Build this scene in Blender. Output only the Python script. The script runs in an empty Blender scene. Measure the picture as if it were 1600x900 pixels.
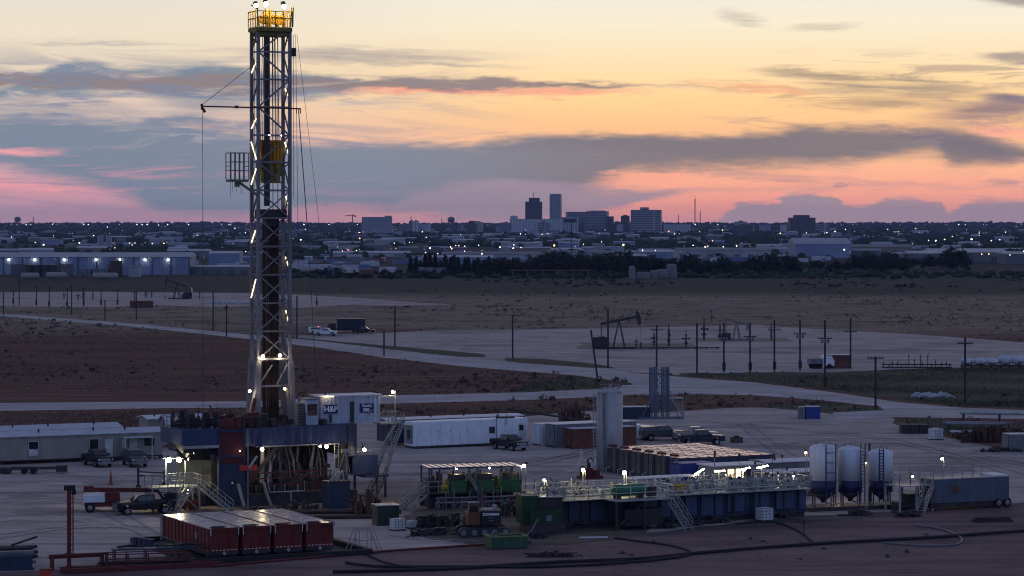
import bpy, math, random
import numpy as np
from math import sin, cos, pi, radians, atan2, sqrt, hypot
random.seed(7); np.random.seed(7)
SC = bpy.context.scene
COL = SC.collection
# ------------------------------------------------------------------ camera
F, H, HY = 4200.0, 28.0, 350.0          # focal length in photo pixels (1600 wide), eye height, horizon row
cd = bpy.data.cameras.new('camera'); cam = bpy.data.objects.new('camera', cd); COL.objects.link(cam)
cam.location = (0, 0, H); cam.rotation_euler = (pi/2, 0, 0)
cd.sensor_width = 36.0; cd.lens = F/1600*36.0; cd.shift_y = -(450-HY)/1600.0
cd.clip_start = 1.0; cd.clip_end = 60000
SC.camera = cam
SC.render.engine = 'CYCLES'
SC.view_settings.view_transform = 'Standard'; SC.view_settings.look = 'None'
SC.view_settings.exposure = 0.0; SC.view_settings.gamma = 1.0; SC.view_settings.use_curve_mapping = False
cy = SC.cycles
cy.use_denoising = True; cy.denoiser = 'OPENIMAGEDENOISE'
cy.max_bounces = 4; cy.diffuse_bounces = 2; cy.glossy_bounces = 2; cy.transmission_bounces = 2
cy.volume_bounces = 0; cy.transparent_max_bounces = 6
cy.sample_clamp_indirect = 2.0; cy.sample_clamp_direct = 0.0
cy.caustics_reflective = False; cy.caustics_refractive = False
cy.pixel_filter_type = 'BLACKMAN_HARRIS'; cy.filter_width = 1.15

def lin(r, g, b):
    f = lambda c: (c/255/12.92) if c/255 <= .04045 else ((c/255+.055)/1.055)**2.4
    return (f(r), f(g), f(b), 1.0)

# ------------------------------------------------------------------ node helper
class NT:
    def __init__(s, tree): s.t = tree; s.n = tree.nodes; s.l = tree.links
    def new(s, typ, **kw):
        n = s.n.new(typ)
        for k, v in kw.items(): setattr(n, k, v)
        return n
    def put(s, sock, v):
        if isinstance(v, bpy.types.NodeSocket): s.l.new(v, sock)
        else: sock.default_value = v
    def m(s, op, a, b=0.0, c=0.0, clamp=False):
        n = s.new('ShaderNodeMath', operation=op, use_clamp=clamp)
        s.put(n.inputs[0], a); s.put(n.inputs[1], b); s.put(n.inputs[2], c)
        return n.outputs[0]
    def step(s, x, lo, hi, a=0.0, b=1.0):
        n = s.new('ShaderNodeMapRange', interpolation_type='SMOOTHSTEP')
        s.put(n.inputs[0], x); s.put(n.inputs[1], lo); s.put(n.inputs[2], hi); s.put(n.inputs[3], a); s.put(n.inputs[4], b)
        return n.outputs[0]
    def mix(s, f, a, b):
        n = s.new('ShaderNodeMix', data_type='RGBA')
        s.put(n.inputs[0], f); s.put(n.inputs[6], a); s.put(n.inputs[7], b)
        return n.outputs[2]
    def ramp(s, x, pts):
        n = s.new('ShaderNodeValToRGB'); e = n.color_ramp.elements
        n.color_ramp.interpolation = 'LINEAR'
        while len(e) < len(pts): e.new(.5)
        for el, (p, c) in zip(e, sorted(pts, key=lambda q: q[0])): el.position = p; el.color = c
        s.put(n.inputs[0], x); return n.outputs[0]
    def noise(s, vec, scale, detail=4.0, rough=.55, dist=0.0):
        n = s.new('ShaderNodeTexNoise')
        if vec is not None: s.l.new(vec, n.inputs['Vector'])
        n.inputs['Scale'].default_value = scale; n.inputs['Detail'].default_value = detail
        n.inputs['Roughness'].default_value = rough; n.inputs['Distortion'].default_value = dist
        return n.outputs['Fac']
    def comb(s, x, y, z=0.0):
        n = s.new('ShaderNodeCombineXYZ'); s.put(n.inputs[0], x); s.put(n.inputs[1], y); s.put(n.inputs[2], z); return n.outputs[0]
    def curve(s, x, pts):
        n = s.new('ShaderNodeFloatCurve'); c = n.mapping.curves[0]
        n.mapping.use_clip = False
        pts = sorted(pts)
        while len(c.points) < len(pts): c.points.new(.5, .5)
        for p, q in zip(c.points, pts): p.location = q; p.handle_type = 'AUTO_CLAMPED'
        n.mapping.update(); s.put(n.inputs['Value'], x); return n.outputs[0]

# ------------------------------------------------------------------ the dusk sky
SUN_EL, SUN_AZ = 2.0, 5.0
W = bpy.data.worlds.new('World'); SC.world = W; W.use_nodes = True
q = NT(W.node_tree); q.n.clear()
tc = q.new('ShaderNodeTexCoord'); sp = q.new('ShaderNodeSeparateXYZ'); q.l.new(tc.outputs['Generated'], sp.inputs[0])
dx, dy, dz = sp.outputs
az = q.m('ARCTAN2', dx, dy)
el = q.m('ARCSINE', q.m('MAXIMUM', q.m('MINIMUM', dz, 1.0), -1.0))
PX = q.m('ADD', q.m('MULTIPLY', az, 4200.0), 800.0)       # azimuth and elevation in units of 1/4200 rad
PY = q.m('SUBTRACT', 350.0, q.m('MULTIPLY', el, 4200.0))
sv = q.comb(q.m('MULTIPLY', PX, .0022), q.m('MULTIPLY', PY, .012), 0.0)
n1 = q.m('SUBTRACT', q.noise(sv, 1.0, 5, .6, .4), .5)
sv2 = q.comb(q.m('MULTIPLY', PX, .010), q.m('MULTIPLY', PY, .05), 3.0)
n2 = q.m('SUBTRACT', q.noise(sv2, 1.0, 4, .6), .5)
sv3 = q.comb(q.m('MULTIPLY', PX, .0035), q.m('MULTIPLY', q.m('ADD', PY, q.m('MULTIPLY', PX, -.03)), .075), 7.0)
n3 = q.noise(sv3, 1.0, 4, .6, .6)
n4 = q.m('SUBTRACT', q.noise(q.comb(q.m('MULTIPLY', PX, .022), q.m('MULTIPLY', PY, .14), 5.0), 1.0, 5, .65, .5), .5)
PYW = q.m('ADD', PY, q.m('ADD', q.m('MULTIPLY', n1, 40.0), q.m('ADD', q.m('MULTIPLY', n2, 24.0), q.m('MULTIPLY', n4, 16.0))))
wA = q.noise(q.comb(q.m('MULTIPLY', PX, .0042), q.m('MULTIPLY', q.m('SUBTRACT', PY, q.m('MULTIPLY', PX, .05)), .040), 11.0), 1.0, 6, .66, 1.1)
wB = q.noise(q.comb(q.m('MULTIPLY', PX, .0050), q.m('MULTIPLY', q.m('ADD', PY, q.m('MULTIPLY', PX, .03)), .046), 23.0), 1.0, 6, .66, 1.2)
PXW = q.m('ADD', PX, q.m('ADD', q.m('MULTIPLY', n1, 160.0), q.m('MULTIPLY', n2, 60.0)))
V = q.m('DIVIDE', q.m('SUBTRACT', 360.0, PY), 360.0, clamp=True)     # 0 at the horizon .. 1 at 4.9 degrees
yv = lambda y: (360-y)/360
left = q.ramp(V, [(yv(355), lin(172,140,160)), (yv(325), lin(184,148,165)), (yv(290), lin(220,158,168)), (yv(250), lin(214,170,172)),
                  (yv(200), lin(220,192,180)), (yv(150), lin(228,205,184)), (yv(100), lin(230,212,188)), (yv(50), lin(233,220,198)), (1.0, lin(229,221,207))])
right = q.ramp(V, [(yv(355), lin(214,146,150)), (yv(320), lin(240,158,146)), (yv(290), lin(252,172,145)), (yv(250), lin(253,190,148)),
                   (yv(200), lin(251,194,142)), (yv(160), lin(254,208,148)), (yv(120), lin(252,218,166)), (yv(80), lin(247,225,188)), (yv(40), lin(243,232,206)), (1.0, lin(236,230,214))])
base = q.mix(q.step(PX, 150.0, 950.0), left, right)
def amp(f, k): return q.m('MULTIPLY', f, k)
def band(col, fac, top, bot, s1, s2, src, warp=PYW):
    nx = q.m('DIVIDE', q.m('ADD', PX, 400.0), 2400.0, clamp=True)
    cn = lambda pts: [((x+400)/2400, y/400) for x, y in pts]
    t = q.m('MULTIPLY', q.curve(nx, cn(top)), 400.0); b = q.m('MULTIPLY', q.curve(nx, cn(bot)), 400.0)
    d1 = q.m('SUBTRACT', warp, t); d2 = q.m('SUBTRACT', b, warp)
    f = q.m('MULTIPLY', q.step(d1, -s1, s1), q.step(d2, -s2, s2))
    return q.mix(amp(f, fac), src, col)
def blob(col, fac, cx, cyy, rx, ry, src, tilt=0.0, soft=1.0, streak=0.0):
    a = q.m('SUBTRACT', PXW, cx); b = q.m('SUBTRACT', PYW, cyy)
    b = q.m('SUBTRACT', b, q.m('MULTIPLY', a, tilt))
    d = q.m('SQRT', q.m('ADD', q.m('POWER', q.m('ABSOLUTE', q.m('DIVIDE', a, rx)), 2.0), q.m('POWER', q.m('ABSOLUTE', q.m('DIVIDE', b, ry)), 2.0)))
    f = q.step(d, 1.0+.2*soft, 1.0-.8*soft)
    if streak: f = q.m('MULTIPLY', f, q.step(n3, .5-.14, .5+.10, 1-streak, 1.0))
    return q.mix(amp(f, fac), src, col)
s = base
G1, G2, G3 = lin(112,132,152), lin(124,124,138), lin(146,134,132)
# high thin streaks
s = blob(lin(196,188,176), .8, 160, 70, 160, 6, s, .0, 1)
s = blob(lin(178,166,158), .85, 560, 84, 260, 12, s, .01, 1, .6)
s = blob(lin(176,164,156), .8, 640, 98, 190, 6, s, .03, 1, .5)
s = blob(lin(186,180,164), .9, 1155, 30, 48, 15, s, .22, 1, .5)
s = blob(lin(190,182,165), .9, 1280, 44, 62, 9, s, -.06, 1, .5)
s = blob(lin(160,152,146), .9, 1590, 8, 70, 14, s, .06, 1)
s = blob(lin(160,150,142), .9, 1590, 97, 60, 10, s, .03, 1)
# left upper cloud
s = band(G1, .92, [(-400,135),(0,142),(60,126),(100,104),(140,98),(200,108),(300,106),(400,108),(500,112),(560,122),(640,135),(2000,140)],
               [(-400,160),(0,160),(100,156),(200,142),(300,138),(400,146),(480,150),(560,138),(640,135),(2000,140)], 7, 12, s)
s = blob(lin(160,156,164), .75, 80, 172, 230, 20, s, .0, 1, .5)
s = blob(lin(150,150,164), .7, 330, 165, 130, 30, s, .15, 1, .4)
s = blob(G1, .8, 300, 130, 120, 40, s, .1, 1)
# dark streak with its salmon underside
s = blob(lin(244,158,132), .9, 690, 140, 210, 9, s, .025, 1)
s = blob(lin(240,160,136), .8, 900, 147, 150, 8, s, .0, 1)
s = band(lin(138,126,128), .95, [(-400,130),(430,116),(520,118),(600,119),(700,121),(800,124),(860,130),(960,134),(1040,137),(2000,137)],
               [(-400,130),(430,146),(520,133),(600,135),(700,141),(800,139),(900,141),(1040,137),(2000,137)], 4, 4, s)
# right wisps and the dark bank at the edge
s = blob(lin(168,150,132), .95, 1270, 118, 100, 10, s, .04, 1, .4)
s = blob(lin(170,150,130), .95, 1400, 138, 170, 26, s, .10, 1, .75)
s = blob(lin(176,150,128), .9, 1370, 162, 140, 14, s, .02, 1, .6)
s = blob(lin(244,160,120), .6, 1180, 138, 90, 8, s, .05, 1, .4)
s = blob(lin(140,120,128), .95, 1560, 178, 130, 26, s, -.08, 1, .2)
s = blob(lin(122,114,130), .95, 1580, 160, 60, 10, s, .08, 1)
# the long main bank
mt = [(-400,185),(0,186),(100,188),(200,190),(300,178),(350,196),(420,216),(500,226),(600,224),(700,228),(800,215),(900,210),(1000,210),(1100,208),(1200,208),(1260,200),(1300,204),(1400,204),(1450,208),(1500,214),(1550,222),(1600,232),(2000,262)]
mb_ = [(-400,262),(0,262),(60,272),(150,290),(200,304),(300,332),(400,332),(500,324),(600,326),(700,332),(800,330),(870,314),(900,298),(960,276),(1000,266),(1100,262),(1200,258),(1300,256),(1400,243),(1450,240),(1490,256),(1550,258),(1600,254),(2000,266)]
s = band(q.mix(q.step(PX, 500.0, 1150.0), G1, lin(108,112,122)), .96, mt, mb_, 11, 16, s)
s = blob(lin(104,106,124), .8, 1490, 220, 100, 22, s, .12, 1)
s = blob(lin(112,112,126), .6, 1050, 225, 330, 20, s, -.01, 1)
s = blob(lin(186,164,162), .7, 330, 198, 130, 8, s, .03, 1, .3)
s = blob(lin(244,170,150), .9, 1560, 208, 60, 11, s, .08, 1)
s = blob(lin(255,170,150), .7, 1585, 214, 60, 8, s, .03, 1)
s = blob(lin(232,162,168), .95, 30, 240, 100, 10, s, .02, 1)
# the grey wedge over the city and the bright slit above it
s = band(lin(152,140,156), .92, [(-400,330),(560,330),(640,305),(700,292),(800,282),(900,285),(950,288),(1000,290),(1085,288),(1200,289),(2000,289)],
               [(-400,330),(560,330),(640,336),(700,344),(800,348),(860,340),(940,328),(1000,310),(1050,298),(1085,290),(1200,289),(2000,289)], 8, 8, s)
s = blob(lin(255,172,146), .9, 1010, 272, 95, 8, s, -.05, 1)
s = blob(lin(176,140,146), .6, 1180, 272, 130, 7, s, .08, 1, .4)
s = blob(lin(160,130,140), .7, 1295, 287, 22, 3, s, 0, 1)
s = blob(lin(160,134,142), .7, 1560, 284, 50, 5, s, .05, 1, .4)
s = blob(lin(246,160,164), .7, 30, 290, 140, 10, s, .06, 1, .3)
# bank low on the right
s = band(lin(152,141,156), .94, [(-400,360),(1080,356),(1130,338),(1160,318),(1205,316),(1235,305),(1300,305),(1312,318),(1340,322),(1390,310),(1468,318),(1478,332),(1492,322),(1560,312),(1620,314),(2000,300)],
               [(-400,361),(1080,380),(2000,380)], 5, 6, s, q.m('ADD', PY, q.m('ADD', q.m('MULTIPLY', n2, 26.0), q.m('MULTIPLY', n4, 26.0))))
lefty = q.m('MULTIPLY', q.step(PX, 900.0, 350.0), q.m('MULTIPLY', q.step(PY, 60.0, 130.0), q.step(PY, 345.0, 290.0)))
s = q.mix(q.m('MULTIPLY', q.m('MULTIPLY', q.step(wA, .44, .66), lefty), .80), s, lin(116,132,158))
s = q.mix(q.m('MULTIPLY', q.m('MULTIPLY', q.step(wB, .52, .72), q.m('MULTIPLY', lefty, q.step(PY, 250.0, 190.0))), .70), s, lin(214,196,188))
s = q.mix(q.m('MULTIPLY', q.m('MULTIPLY', q.step(wB, .52, .70), q.m('MULTIPLY', q.step(PX, 700.0, 300.0), q.step(PY, 215.0, 270.0))), .55), s, lin(214,150,168))
midr = q.m('MULTIPLY', q.step(PX, 1020.0, 1300.0), q.m('MULTIPLY', q.step(PY, 70.0, 115.0), q.step(PY, 235.0, 185.0)))
s = q.mix(q.m('MULTIPLY', q.m('MULTIPLY', q.step(wA, .50, .64), midr), .62), s, lin(150,136,132))
s = q.mix(q.m('MULTIPLY', q.m('MULTIPLY', q.step(wB, .56, .72), q.m('MULTIPLY', q.step(PX, 480.0, 760.0), q.m('MULTIPLY', q.step(PY, 150.0, 175.0), q.step(PY, 300.0, 215.0)))), .5), s, lin(150,142,146))
s = q.mix(q.m('MULTIPLY', q.m('MULTIPLY', q.step(wA, .54, .70), q.m('MULTIPLY', q.step(PX, 850.0, 1000.0), q.m('MULTIPLY', q.step(PY, 236.0, 262.0), q.step(PY, 345.0, 320.0)))), .45), s, lin(196,142,150))
s = q.mix(q.m('MULTIPLY', q.step(PY, 330.0, 352.0), .35), s, lin(178,140,160))
fine = q.m('ADD', 1.0, q.m('MULTIPLY', n1, .10))
vm = q.new('ShaderNodeMix', data_type='RGBA', blend_type='MULTIPLY'); vm.inputs[0].default_value = 1.0
q.put(vm.inputs[6], s); q.put(vm.inputs[7], q.comb(fine, fine, fine)); s = vm.outputs[2]
# high and behind: the dim blue of the dusk vault
UP = q.m('DIVIDE', el, pi/2, clamp=True)
vault_w = q.ramp(UP, [(.0, (.62,.46,.36,1)), (.055, (.66,.58,.47,1)), (.10, (.44,.41,.40,1)), (.2, (.21,.22,.30,1)), (.4, (.130,.148,.25,1)), (1.0, (.108,.128,.24,1))])
vault_e = q.ramp(UP, [(.0, (.20,.20,.33,1)), (.08, (.30,.40,.72,1)), (.22, (.27,.38,.72,1)), (.45, (.155,.20,.38,1)), (1.0, (.108,.128,.24,1))])
fr = q.step(q.m('ABSOLUTE', az), 2.1, .5)
vault = q.mix(fr, vault_e, vault_w)
near = q.m('MULTIPLY', q.step(el, .125, .085), q.step(q.m('ABSOLUTE', az), .75, .35))
s = q.mix(near, vault, s)
low = q.step(el, -.002, -.03)
s = q.mix(low, s, (.05,.045,.06,1))
sky = q.new('ShaderNodeTexSky', sky_type='NISHITA'); sky.sun_disc = False
sky.sun_elevation = radians(SUN_EL); sky.sun_rotation = radians(SUN_AZ); sky.altitude = 0
bg1 = q.new('ShaderNodeBackground'); q.put(bg1.inputs[0], s); bg1.inputs[1].default_value = 1.07
bg2 = q.new('ShaderNodeBackground'); q.l.new(sky.outputs[0], bg2.inputs[0]); bg2.inputs[1].default_value = 0.0015
ad = q.new('ShaderNodeAddShader'); q.l.new(bg1.outputs[0], ad.inputs[0]); q.l.new(bg2.outputs[0], ad.inputs[1])
wo = q.new('ShaderNodeOutputWorld'); q.l.new(ad.outputs[0], wo.inputs[0])
# the last glow of the set sun
sl = bpy.data.lights.new('sun', 'SUN'); sl.energy = .05; sl.angle = radians(15); sl.color = (1,.66,.5)
so = bpy.data.objects.new('sun', sl); COL.objects.link(so)
so.rotation_euler = (radians(90-SUN_EL-3), 0, radians(180-SUN_AZ))

# ------------------------------------------------------------------ materials
MATS = {}
def pm(name, rgb, rough=.6, metal=0.0, var=.3, scale=.7, dirt=None, dirt_amt=.5, streak=False, spec=.3, bump=0.0, bscale=8.0):
    """painted or weathered surface: colour varied by noise, worn patches of dirt"""
    if name in MATS: return MATS[name]
    m = bpy.data.materials.new(name); m.use_nodes = True; t = NT(m.node_tree)
    b = t.n['Principled BSDF']
    tcn = t.new('ShaderNodeTexCoord'); v = tcn.outputs['Object']
    n = t.noise(v, scale, 5, .6)
    c = (rgb[0], rgb[1], rgb[2], 1)
    d = tuple(x*(1-var) for x in rgb)+(1,)
    col = t.mix(t.step(n, .3, .7), d, c)
    if dirt or streak:
        dd = (dirt or (.09,.075,.065))+(1,)
        if streak:
            mp = t.new('ShaderNodeMapping'); t.l.new(v, mp.inputs[0]); mp.inputs['Scale'].default_value = (2.2, 2.2, .16)
            n2 = t.noise(mp.outputs[0], 1.6, 5, .65)
        else: n2 = t.noise(v, scale*2.7, 6, .7)
        col = t.mix(t.m('MULTIPLY', t.step(n2, .50, .72), dirt_amt), col, dd)
    t.l.new(col, b.inputs['Base Color'])
    r = t.m('ADD', t.m('MULTIPLY', t.noise(v, scale*4, 3), .3), rough-.15, clamp=True)
    t.l.new(r, b.inputs['Roughness'])
    b.inputs['Metallic'].default_value = metal; b.inputs['Specular IOR Level'].default_value = spec
    if bump:
        bn = t.new('ShaderNodeBump'); bn.inputs['Strength'].default_value = bump
        t.l.new(t.noise(v, bscale, 4), bn.inputs['Height']); t.l.new(bn.outputs[0], b.inputs['Normal'])
    MATS[name] = m; return m
def em(name, rgb, strength, sample=True):
    if name in MATS: return MATS[name]
    m = bpy.data.materials.new(name); m.use_nodes = True; t = NT(m.node_tree)
    t.n.remove(t.n['Principled BSDF']); e = t.new('ShaderNodeEmission')
    e.inputs[0].default_value = (*rgb, 1); e.inputs[1].default_value = strength
    t.l.new(e.outputs[0], t.n['Material Output'].inputs[0])
    if not sample: m.cycles.emission_sampling = 'NONE'
    MATS[name] = m; return m

# ------------------------------------------------------------------ mesh builder
class MB:
    def __init__(s): s.v = []; s.f = []
    def add(s, vs, fs):
        o = len(s.v); s.v += [tuple(p) for p in vs]; s.f += [tuple(i+o for i in f) for f in fs]; return s
    def box(s, x0, x1, y0, y1, z0, z1, bev=0.0):
        if bev <= 0:
            return s.add([(x0,y0,z0),(x1,y0,z0),(x1,y1,z0),(x0,y1,z0),(x0,y0,z1),(x1,y0,z1),(x1,y1,z1),(x0,y1,z1)],
                         [(0,3,2,1),(4,5,6,7),(0,1,5,4),(1,2,6,5),(2,3,7,6),(3,0,4,7)])
        b = bev; r = [(x0+b,y0),(x1-b,y0),(x1,y0+b),(x1,y1-b),(x1-b,y1),(x0+b,y1),(x0,y1-b),(x0,y0+b)]
        r2 = [(x0+2*b,y0+b),(x1-2*b,y0+b),(x1-b,y0+2*b),(x1-b,y1-2*b),(x1-2*b,y1-b),(x0+2*b,y1-b),(x0+b,y1-2*b),(x0+b,y0+2*b)]
        vs = [(a,c,z0) for a,c in r]+[(a,c,z1-b) for a,c in r]+[(a,c,z1) for a,c in r2]
        fs = [tuple(range(7,-1,-1)), tuple(range(16,24))]
        for k in range(8):
            j = (k+1)%8; fs += [(k,j,8+j,8+k),(8+k,8+j,16+j,16+k)]
        return s.add(vs, fs)
    def beam(s, p, r, w=.1, h=None, n=4):
        h = h or w
        p = np.array(p, float); r = np.array(r, float); d = r-p; L = np.linalg.norm(d)
        if L < 1e-6: return s
        d /= L; up = np.array((0,0,1.)) if abs(d[2]) < .95 else np.array((1.,0,0))
        a = np.cross(d, up); a /= np.linalg.norm(a); b = np.cross(a, d)
        vs = []
        for e in (p, r):
            if n == 4:
                for sa, sb in ((-1,-1),(1,-1),(1,1),(-1,1)): vs.append(e+a*sa*w/2+b*sb*h/2)
            else:
                for k in range(n): vs.append(e+a*cos(2*pi*k/n)*w/2+b*sin(2*pi*k/n)*w/2)
        fs = [tuple(range(n-1,-1,-1)), tuple(range(n,2*n))]+[(k,(k+1)%n,n+(k+1)%n,n+k) for k in range(n)]
        return s.add(vs, fs)
    def path(s, pts, w=.1, n=5):
        pts = [np.array(p, float) for p in pts]; N = len(pts); vs = []
        for i, p in enumerate(pts):
            d = pts[min(i+1,N-1)]-pts[max(i-1,0)]; d /= (np.linalg.norm(d)+1e-9)
            up = np.array((0,0,1.)) if abs(d[2]) < .95 else np.array((1.,0,0))
            a = np.cross(d, up); a /= np.linalg.norm(a); b = np.cross(a, d)
            for k in range(n): vs.append(p+a*cos(2*pi*k/n)*w/2+b*sin(2*pi*k/n)*w/2)
        fs = [tuple(range(n-1,-1,-1)), tuple((N-1)*n+k for k in range(n))]
        for i in range(N-1):
            for k in range(n): fs.append((i*n+k, i*n+(k+1)%n, (i+1)*n+(k+1)%n, (i+1)*n+k))
        return s.add(vs, fs)
    def lathe(s, prof, cx=0, cy=0, n=24):
        """profile of (radius, z), bottom to top"""
        vs = [(cx+r*cos(2*pi*k/n), cy+r*sin(2*pi*k/n), z) for r, z in prof for k in range(n)]
        fs = []
        for i in range(len(prof)-1):
            for k in range(n): fs.append((i*n+k, i*n+(k+1)%n, (i+1)*n+(k+1)%n, (i+1)*n+k))
        if prof[0][0] > 1e-4: fs.append(tuple(range(n-1,-1,-1)))
        if prof[-1][0] > 1e-4: fs.append(tuple((len(prof)-1)*n+k for k in range(n)))
        return s.add(vs, fs)
    def disc_y(s, cx, cy, cz, r, w, n=16):
        """wheel-like cylinder, axle along y, chamfered"""
        prof = [(r*.86,-w/2),(r,-w*.34),(r,w*.34),(r*.86,w/2)]
        vs = [(cx+q_*cos(2*pi*k/n), cy+t, cz+q_*sin(2*pi*k/n)) for q_, t in prof for k in range(n)]
        fs = [tuple(range(n)), tuple(3*n+k for k in range(n-1,-1,-1))]
        for i in range(3):
            for k in range(n): fs.append((i*n+(k+1)%n, i*n+k, (i+1)*n+k, (i+1)*n+(k+1)%n))
        return s.add(vs, fs)
    def ball(s, c, r, n=8, m=6):
        vs = [(c[0], c[1], c[2]-r)]
        for i in range(1, m):
            for k in range(n):
                a = pi*i/m-pi/2; vs.append((c[0]+r*cos(a)*cos(2*pi*k/n), c[1]+r*cos(a)*sin(2*pi*k/n), c[2]+r*sin(a)))
        vs.append((c[0], c[1], c[2]+r)); fs = []
        for k in range(n): fs.append((0, 1+(k+1)%n, 1+k)); fs.append((len(vs)-1, len(vs)-1-n+k, len(vs)-1-n+(k+1)%n))
        for i in range(m-2):
            for k in range(n): a = 1+i*n; fs.append((a+k, a+(k+1)%n, a+n+(k+1)%n, a+n+k))
        return s.add(vs, fs)
    def prism(s, prof):
        """closed side profile of (x, z, half width in y)"""
        N = len(prof); vs = [(x,-w,z) for x,z,w in prof]+[(x,w,z) for x,z,w in prof]
        fs = [tuple(range(N)), tuple(range(2*N-1,N-1,-1))]+[((k+1)%N, k, N+k, N+(k+1)%N) for k in range(N)]
        return s.add(vs, fs)
    def quad(s, *p): return s.add(p, [tuple(range(len(p)))])
    def corr(s, p0, p1, z0, z1, pitch=.28, dep=.05):
        """corrugated sheet wall from p0 to p1, ribs vertical; outside is to the right of p0 > p1"""
        p0 = np.array(p0, float); p1 = np.array(p1, float); d = p1-p0; L = np.linalg.norm(d); d /= L
        nrm = np.array((d[1], -d[0])); k = max(2, int(L/pitch)); vs = []
        for i in range(k*4+1):
            off = (0, 0, dep, dep)[i%4]; t = L*i/(k*4); q_ = p0+d*t-nrm*(dep-off)
            vs += [(q_[0], q_[1], z0), (q_[0], q_[1], z1)]
        return s.add(vs, [(2*i, 2*i+2, 2*i+3, 2*i+1) for i in range(k*4)])
    def rail(s, pts, h=1.1, gap=1.5, w=.06, mid=True):
        for a, b in zip(pts[:-1], pts[1:]):
            a = np.array(a, float); b = np.array(b, float); L = np.linalg.norm(b-a); k = max(1, int(round(L/gap)))
            for i in range(k+1): p = a+(b-a)*i/k; s.beam(p, p+np.array((0,0,h)), w)
            for z in ((h, h*.55) if mid else (h,)): s.beam(a+np.array((0,0,z)), b+np.array((0,0,z)), w)
        return s
    def stair(s, p0, p1, wd=.9, rails=True):
        """flight from the foot p0 to the head p1"""
        p0 = np.array(p0, float); p1 = np.array(p1, float); d = p1-p0; hz = np.array((d[0], d[1], 0)); hz /= np.linalg.norm(hz)
        sd = np.array((-hz[1], hz[0], 0))*wd/2
        for sg in (-1, 1): s.beam(p0+sd*sg, p1+sd*sg, .06, .22)
        k = max(3, int(d[2]/.24))
        for i in range(1, k):
            c = p0+d*i/k; s.beam(c-sd, c+sd, .22, .04)
        if rails:
            u = np.array((0,0,1.0))
            for sg in (-1, 1):
                for z in (1.0, .55): s.beam(p0+sd*sg+u*z, p1+sd*sg+u*z, .05)
                for i in range(5): c = p0+d*i/4+sd*sg; s.beam(c, c+u*1.0, .05)
        return s
    def build(s, name, mat, parent=None, smooth=False):
        me = bpy.data.meshes.new(name); me.from_pydata(s.v, [], s.f); me.update()
        if mat: me.materials.append(mat)
        if smooth: me.polygons.foreach_set('use_smooth', [True]*len(me.polygons))
        o = bpy.data.objects.new(name, me); COL.objects.link(o)
        if parent: o.parent = parent
        return o
def smooth_by_angle(o, deg=40):
    me = o.data; me.polygons.foreach_set('use_smooth', [True]*len(me.polygons))
    try: me.set_sharp_from_angle(angle=radians(deg))
    except Exception: pass
    return o
def npmesh(name, V, Fq, mat, parent=None, smooth=False):
    """mesh straight from numpy arrays, all faces with the same corner count"""
    me = bpy.data.meshes.new(name); k = Fq.shape[1]
    me.vertices.add(len(V)); me.vertices.foreach_set('co', V.astype(np.float32).ravel())
    me.loops.add(Fq.size); me.loops.foreach_set('vertex_index', Fq.astype(np.int32).ravel())
    me.polygons.add(len(Fq)); me.polygons.foreach_set('loop_start', np.arange(0, Fq.size, k, dtype=np.int32))
    me.polygons.foreach_set('loop_total', np.full(len(Fq), k, dtype=np.int32))
    if smooth: me.polygons.foreach_set('use_smooth', np.ones(len(Fq), bool))
    me.update(calc_edges=True); me.validate()
    me.materials.append(mat)
    o = bpy.data.objects.new(name, me); COL.objects.link(o)
    if parent: o.parent = parent
    return o

# ------------------------------------------------------------------ naming, placing
def tag(o, label=None, cat=None, group=None, kind=None):
    if label: o['label'] = label
    if cat: o['category'] = cat
    if group: o['group'] = group
    if kind: o['kind'] = kind
    return o
def thing(name, label, cat, loc=(0,0,0), rz=0.0, group=None):
    o = bpy.data.objects.new(name, None); COL.objects.link(o); o.empty_display_size = .5
    o.location = (loc[0], loc[1], loc[2] if len(loc) > 2 else 0); o.rotation_euler = (0, 0, radians(rz))
    return tag(o, label, cat, group)
KIDS = {}
def copy_tree(o, loc, rz=None, label=None, scale=None):
    c = o.copy(); COL.objects.link(c); c.location = (loc[0], loc[1], loc[2] if len(loc) > 2 else 0)
    if rz is not None: c.rotation_euler = (0, 0, radians(rz))
    if label: c['label'] = label
    if scale: c.scale = scale if hasattr(scale, '__len__') else (scale,)*3
    for ch in o.children:
        d = ch.copy(); COL.objects.link(d); d.parent = c
        for g in ch.children: e = g.copy(); COL.objects.link(e); e.parent = d
    return c
def structure(o): return tag(o, kind='structure')
def gz(y):                                   # the land rises gently beyond the industrial strip
    t = min(max((y-3000)/9000, 0), 1); return 27*t*t*(3-2*t)*.55+27*t*.45
def P(px, py, z=0.0):                        # ground point seen at a place in the photograph
    Y = F*(H-z)/(py-HY); return ((px-800)*Y/F, Y)
def XA(px, Y): return (px-800)*Y/F
def ZA(py, Y): return H-(py-HY)*Y/F
TH = 26.0                                    # the site is laid out on a grid turned by this much
E1 = (cos(radians(TH)), sin(radians(TH))); E2 = (-E1[1], E1[0])
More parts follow.
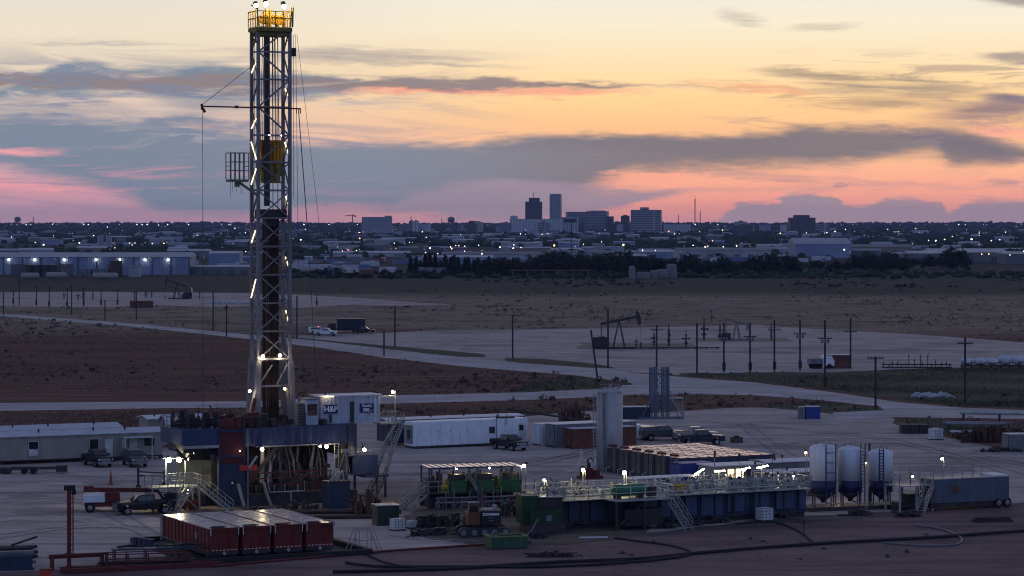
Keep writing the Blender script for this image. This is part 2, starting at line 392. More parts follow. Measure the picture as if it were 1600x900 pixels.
# ================================================================== the ground
def ground_mat():
    m = bpy.data.materials.new('field_soil'); m.use_nodes = True; t = NT(m.node_tree); b = t.n['Principled BSDF']
    g = t.new('ShaderNodeNewGeometry'); pos = g.outputs['Position']
    s3 = t.new('ShaderNodeSeparateXYZ'); t.l.new(pos, s3.inputs[0]); X, Y, Z = s3.outputs
    big = t.noise(pos, .012, 4, .6, .5); mid = t.noise(pos, .06, 5, .65, .4); fine = t.noise(pos, .9, 5, .7)
    # furrow-like streaks across the fields
    mp = t.new('ShaderNodeMapping'); t.l.new(pos, mp.inputs[0]); mp.inputs['Rotation'].default_value = (0,0,radians(-12)); mp.inputs['Scale'].default_value = (.035,.26,1)
    strk = t.noise(mp.outputs[0], 1.0, 5, .65, .3)
    yw = t.m('ADD', Y, t.m('MULTIPLY', t.m('SUBTRACT', big, .5), 130.0))
    yw = t.m('ADD', yw, t.m('MULTIPLY', X, .10))
    near = t.mix(t.step(fine, .3, .75), (.080,.046,.042,1), (.135,.090,.078,1))
    red = t.mix(t.step(strk, .38, .66), (.088,.036,.031,1), (.145,.076,.058,1))
    red = t.mix(t.m('MULTIPLY', t.step(mid, .52, .72), .75), red, (.065,.062,.036,1))
    tan = t.mix(t.step(strk, .36, .64), (.155,.118,.085,1), (.26,.195,.145,1))
    tan = t.mix(t.m('MULTIPLY', t.step(mid, .5, .64), .85), tan, (.075,.064,.046,1))
    grn = t.mix(t.step(strk, .35, .7), (.030,.033,.024,1), (.062,.060,.044,1))
    grn = t.mix(t.m('MULTIPLY', t.step(mid, .56, .7), .45), grn, (.12,.105,.085,1))
    far = t.mix(t.step(mid, .35, .8), (.022,.027,.028,1), (.055,.055,.056,1))
    c = t.mix(t.step(yw, 262.0, 300.0), near, red)
    c = t.mix(t.step(yw, 640.0, 740.0), c, tan)
    c = t.mix(t.step(yw, 1010.0, 1120.0), c, grn)
    c = t.mix(t.step(Y, 1500.0, 2000.0), c, far)
    f2 = t.m('ADD', .72, t.m('MULTIPLY', fine, .56))
    mm = t.new('ShaderNodeMix', data_type='RGBA', blend_type='MULTIPLY'); mm.inputs[0].default_value = 1
    t.put(mm.inputs[6], c); t.put(mm.inputs[7], t.comb(f2, f2, f2)); t.l.new(mm.outputs[2], b.inputs['Base Color'])
    b.inputs['Roughness'].default_value = .95; b.inputs['Specular IOR Level'].default_value = .1
    bn = t.new('ShaderNodeBump'); bn.inputs['Strength'].default_value = .5; bn.inputs['Distance'].default_value = .25
    t.l.new(fine, bn.inputs['Height']); t.l.new(bn.outputs[0], b.inputs['Normal'])
    return m
def caliche(name, c1, c2, c3, stain=.5, sc=1.0):
    m = bpy.data.materials.new(name); m.use_nodes = True; t = NT(m.node_tree); b = t.n['Principled BSDF']
    g = t.new('ShaderNodeNewGeometry'); pos = g.outputs['Position']
    mp = t.new('ShaderNodeMapping'); t.l.new(pos, mp.inputs[0]); mp.inputs['Rotation'].default_value = (0,0,radians(-20)); mp.inputs['Scale'].default_value = (.05*sc,.24*sc,1)
    strk = t.noise(mp.outputs[0], 1.0, 6, .68, .5)
    mid = t.noise(pos, .045*sc, 5, .62, .6); fine = t.noise(pos, 1.3*sc, 5, .72)
    c = t.mix(t.step(strk, .34, .66), c1, c2)
    c = t.mix(t.m('MULTIPLY', t.step(mid, .50, .68), stain), c, c3)
    patch = t.noise(pos, .16*sc, 6, .7, .8)
    mw = t.new('ShaderNodeMapping'); t.l.new(pos, mw.inputs[0]); mw.inputs['Rotation'].default_value = (0,0,radians(-24)); mw.inputs['Scale'].default_value = (.012*sc,.55*sc,1)
    rut = t.noise(mw.outputs[0], 1.0, 4, .6, 1.2)
    c = t.mix(t.m('MULTIPLY', t.step(rut, .54, .64), .6), c, c3)
    f2 = t.m('MULTIPLY', t.m('ADD', .70, t.m('MULTIPLY', fine, .60)), t.m('ADD', .55, t.m('MULTIPLY', patch, .90)))
    mm = t.new('ShaderNodeMix', data_type='RGBA', blend_type='MULTIPLY'); mm.inputs[0].default_value = 1
    t.put(mm.inputs[6], c); t.put(mm.inputs[7], t.comb(f2, f2, f2)); t.l.new(mm.outputs[2], b.inputs['Base Color'])
    b.inputs['Roughness'].default_value = .9; b.inputs['Specular IOR Level'].default_value = .2
    bn = t.new('ShaderNodeBump'); bn.inputs['Strength'].default_value = .45; bn.inputs['Distance'].default_value = .12
    t.l.new(fine, bn.inputs['Height']); t.l.new(bn.outputs[0], b.inputs['Normal'])
    return m
M_FIELD = ground_mat()
M_PAD = caliche('caliche_gravel', (.295,.25,.235,1), (.42,.36,.33,1), (.17,.137,.128,1), .75)
M_ROAD = caliche('road_gravel', (.31,.29,.29,1), (.43,.40,.395,1), (.23,.21,.205,1), .5)
M_SOIL = caliche('red_soil', (.115,.070,.068,1), (.185,.122,.115,1), (.075,.044,.042,1), .7)
M_MUD = caliche('damp_mud', (.17,.135,.115,1), (.27,.215,.18,1), (.10,.08,.07,1), .7)
M_MUD2 = caliche('dark_mud', (.065,.055,.048,1), (.12,.10,.085,1), (.04,.034,.03,1), .6)  # darkest of the ground tones
M_RUT = caliche('rutted_gravel', (.20,.18,.172,1), (.27,.24,.225,1), (.14,.12,.115,1), .6)
M_LRUT = caliche('pale_gravel', (.36,.325,.30,1), (.46,.415,.39,1), (.28,.25,.235,1), .5)
M_DGRASS = caliche('dark_verge', (.024,.031,.018,1), (.052,.056,.032,1), (.065,.052,.036,1), .5, 1.6)
# one sheet out to the horizon
ys = np.unique(np.concatenate([np.linspace(-300, 3000, 34), np.linspace(3000, 13500, 60)])); xs = np.linspace(-5200, 5200, 41)
V = np.array([(x, y, gz(y)) for y in ys for x in xs]); nx_ = len(xs)
Fq = np.array([(j*nx_+i, j*nx_+i+1, (j+1)*nx_+i+1, (j+1)*nx_+i) for j in range(len(ys)-1) for i in range(nx_-1)])
structure(npmesh('ground', V, Fq, M_FIELD, smooth=True))

POLY = []
def sheet(name, pts, mat, z, jit=.5, step=2.0, px=True, rag=None):
    """flat sheet with an uneven worn edge; corners given as places in the photograph"""
    q_ = [P(*p) for p in pts] if px else pts
    POLY.append((name, q_))
    out = []; N = len(q_); rnd = random.Random(len(name)*131+int(abs(q_[0][0])*10))
    for i in range(N):
        a = np.array(q_[i]); b = np.array(q_[(i+1)%N]); L = np.linalg.norm(b-a); k = max(1, min(160, int(L/step)))
        nrm = np.array((-(b-a)[1], (b-a)[0]))/(L+1e-9); w = 0.0
        for j in range(k):
            w = w*.8+rnd.uniform(-1, 1)*jit*.6
            e = min(1, 4*j/k, 4*(k-j)/k)
            out.append(a+(b-a)*j/k+nrm*w*e)
    from mathutils.geometry import tessellate_polygon
    from mathutils import Vector
    vs = [Vector((p[0], p[1], 0)) for p in out]
    tri = tessellate_polygon([vs])
    mb = MB(); fs = []
    for t3 in tri:
        a, b, c = [out[i] for i in t3]
        fs.append(t3 if (b[0]-a[0])*(c[1]-a[1])-(b[1]-a[1])*(c[0]-a[0]) > 0 else (t3[0], t3[2], t3[1]))
    mb.add([(p[0], p[1], z) for p in out], fs)
    return structure(mb.build(name, mat))
# the well site pad with its bare ground in front
sheet('red_ground', [(-400,905),(200,888),(430,872),(600,862),(760,850),(900,843),(1040,830),(1180,818),(1320,806),(1480,796),(1700,778),(2000,770),(2000,960),(1200,990),(-400,990)], M_SOIL, .012, 1.0, 3)
sheet('drilling_pad', [(-300,705),(0,690),(240,668),(330,664),(480,664),(620,653),(830,650),(930,642),(1010,646),(1100,640),(1180,637),(1250,640),(1300,647),(1392,652),(1400,664),(1500,690),(1600,706),(1900,740),
     (2000,768),(1700,778),(1600,785),(1480,796),(1320,806),(1180,818),(1040,830),(900,843),(760,850),(600,862),(430,872),(200,888),(-300,905)], M_PAD, .020, .8, 3)
sheet('damp_ground', [(200,800),(330,770),(560,752),(690,752),(720,772),(700,800),(640,812),(560,806),(420,812),(280,818)], M_MUD, .028, .9, 2)
sheet('mud_apron', [(660,840),(700,800),(1000,835),(1260,806),(1420,800),(1440,803),(1260,816),(1060,834),(880,852),(740,852)], M_MUD2, .032, .9, 1.5)
sheet('oily_ground', [(630,812),(660,796),(720,788),(840,790),(1000,810),(1010,834),(900,850),(800,846),(720,842),(650,834)], M_MUD2, .036, .9, 1.5)  # ground made darker around the pumps and tanks
sheet('oily_ground', [(290,800),(350,785),(480,786),(570,790),(590,806),(480,806),(350,810)], M_MUD2, .034, .9, 1.5)  # same darker ground along the rig front
# roads
sheet('upper_road', [(-120,484),(0,490),(200,505),(390,523),(480,531),(600,545),(700,556),(800,566),(900,573),(1000,584),(1100,592),(1180,598),(1300,613),(1400,628),(1500,637),(1600,641),(1800,648),
     (1800,672),(1600,655),(1500,653),(1392,652),(1310,656),(1300,645),(1384,641),(1376,636),(1300,627),(1180,618),(1100,616),(1000,617),(985,606),(990,600),(975,596),(900,587),(800,579),(700,570),(600,559),(480,541),(390,530),(200,510),(0,494),(-120,488)], M_ROAD, .026, .5, 3)
sheet('lower_road', [(-200,634),(0,630),(200,628),(390,627),(600,618),(830,613),(930,608),(986,604),(1000,617),(930,620),(830,625),(600,631),(390,637),(200,639),(0,642),(-200,648)], M_ROAD, .030, .5, 3)
# well pads farther off
sheet('well_pad', [(455,524),(600,520),(700,516),(830,514),(950,513),(1080,510),(1180,508),(1300,515),(1400,521),(1520,529),(1600,535),(1800,545),
     (1800,568),(1600,571),(1500,575),(1400,577),(1300,583),(1200,585),(1090,585),(1050,586),(960,580),(900,574),(800,566),(700,556),(600,545),(480,531)], M_PAD, .016, 1.2, 4)
sheet('far_well_pad', [(-120,457),(0,457),(150,456),(400,458),(480,461),(560,466),(640,472),(705,476),(620,478),(560,476),(470,481),(400,478),(330,480),(260,477),(150,480),(0,479),(-120,480)], M_PAD, .016, 2, 8)
# dark verges
for nm, pts in (('roadside_verge', [(470,528),(600,540),(700,548),(752,553),(757,558),(700,558),(620,551),(540,541),(470,534)]),
                ('grass_island', [(792,559),(850,561),(950,572),(962,576),(900,574),(830,569),(790,563)]),
                ('long_verge', [(1060,584),(1120,582),(1290,582),(1420,577),(1560,573),(1800,570),(1800,640),(1600,637),(1500,634),(1400,624),(1300,609),(1180,596),(1090,590)]),
                ('corner_verge', [(830,598),(880,590),(960,596),(988,604),(930,609),(850,613),(800,614)]),
                ('small_verge', [(1200,630),(1280,628),(1372,638),(1378,642),(1290,644),(1200,637)]),
                ('pad_verge', [(1400,654),(1500,656),(1600,660),(1800,668),(1800,715),(1600,698),(1500,684),(1410,662)])):
    sheet(nm, pts, M_DGRASS, .022, .9, 3)
sheet('pump_mud', [(905,535),(1080,537),(1100,545),(960,548),(900,545)], M_MUD, .024, .8, 3)
sheet('pump_mud_far', [(1085,528),(1230,528),(1240,534),(1090,533)], M_MUD, .024, .8, 3)

# wheel tracks and stains worn into the pad
def tracks(name, lines, mat, z, w=.42, gauge=1.75):
    mb = MB()
    for pts in lines:
        p = [np.array(P(*q_)) for q_ in pts]; out = []
        for i in range(len(p)-1):
            for k in range(12):
                t_ = k/12; a, b, c, d = p[max(i-1,0)], p[i], p[i+1], p[min(i+2,len(p)-1)]
                out.append(.5*((2*b)+(-a+c)*t_+(2*a-5*b+4*c-d)*t_**2+(-a+3*b-3*c+d)*t_**3))
        for sg in (-1, 1):
            vs = []; rr = random.Random(int(pts[0][0])+sg)
            for j, q_ in enumerate(out):
                dd = out[min(j+1,len(out)-1)]-out[max(j-1,0)]; dd /= np.linalg.norm(dd)+1e-9; n_ = np.array((-dd[1], dd[0])); ww = w*rr.uniform(.55,1.25)/2; c_ = q_+n_*(sg*gauge/2+rr.uniform(-.08,.08))
                vs += [(*(c_-n_*ww), z), (*(c_+n_*ww), z)]
            mb.add(vs, [(2*j, 2*j+2, 2*j+3, 2*j+1) for j in range(len(out)-1)])
    for j, f in enumerate(mb.f):
        a, b, c = (mb.v[k] for k in f[:3])
        if (b[0]-a[0])*(c[1]-a[1])-(b[1]-a[1])*(c[0]-a[0]) < 0: mb.f[j] = f[::-1]
    return structure(mb.build(name, mat))
tracks('tyre_tracks', [[(-40,790),(60,778),(150,790),(240,840)],[(-40,760),(80,752),(200,752),(300,760)],[(-60,850),(60,830),(160,822),(220,826)],[(560,742),(700,738),(850,722),(1000,680)],[(560,722),(720,722),(900,712),(1100,668),(1300,660)],[(620,836),(700,846),(820,848)],[(1150,700),(1300,690),(1450,700),(1620,730)],[(1100,660),(1250,672),(1400,690),(1600,745)],[(1420,770),(1300,745),(1210,700),(1160,660)],[(10,730),(120,745),(260,742)]], M_RUT, .040)
tracks('pale_tyre_tracks', [[(-40,775),(90,768),(200,775),(330,770)],[(600,748),(760,742),(900,738),(920,700)],[(1130,690),(1250,680),(1420,678),(1600,715)],[(1180,720),(1330,720),(1500,722),(1640,742)],[(-40,820),(50,806),(130,812),(200,830)],[(470,540),(700,562),(900,580),(1100,600),(1300,620),(1600,648)],[(-20,636),(300,634),(600,625),(900,614)]], M_LRUT, .044)
for k, (px, py, rx_) in enumerate(((75,800,3.2),(160,755,2.4),(40,775,2.0),(1260,700,4.5),(1480,735,3.6),(700,730,3.4),(860,738,2.6),(1180,668,4),(1040,530,6),(760,540,7),(1380,548,8))):
    cx_, cy_ = P(px, py); rr = random.Random(k); N_ = 26
    sheet('gravel_stain', [(cx_+cos(a)*rx_*rr.uniform(.7,1.3), cy_+sin(a)*rx_*.9*rr.uniform(.7,1.3)) for a in [2*pi*j/N_ for j in range(N_)]], M_RUT, .036, .25, .6, px=False)
# ------------------------------------------------------------------ grass tufts: nobody could count them
SHEETS = []
def inside(poly, X, Y):
    r = np.zeros(len(X), bool); n = len(poly); j = n-1
    for i in range(n):
        xi, yi = poly[i]; xj, yj = poly[j]
        r ^= ((yi > Y) != (yj > Y)) & (X < (xj-xi)*(Y-yi)/(yj-yi+1e-12)+xi); j = i
    return r
def tufts(name, mats, regions, hgt, seed):
    """grass clumps: on the open field, and on the verges named"""
    rg = np.random.RandomState(seed); cs = []
    for (x0, x1, y0, y1, n, verge) in regions:        # in photo coordinates, spread evenly over the ground
        Ya, Yb = F*H/(y1-HY), F*H/(y0-HY)
        Y = rg.uniform(Ya, Yb, n); px = rg.uniform(x0, x1, n)
        X = (px-800)*Y/F
        # clumpiness
        keep = (np.sin(X*.11+np.sin(Y*.07)*2)+np.sin(Y*.19+X*.05)+rg.uniform(-1.6, 1.6, n)) > -.1
        if verge:
            ok = np.zeros(n, bool)
            for nm, pl in POLY:
                if 'verge' in nm or 'island' in nm: ok |= inside(pl, X, Y)
        else:
            ok = np.ones(n, bool)
            for nm, pl in POLY:
                if nm not in ('red_ground',): ok &= ~inside(pl, X, Y)
        keep &= ok
        cs.append(np.stack([X[keep], Y[keep]], 1))
    C = np.concatenate(cs); n = len(C); K = 5
    a = rg.uniform(0, 2*pi, (n, K)); sz = rg.uniform(.5, 1.5, (n, 1))*hgt
    off = rg.uniform(0, .3, (n, K))*sz
    bx = C[:, :1]+np.cos(a)*off; by = C[:, 1:]+np.sin(a)*off
    wd = rg.uniform(.12, .3, (n, K))*sz; hh = rg.uniform(.4, 1.0, (n, K))*sz; b2 = a+pi/2
    ln = rg.uniform(.1, .5, (n, K))*sz
    V = np.zeros((n, K, 3, 3))
    V[..., 0, 0] = bx-np.cos(b2)*wd; V[..., 0, 1] = by-np.sin(b2)*wd
    V[..., 1, 0] = bx+np.cos(b2)*wd; V[..., 1, 1] = by+np.sin(b2)*wd
    V[..., 2, 0] = bx+np.cos(a)*ln; V[..., 2, 1] = by+np.sin(a)*ln; V[..., 2, 2] = hh
    V = V.reshape(-1, 3); Fq = np.arange(len(V)).reshape(-1, 3)
    return tag(npmesh(name, V, Fq, mats), kind='stuff')
M_GR1 = pm('dry_grass', (.17,.115,.085), .9, var=.6, scale=.05, spec=.1)
M_GR2 = pm('green_grass', (.058,.066,.036), .9, var=.5, scale=.05, spec=.1)
def scrub(name, n, y0, y1, r0, r1, mat, seed):
    g = np.random.RandomState(seed); Y = np.exp(g.uniform(np.log(y0), np.log(y1), n)); X = g.uniform(-.2, .2, n)*Y
    k = (np.sin(X*.045+1.3)+np.sin(Y*.031+X*.02)+np.sin(X*.13-Y*.05)*.6+g.uniform(-1.2, 1.2, n)) > .55
    for nm, pl in POLY:
        if nm != 'red_ground' and 'verge' not in nm and 'island' not in nm: k &= ~inside(pl, X, Y)
    X, Y = X[k], Y[k]; C = np.stack([X, Y], 1); n = len(C); K = 16; R = g.uniform(r0, r1, n)*g.uniform(.4, 1, n)
    c = np.zeros((n, K, 3)); c[..., :2] = C[:, None]+g.normal(0, .5, (n, K, 2))*R[:, None, None]; c[..., 2] = np.abs(g.normal(0, .38, (n, K)))*R[:, None]
    V = (c[:, :, None]+g.normal(0, .30, (n, K, 3, 3))*R[:, None, None, None]).reshape(-1, 3); V[:, 2] = np.maximum(V[:, 2], 0.01)
    return tag(npmesh(name, V, np.arange(len(V)).reshape(-1, 3), mat), kind='stuff')
scrub('field_scrub', 5000, 330, 1150, .3, 1.0, pm('scrub_leaf', (.062,.060,.040), .9, var=.5, scale=.05, spec=.1), 61)
scrub('pale_scrub', 5000, 330, 1150, .3, .9, pm('straw_scrub', (.21,.155,.115), .9, var=.4, scale=.05, spec=.1), 62)
tufts('field_grass', M_GR1, [(-60,1000,520,612,40000,0),(-60,1000,636,672,16000,0),(-60,1660,470,525,34000,0),(-60,1660,425,470,20000,0)], .19, 3)
tufts('verge_grass', M_GR2, [(1050,1700,575,640,60000,1),(1190,1700,626,700,24000,1),(450,1000,526,580,7000,1),(780,1000,586,616,7000,1),(-50,800,500,600,5000,0),(450,1700,430,470,9000,0)], .15, 5)
tufts('site_weeds', M_GR1, [(900,1660,840,905,500,0)], .12, 9)
# ================================================================== the town and the skyline
M_LEAF = pm('dark_foliage', (.045,.060,.034), .9, var=.55, scale=.03, spec=.1)
M_LEAF2 = pm('tree_leaves', (.050,.058,.032), .9, var=.6, scale=.35, spec=.1)
M_BARK = pm('bark', (.07,.055,.045), .9)
def ico():
    p = (1+5**.5)/2
    v = np.array([(-1,p,0),(1,p,0),(-1,-p,0),(1,-p,0),(0,-1,p),(0,1,p),(0,-1,-p),(0,1,-p),(p,0,-1),(p,0,1),(-p,0,-1),(-p,0,1)])/sqrt(1+p*p)
    f = np.array([(0,11,5),(0,5,1),(0,1,7),(0,7,10),(0,10,11),(1,5,9),(5,11,4),(11,10,2),(10,7,6),(7,1,8),(3,9,4),(3,4,2),(3,2,6),(3,6,8),(3,8,9),(4,9,5),(2,4,11),(6,2,10),(8,6,7),(9,8,1)])
    return v, f
IV, IF_ = ico()
def tree_mass(name, C, R, hz, mat, rg, subs=3):
    """a wood seen from afar: every tree a few ragged clumps"""
    Vs = []; Fs = []; o = 0
    n = len(C)
    for k in range(subs):
        d = rg.normal(0, .45, (n, 2))*R[:, None]; sc = R*rg.uniform(.5, .95, n)
        v = IV[None]*sc[:, None, None]*rg.uniform(.65, 1.3, (n, 12, 1))
        v[..., 2] *= hz*rg.uniform(.7, 1.25, (n, 1))
        v[..., 0] += (C[:, 0]+d[:, 0])[:, None]; v[..., 1] += (C[:, 1]+d[:, 1])[:, None]
        v[..., 2] += (C[:, 2]+sc*hz*rg.uniform(.6, 1.1, n))[:, None]
        Vs.append(v.reshape(-1, 3)); Fs.append((IF_[None]+12*np.arange(n)[:, None, None]).reshape(-1, 3)+o); o += 12*n
    return tag(npmesh(name, np.concatenate(Vs), np.concatenate(Fs), mat), kind='stuff')
rg = np.random.RandomState(11)
# town trees from 2.2 km out to the horizon
N = 12000
Yt = 2150*np.exp(rg.uniform(0, 1, N)**.8*np.log(12500/2150)); Xt = rg.uniform(-.215, .215, N)*Yt
kp = (np.sin(Xt*.006+1)*np.sin(Yt*.004)+np.sin(Xt*.013+Yt*.002)*.6+rg.uniform(-.9, .9, N)) > np.where(Yt < 3600, .05, -.8)
Xt, Yt = Xt[kp], Yt[kp]
Zt = np.array([gz(y) for y in Yt])
tree_mass('town_trees', np.stack([Xt, Yt, Zt-.5], 1), rg.uniform(2.4, 5.6, len(Xt)), .8, M_LEAF, rg)
N = 1500; Yt = rg.uniform(10500, 12600, N); Xt = rg.uniform(-.22, .22, N)*Yt
tree_mass('horizon_woods', np.stack([Xt, Yt, np.array([gz(y) for y in Yt])-1], 1), rg.uniform(5, 10, N)*(1+.15*np.sin(Xt*.004)+.15*np.sin(Xt*.017)), .75, M_LEAF, rg)

# leafy trees of the windbreak: trunk and crown of many small leaf clumps
def leaf_tree(seed, h, r, shape='round'):
    g = np.random.RandomState(seed); mb = MB()
    mb.beam((0,0,0), (g.uniform(-.2,.2), g.uniform(-.2,.2), h*.45), .28, n=6)
    for k in range(6):
        a = g.uniform(0, 2*pi); z = h*g.uniform(.25, .55)
        mb.beam((0,0,z), (cos(a)*r*.6, sin(a)*r*.6, z+h*.25), .1, n=4)
    n = 520; cl = g.normal(0, 1, (14, 3))*np.array((r*.5, r*.5, h*.2))+np.array((0, 0, h*.55))
    c = cl[g.randint(0, 14, n)]+g.normal(0, 1, (n, 3))*np.array((r*.26, r*.26, h*.09))
    if shape == 'cone':
        z = g.uniform(.06, 1, n); rr = r*(1.05-z)*np.sqrt(g.uniform(.1, 1, n)); a = g.uniform(0, 2*pi, n)
        c = np.stack([rr*np.cos(a), rr*np.sin(a), z*h], 1)
    c[:, 2] = np.clip(c[:, 2], h*.1, h)
    s = g.uniform(.25, .6, (n, 1, 1))*h/9
    q4 = g.normal(0, 1, (n, 4, 3))*s
    V = (c[:, None]+q4).reshape(-1, 3); Fq = np.arange(len(V)).reshape(-1, 4)
    return mb, V, Fq
def make_tree(name, seed, h, r, shape, label, group, loc):
    t = thing(name, label, 'tree', loc, seed*57%360, group)
    mb, V, Fq = leaf_tree(seed, h, r, shape); mb.build('trunk', M_BARK, t); npmesh('crown', V, Fq, M_LEAF2, t)
    return t
protos = [make_tree('windbreak_tree', 20+i, 9+i*.7, 4.2+.4*i, 'round', 'dark bushy tree in the windbreak at the far edge of the fields', 'dark trees of the far windbreak', (-9000+i*40, -200, 0)) for i in range(4)]
used = [False]*4
def put_tree(x, y, sc):
    k = random.randrange(4)
    if not used[k]: used[k] = True; o = protos[k]; o.location = (x, y, 0); o.scale = (sc, sc, sc); return
    copy_tree(protos[k], (x, y), random.uniform(0, 360), scale=(sc, sc, sc*random.uniform(.85, 1.15)))
def trow(x0, x1, ybase, n, s0, s1, dep=60):
    for i in range(n):
        px = x0+(x1-x0)*(i+random.uniform(0, 1))/n; Y = F*H/(ybase-HY)+random.uniform(-dep, dep)
        put_tree(XA(px, Y), Y, random.uniform(s0, s1)*.84)
trow(745, 1000, 428, 34, .75, 1.15); trow(1000, 1250, 427, 30, .7, 1.15); trow(840, 1000, 424, 16, 1.0, 1.35)
trow(1230, 1420, 424, 16, .6, .95); trow(1330, 1520, 420, 16, .7, 1.1); trow(640, 780, 432, 9, .35, .6); trow(490,640,434,8,.4,.6)
trow(1480, 1500, 419, 2, 1.3, 1.6)
pc = make_tree('conifer', 31, 8.5, 2.6, 'cone', 'small dark conifer in the row beside the long lit shed', 'small conifers in a row', (XA(642, 1560), 1560, 0))
for i in range(1, 19): copy_tree(pc, (XA(642+i*7.6+random.uniform(-2,2), 1540), 1540+random.uniform(-15,15)), random.uniform(0,360), scale=random.uniform(.8,1.25))

M_HAZEB = lambda nm, c: pm(nm, c, .8, var=.12, scale=.02)
def facade_mat(name, wall, glass, nx, nz, w=.62, h=.55, lit=.0):
    """wall with rows of windows, in the object's own coordinates (metres)"""
    m = bpy.data.materials.new(name); m.use_nodes = True; t = NT(m.node_tree); b = t.n['Principled BSDF']
    tcn = t.new('ShaderNodeTexCoord'); s3 = t.new('ShaderNodeSeparateXYZ'); t.l.new(tcn.outputs['Object'], s3.inputs[0])
    u = t.m('ADD', s3.outputs[0], s3.outputs[1])
    fx = t.m('FRACT', t.m('DIVIDE', u, nx)); fz = t.m('FRACT', t.m('DIVIDE', s3.outputs[2], nz))
    k = t.m('MULTIPLY', t.m('LESS_THAN', fx, w), t.m('LESS_THAN', fz, h))
    t.l.new(t.mix(k, (*wall, 1), (*glass, 1)), b.inputs['Base Color'])
    t.put(b.inputs['Roughness'], t.m('SUBTRACT', .8, t.m('MULTIPLY', k, .6)))
    return m
FM = [facade_mat('dark_tower_wall', (.10,.075,.07), (.04,.04,.05), 3.6, 3.8), facade_mat('pale_tower_wall', (.30,.30,.31), (.10,.12,.16), 4.2, 3.8, .5, .7),
      facade_mat('grey_block_wall', (.20,.20,.22), (.07,.08,.10), 5, 3.8, .8, .5), facade_mat('banded_block_wall', (.30,.27,.27), (.06,.06,.08), 400, 4.0, .99, .5),
      facade_mat('pale_block_wall', (.42,.42,.45), (.18,.19,.22), 7, 4.2, .45, .5)]
M_ROOF = pm('flat_roof', (.16,.15,.15), .8)
def tower(name, label, x0, x1, ytop, m, steps=(), Y=6500, mast=None, ybase=None, cat='building', dep=.8):
    t = thing(name, label, cat, (XA((x0+x1)/2, Y), Y, gz(Y)), random.uniform(-14, 14))
    w = (x1-x0)*Y/F*.94; zt = ZA(ytop, Y)-gz(Y)
    MB().box(-w/2, w/2, -w*dep/2, w*dep/2, -3, zt-.6).build('wall', m, t)
    rf = MB().box(-w/2+.4, w/2-.4, -w*dep/2+.4, w*dep/2-.4, zt-.6, zt).build('roof', M_ROOF, t)
    zz = zt
    for (a, b, y) in steps:
        wa = (a-x0)/(x1-x0)*w-w/2; wb = (b-x0)/(x1-x0)*w-w/2; z2 = ZA(y, Y)-gz(Y)
        MB().box(wa, wb, -w*dep*.3, w*dep*.3, zz if z2 > zz else zt, z2).build('penthouse', m, t); zz = z2
    if mast: MB().beam((0,0,zz), (0,0,ZA(mast, Y)-gz(Y)), 1.6, n=6).build('antenna', M_ROOF, t)
    return t
tower('office_tower', 'dark brown office tower with a stepped top and an antenna on the skyline', 820, 848, 315, FM[0], [(826,844,309)], mast=300)
tower('office_tower', 'slim pale office tower, tallest on the city skyline', 859, 877.5, 306, FM[1], [(859.3,877,303)], Y=6700)
tower('office_block', 'long pale low office complex in front of the dark brown tower', 795, 882, 342, FM[4], [(795.5,806,337)], Y=6200, dep=.3)
tb = tower('office_block', 'pale office block carrying a dark name board at its top', 870, 904, 339, FM[4], Y=6250, dep=.5)
sgn = MB().box(-22, 22, -14.5, -13.9, 24, 32).build('sign_board', pm('navy_board', (.02,.025,.06), .5), tb)
tower('office_block', 'wide grey office block right of the slim pale tower', 884, 920, 331, FM[2], Y=6500, dep=.5)
tower('office_block', 'tall grey office block at the right end of the central cluster', 916, 951, 330, FM[2], [(922,946,329)], Y=6400)
tower('office_block', 'narrow grey block leaning on the right of the central cluster', 948, 959, 338, FM[0], Y=6350)
tower('office_block', 'small dark block just left of the banded office block', 970, 984, 337, FM[0], [(974,980,335.5)], Y=6300)
tower('office_block', 'broad office block banded with window rows and a raised roof centre', 985, 1035, 328, FM[3], [(1000,1014,324)], Y=6000, dep=.6)
tower('office_block', 'long low terrace building right of the banded office block', 1036, 1080, 350, FM[4], Y=6100, dep=.3)
tower('hotel_block', 'lone wide slab block near the tower crane', 564, 614, 339, FM[1], [(602,613,337)], Y=5600, dep=.35)
tower('office_block', 'small brown stepped block between the water tower and the city', 729, 746, 350, FM[0], [(733,743,345)], Y=5600)
tower('office_block', 'lone dark office block with a raised centre right of the radio masts', 1231, 1274, 340, FM[0], [(1239,1265,336)], Y=5600)
tower('office_block', 'low flat block on the horizon left of the lone dark block', 1146, 1178, 352, FM[0], [(1158,1166,350)], Y=5800, dep=.4)
tower('office_block', 'small dark block far right on the horizon', 1461, 1483, 352, FM[0], [(1466,1476,349)], Y=5800)
for k in range(26):
    px = random.choice((random.uniform(770,1095), random.uniform(770,1095), random.uniform(560,760), random.uniform(1130,1300))); w = random.uniform(7,22); yt = random.uniform(345,353)
    t = thing('city_block', 'small low city block around the foot of the skyline', 'building', (XA(px, 6000), 6000+k*15, gz(6000)), random.uniform(-20,20), 'low blocks around the skyline'); wq = w*6000/F; hq = ZA(yt, 6000)-gz(6000)
    MB().box(-wq/2,wq/2,-wq*.3,wq*.3,-2,hq).build('wall', random.choice(FM), t); MB().box(-wq*.15,wq*.2,-wq*.1,wq*.1,hq+.01,hq+2.5).build('roof_house', M_ROOF, t)
M_TANK = pm('water_tower_paint', (.16,.15,.17), .6)
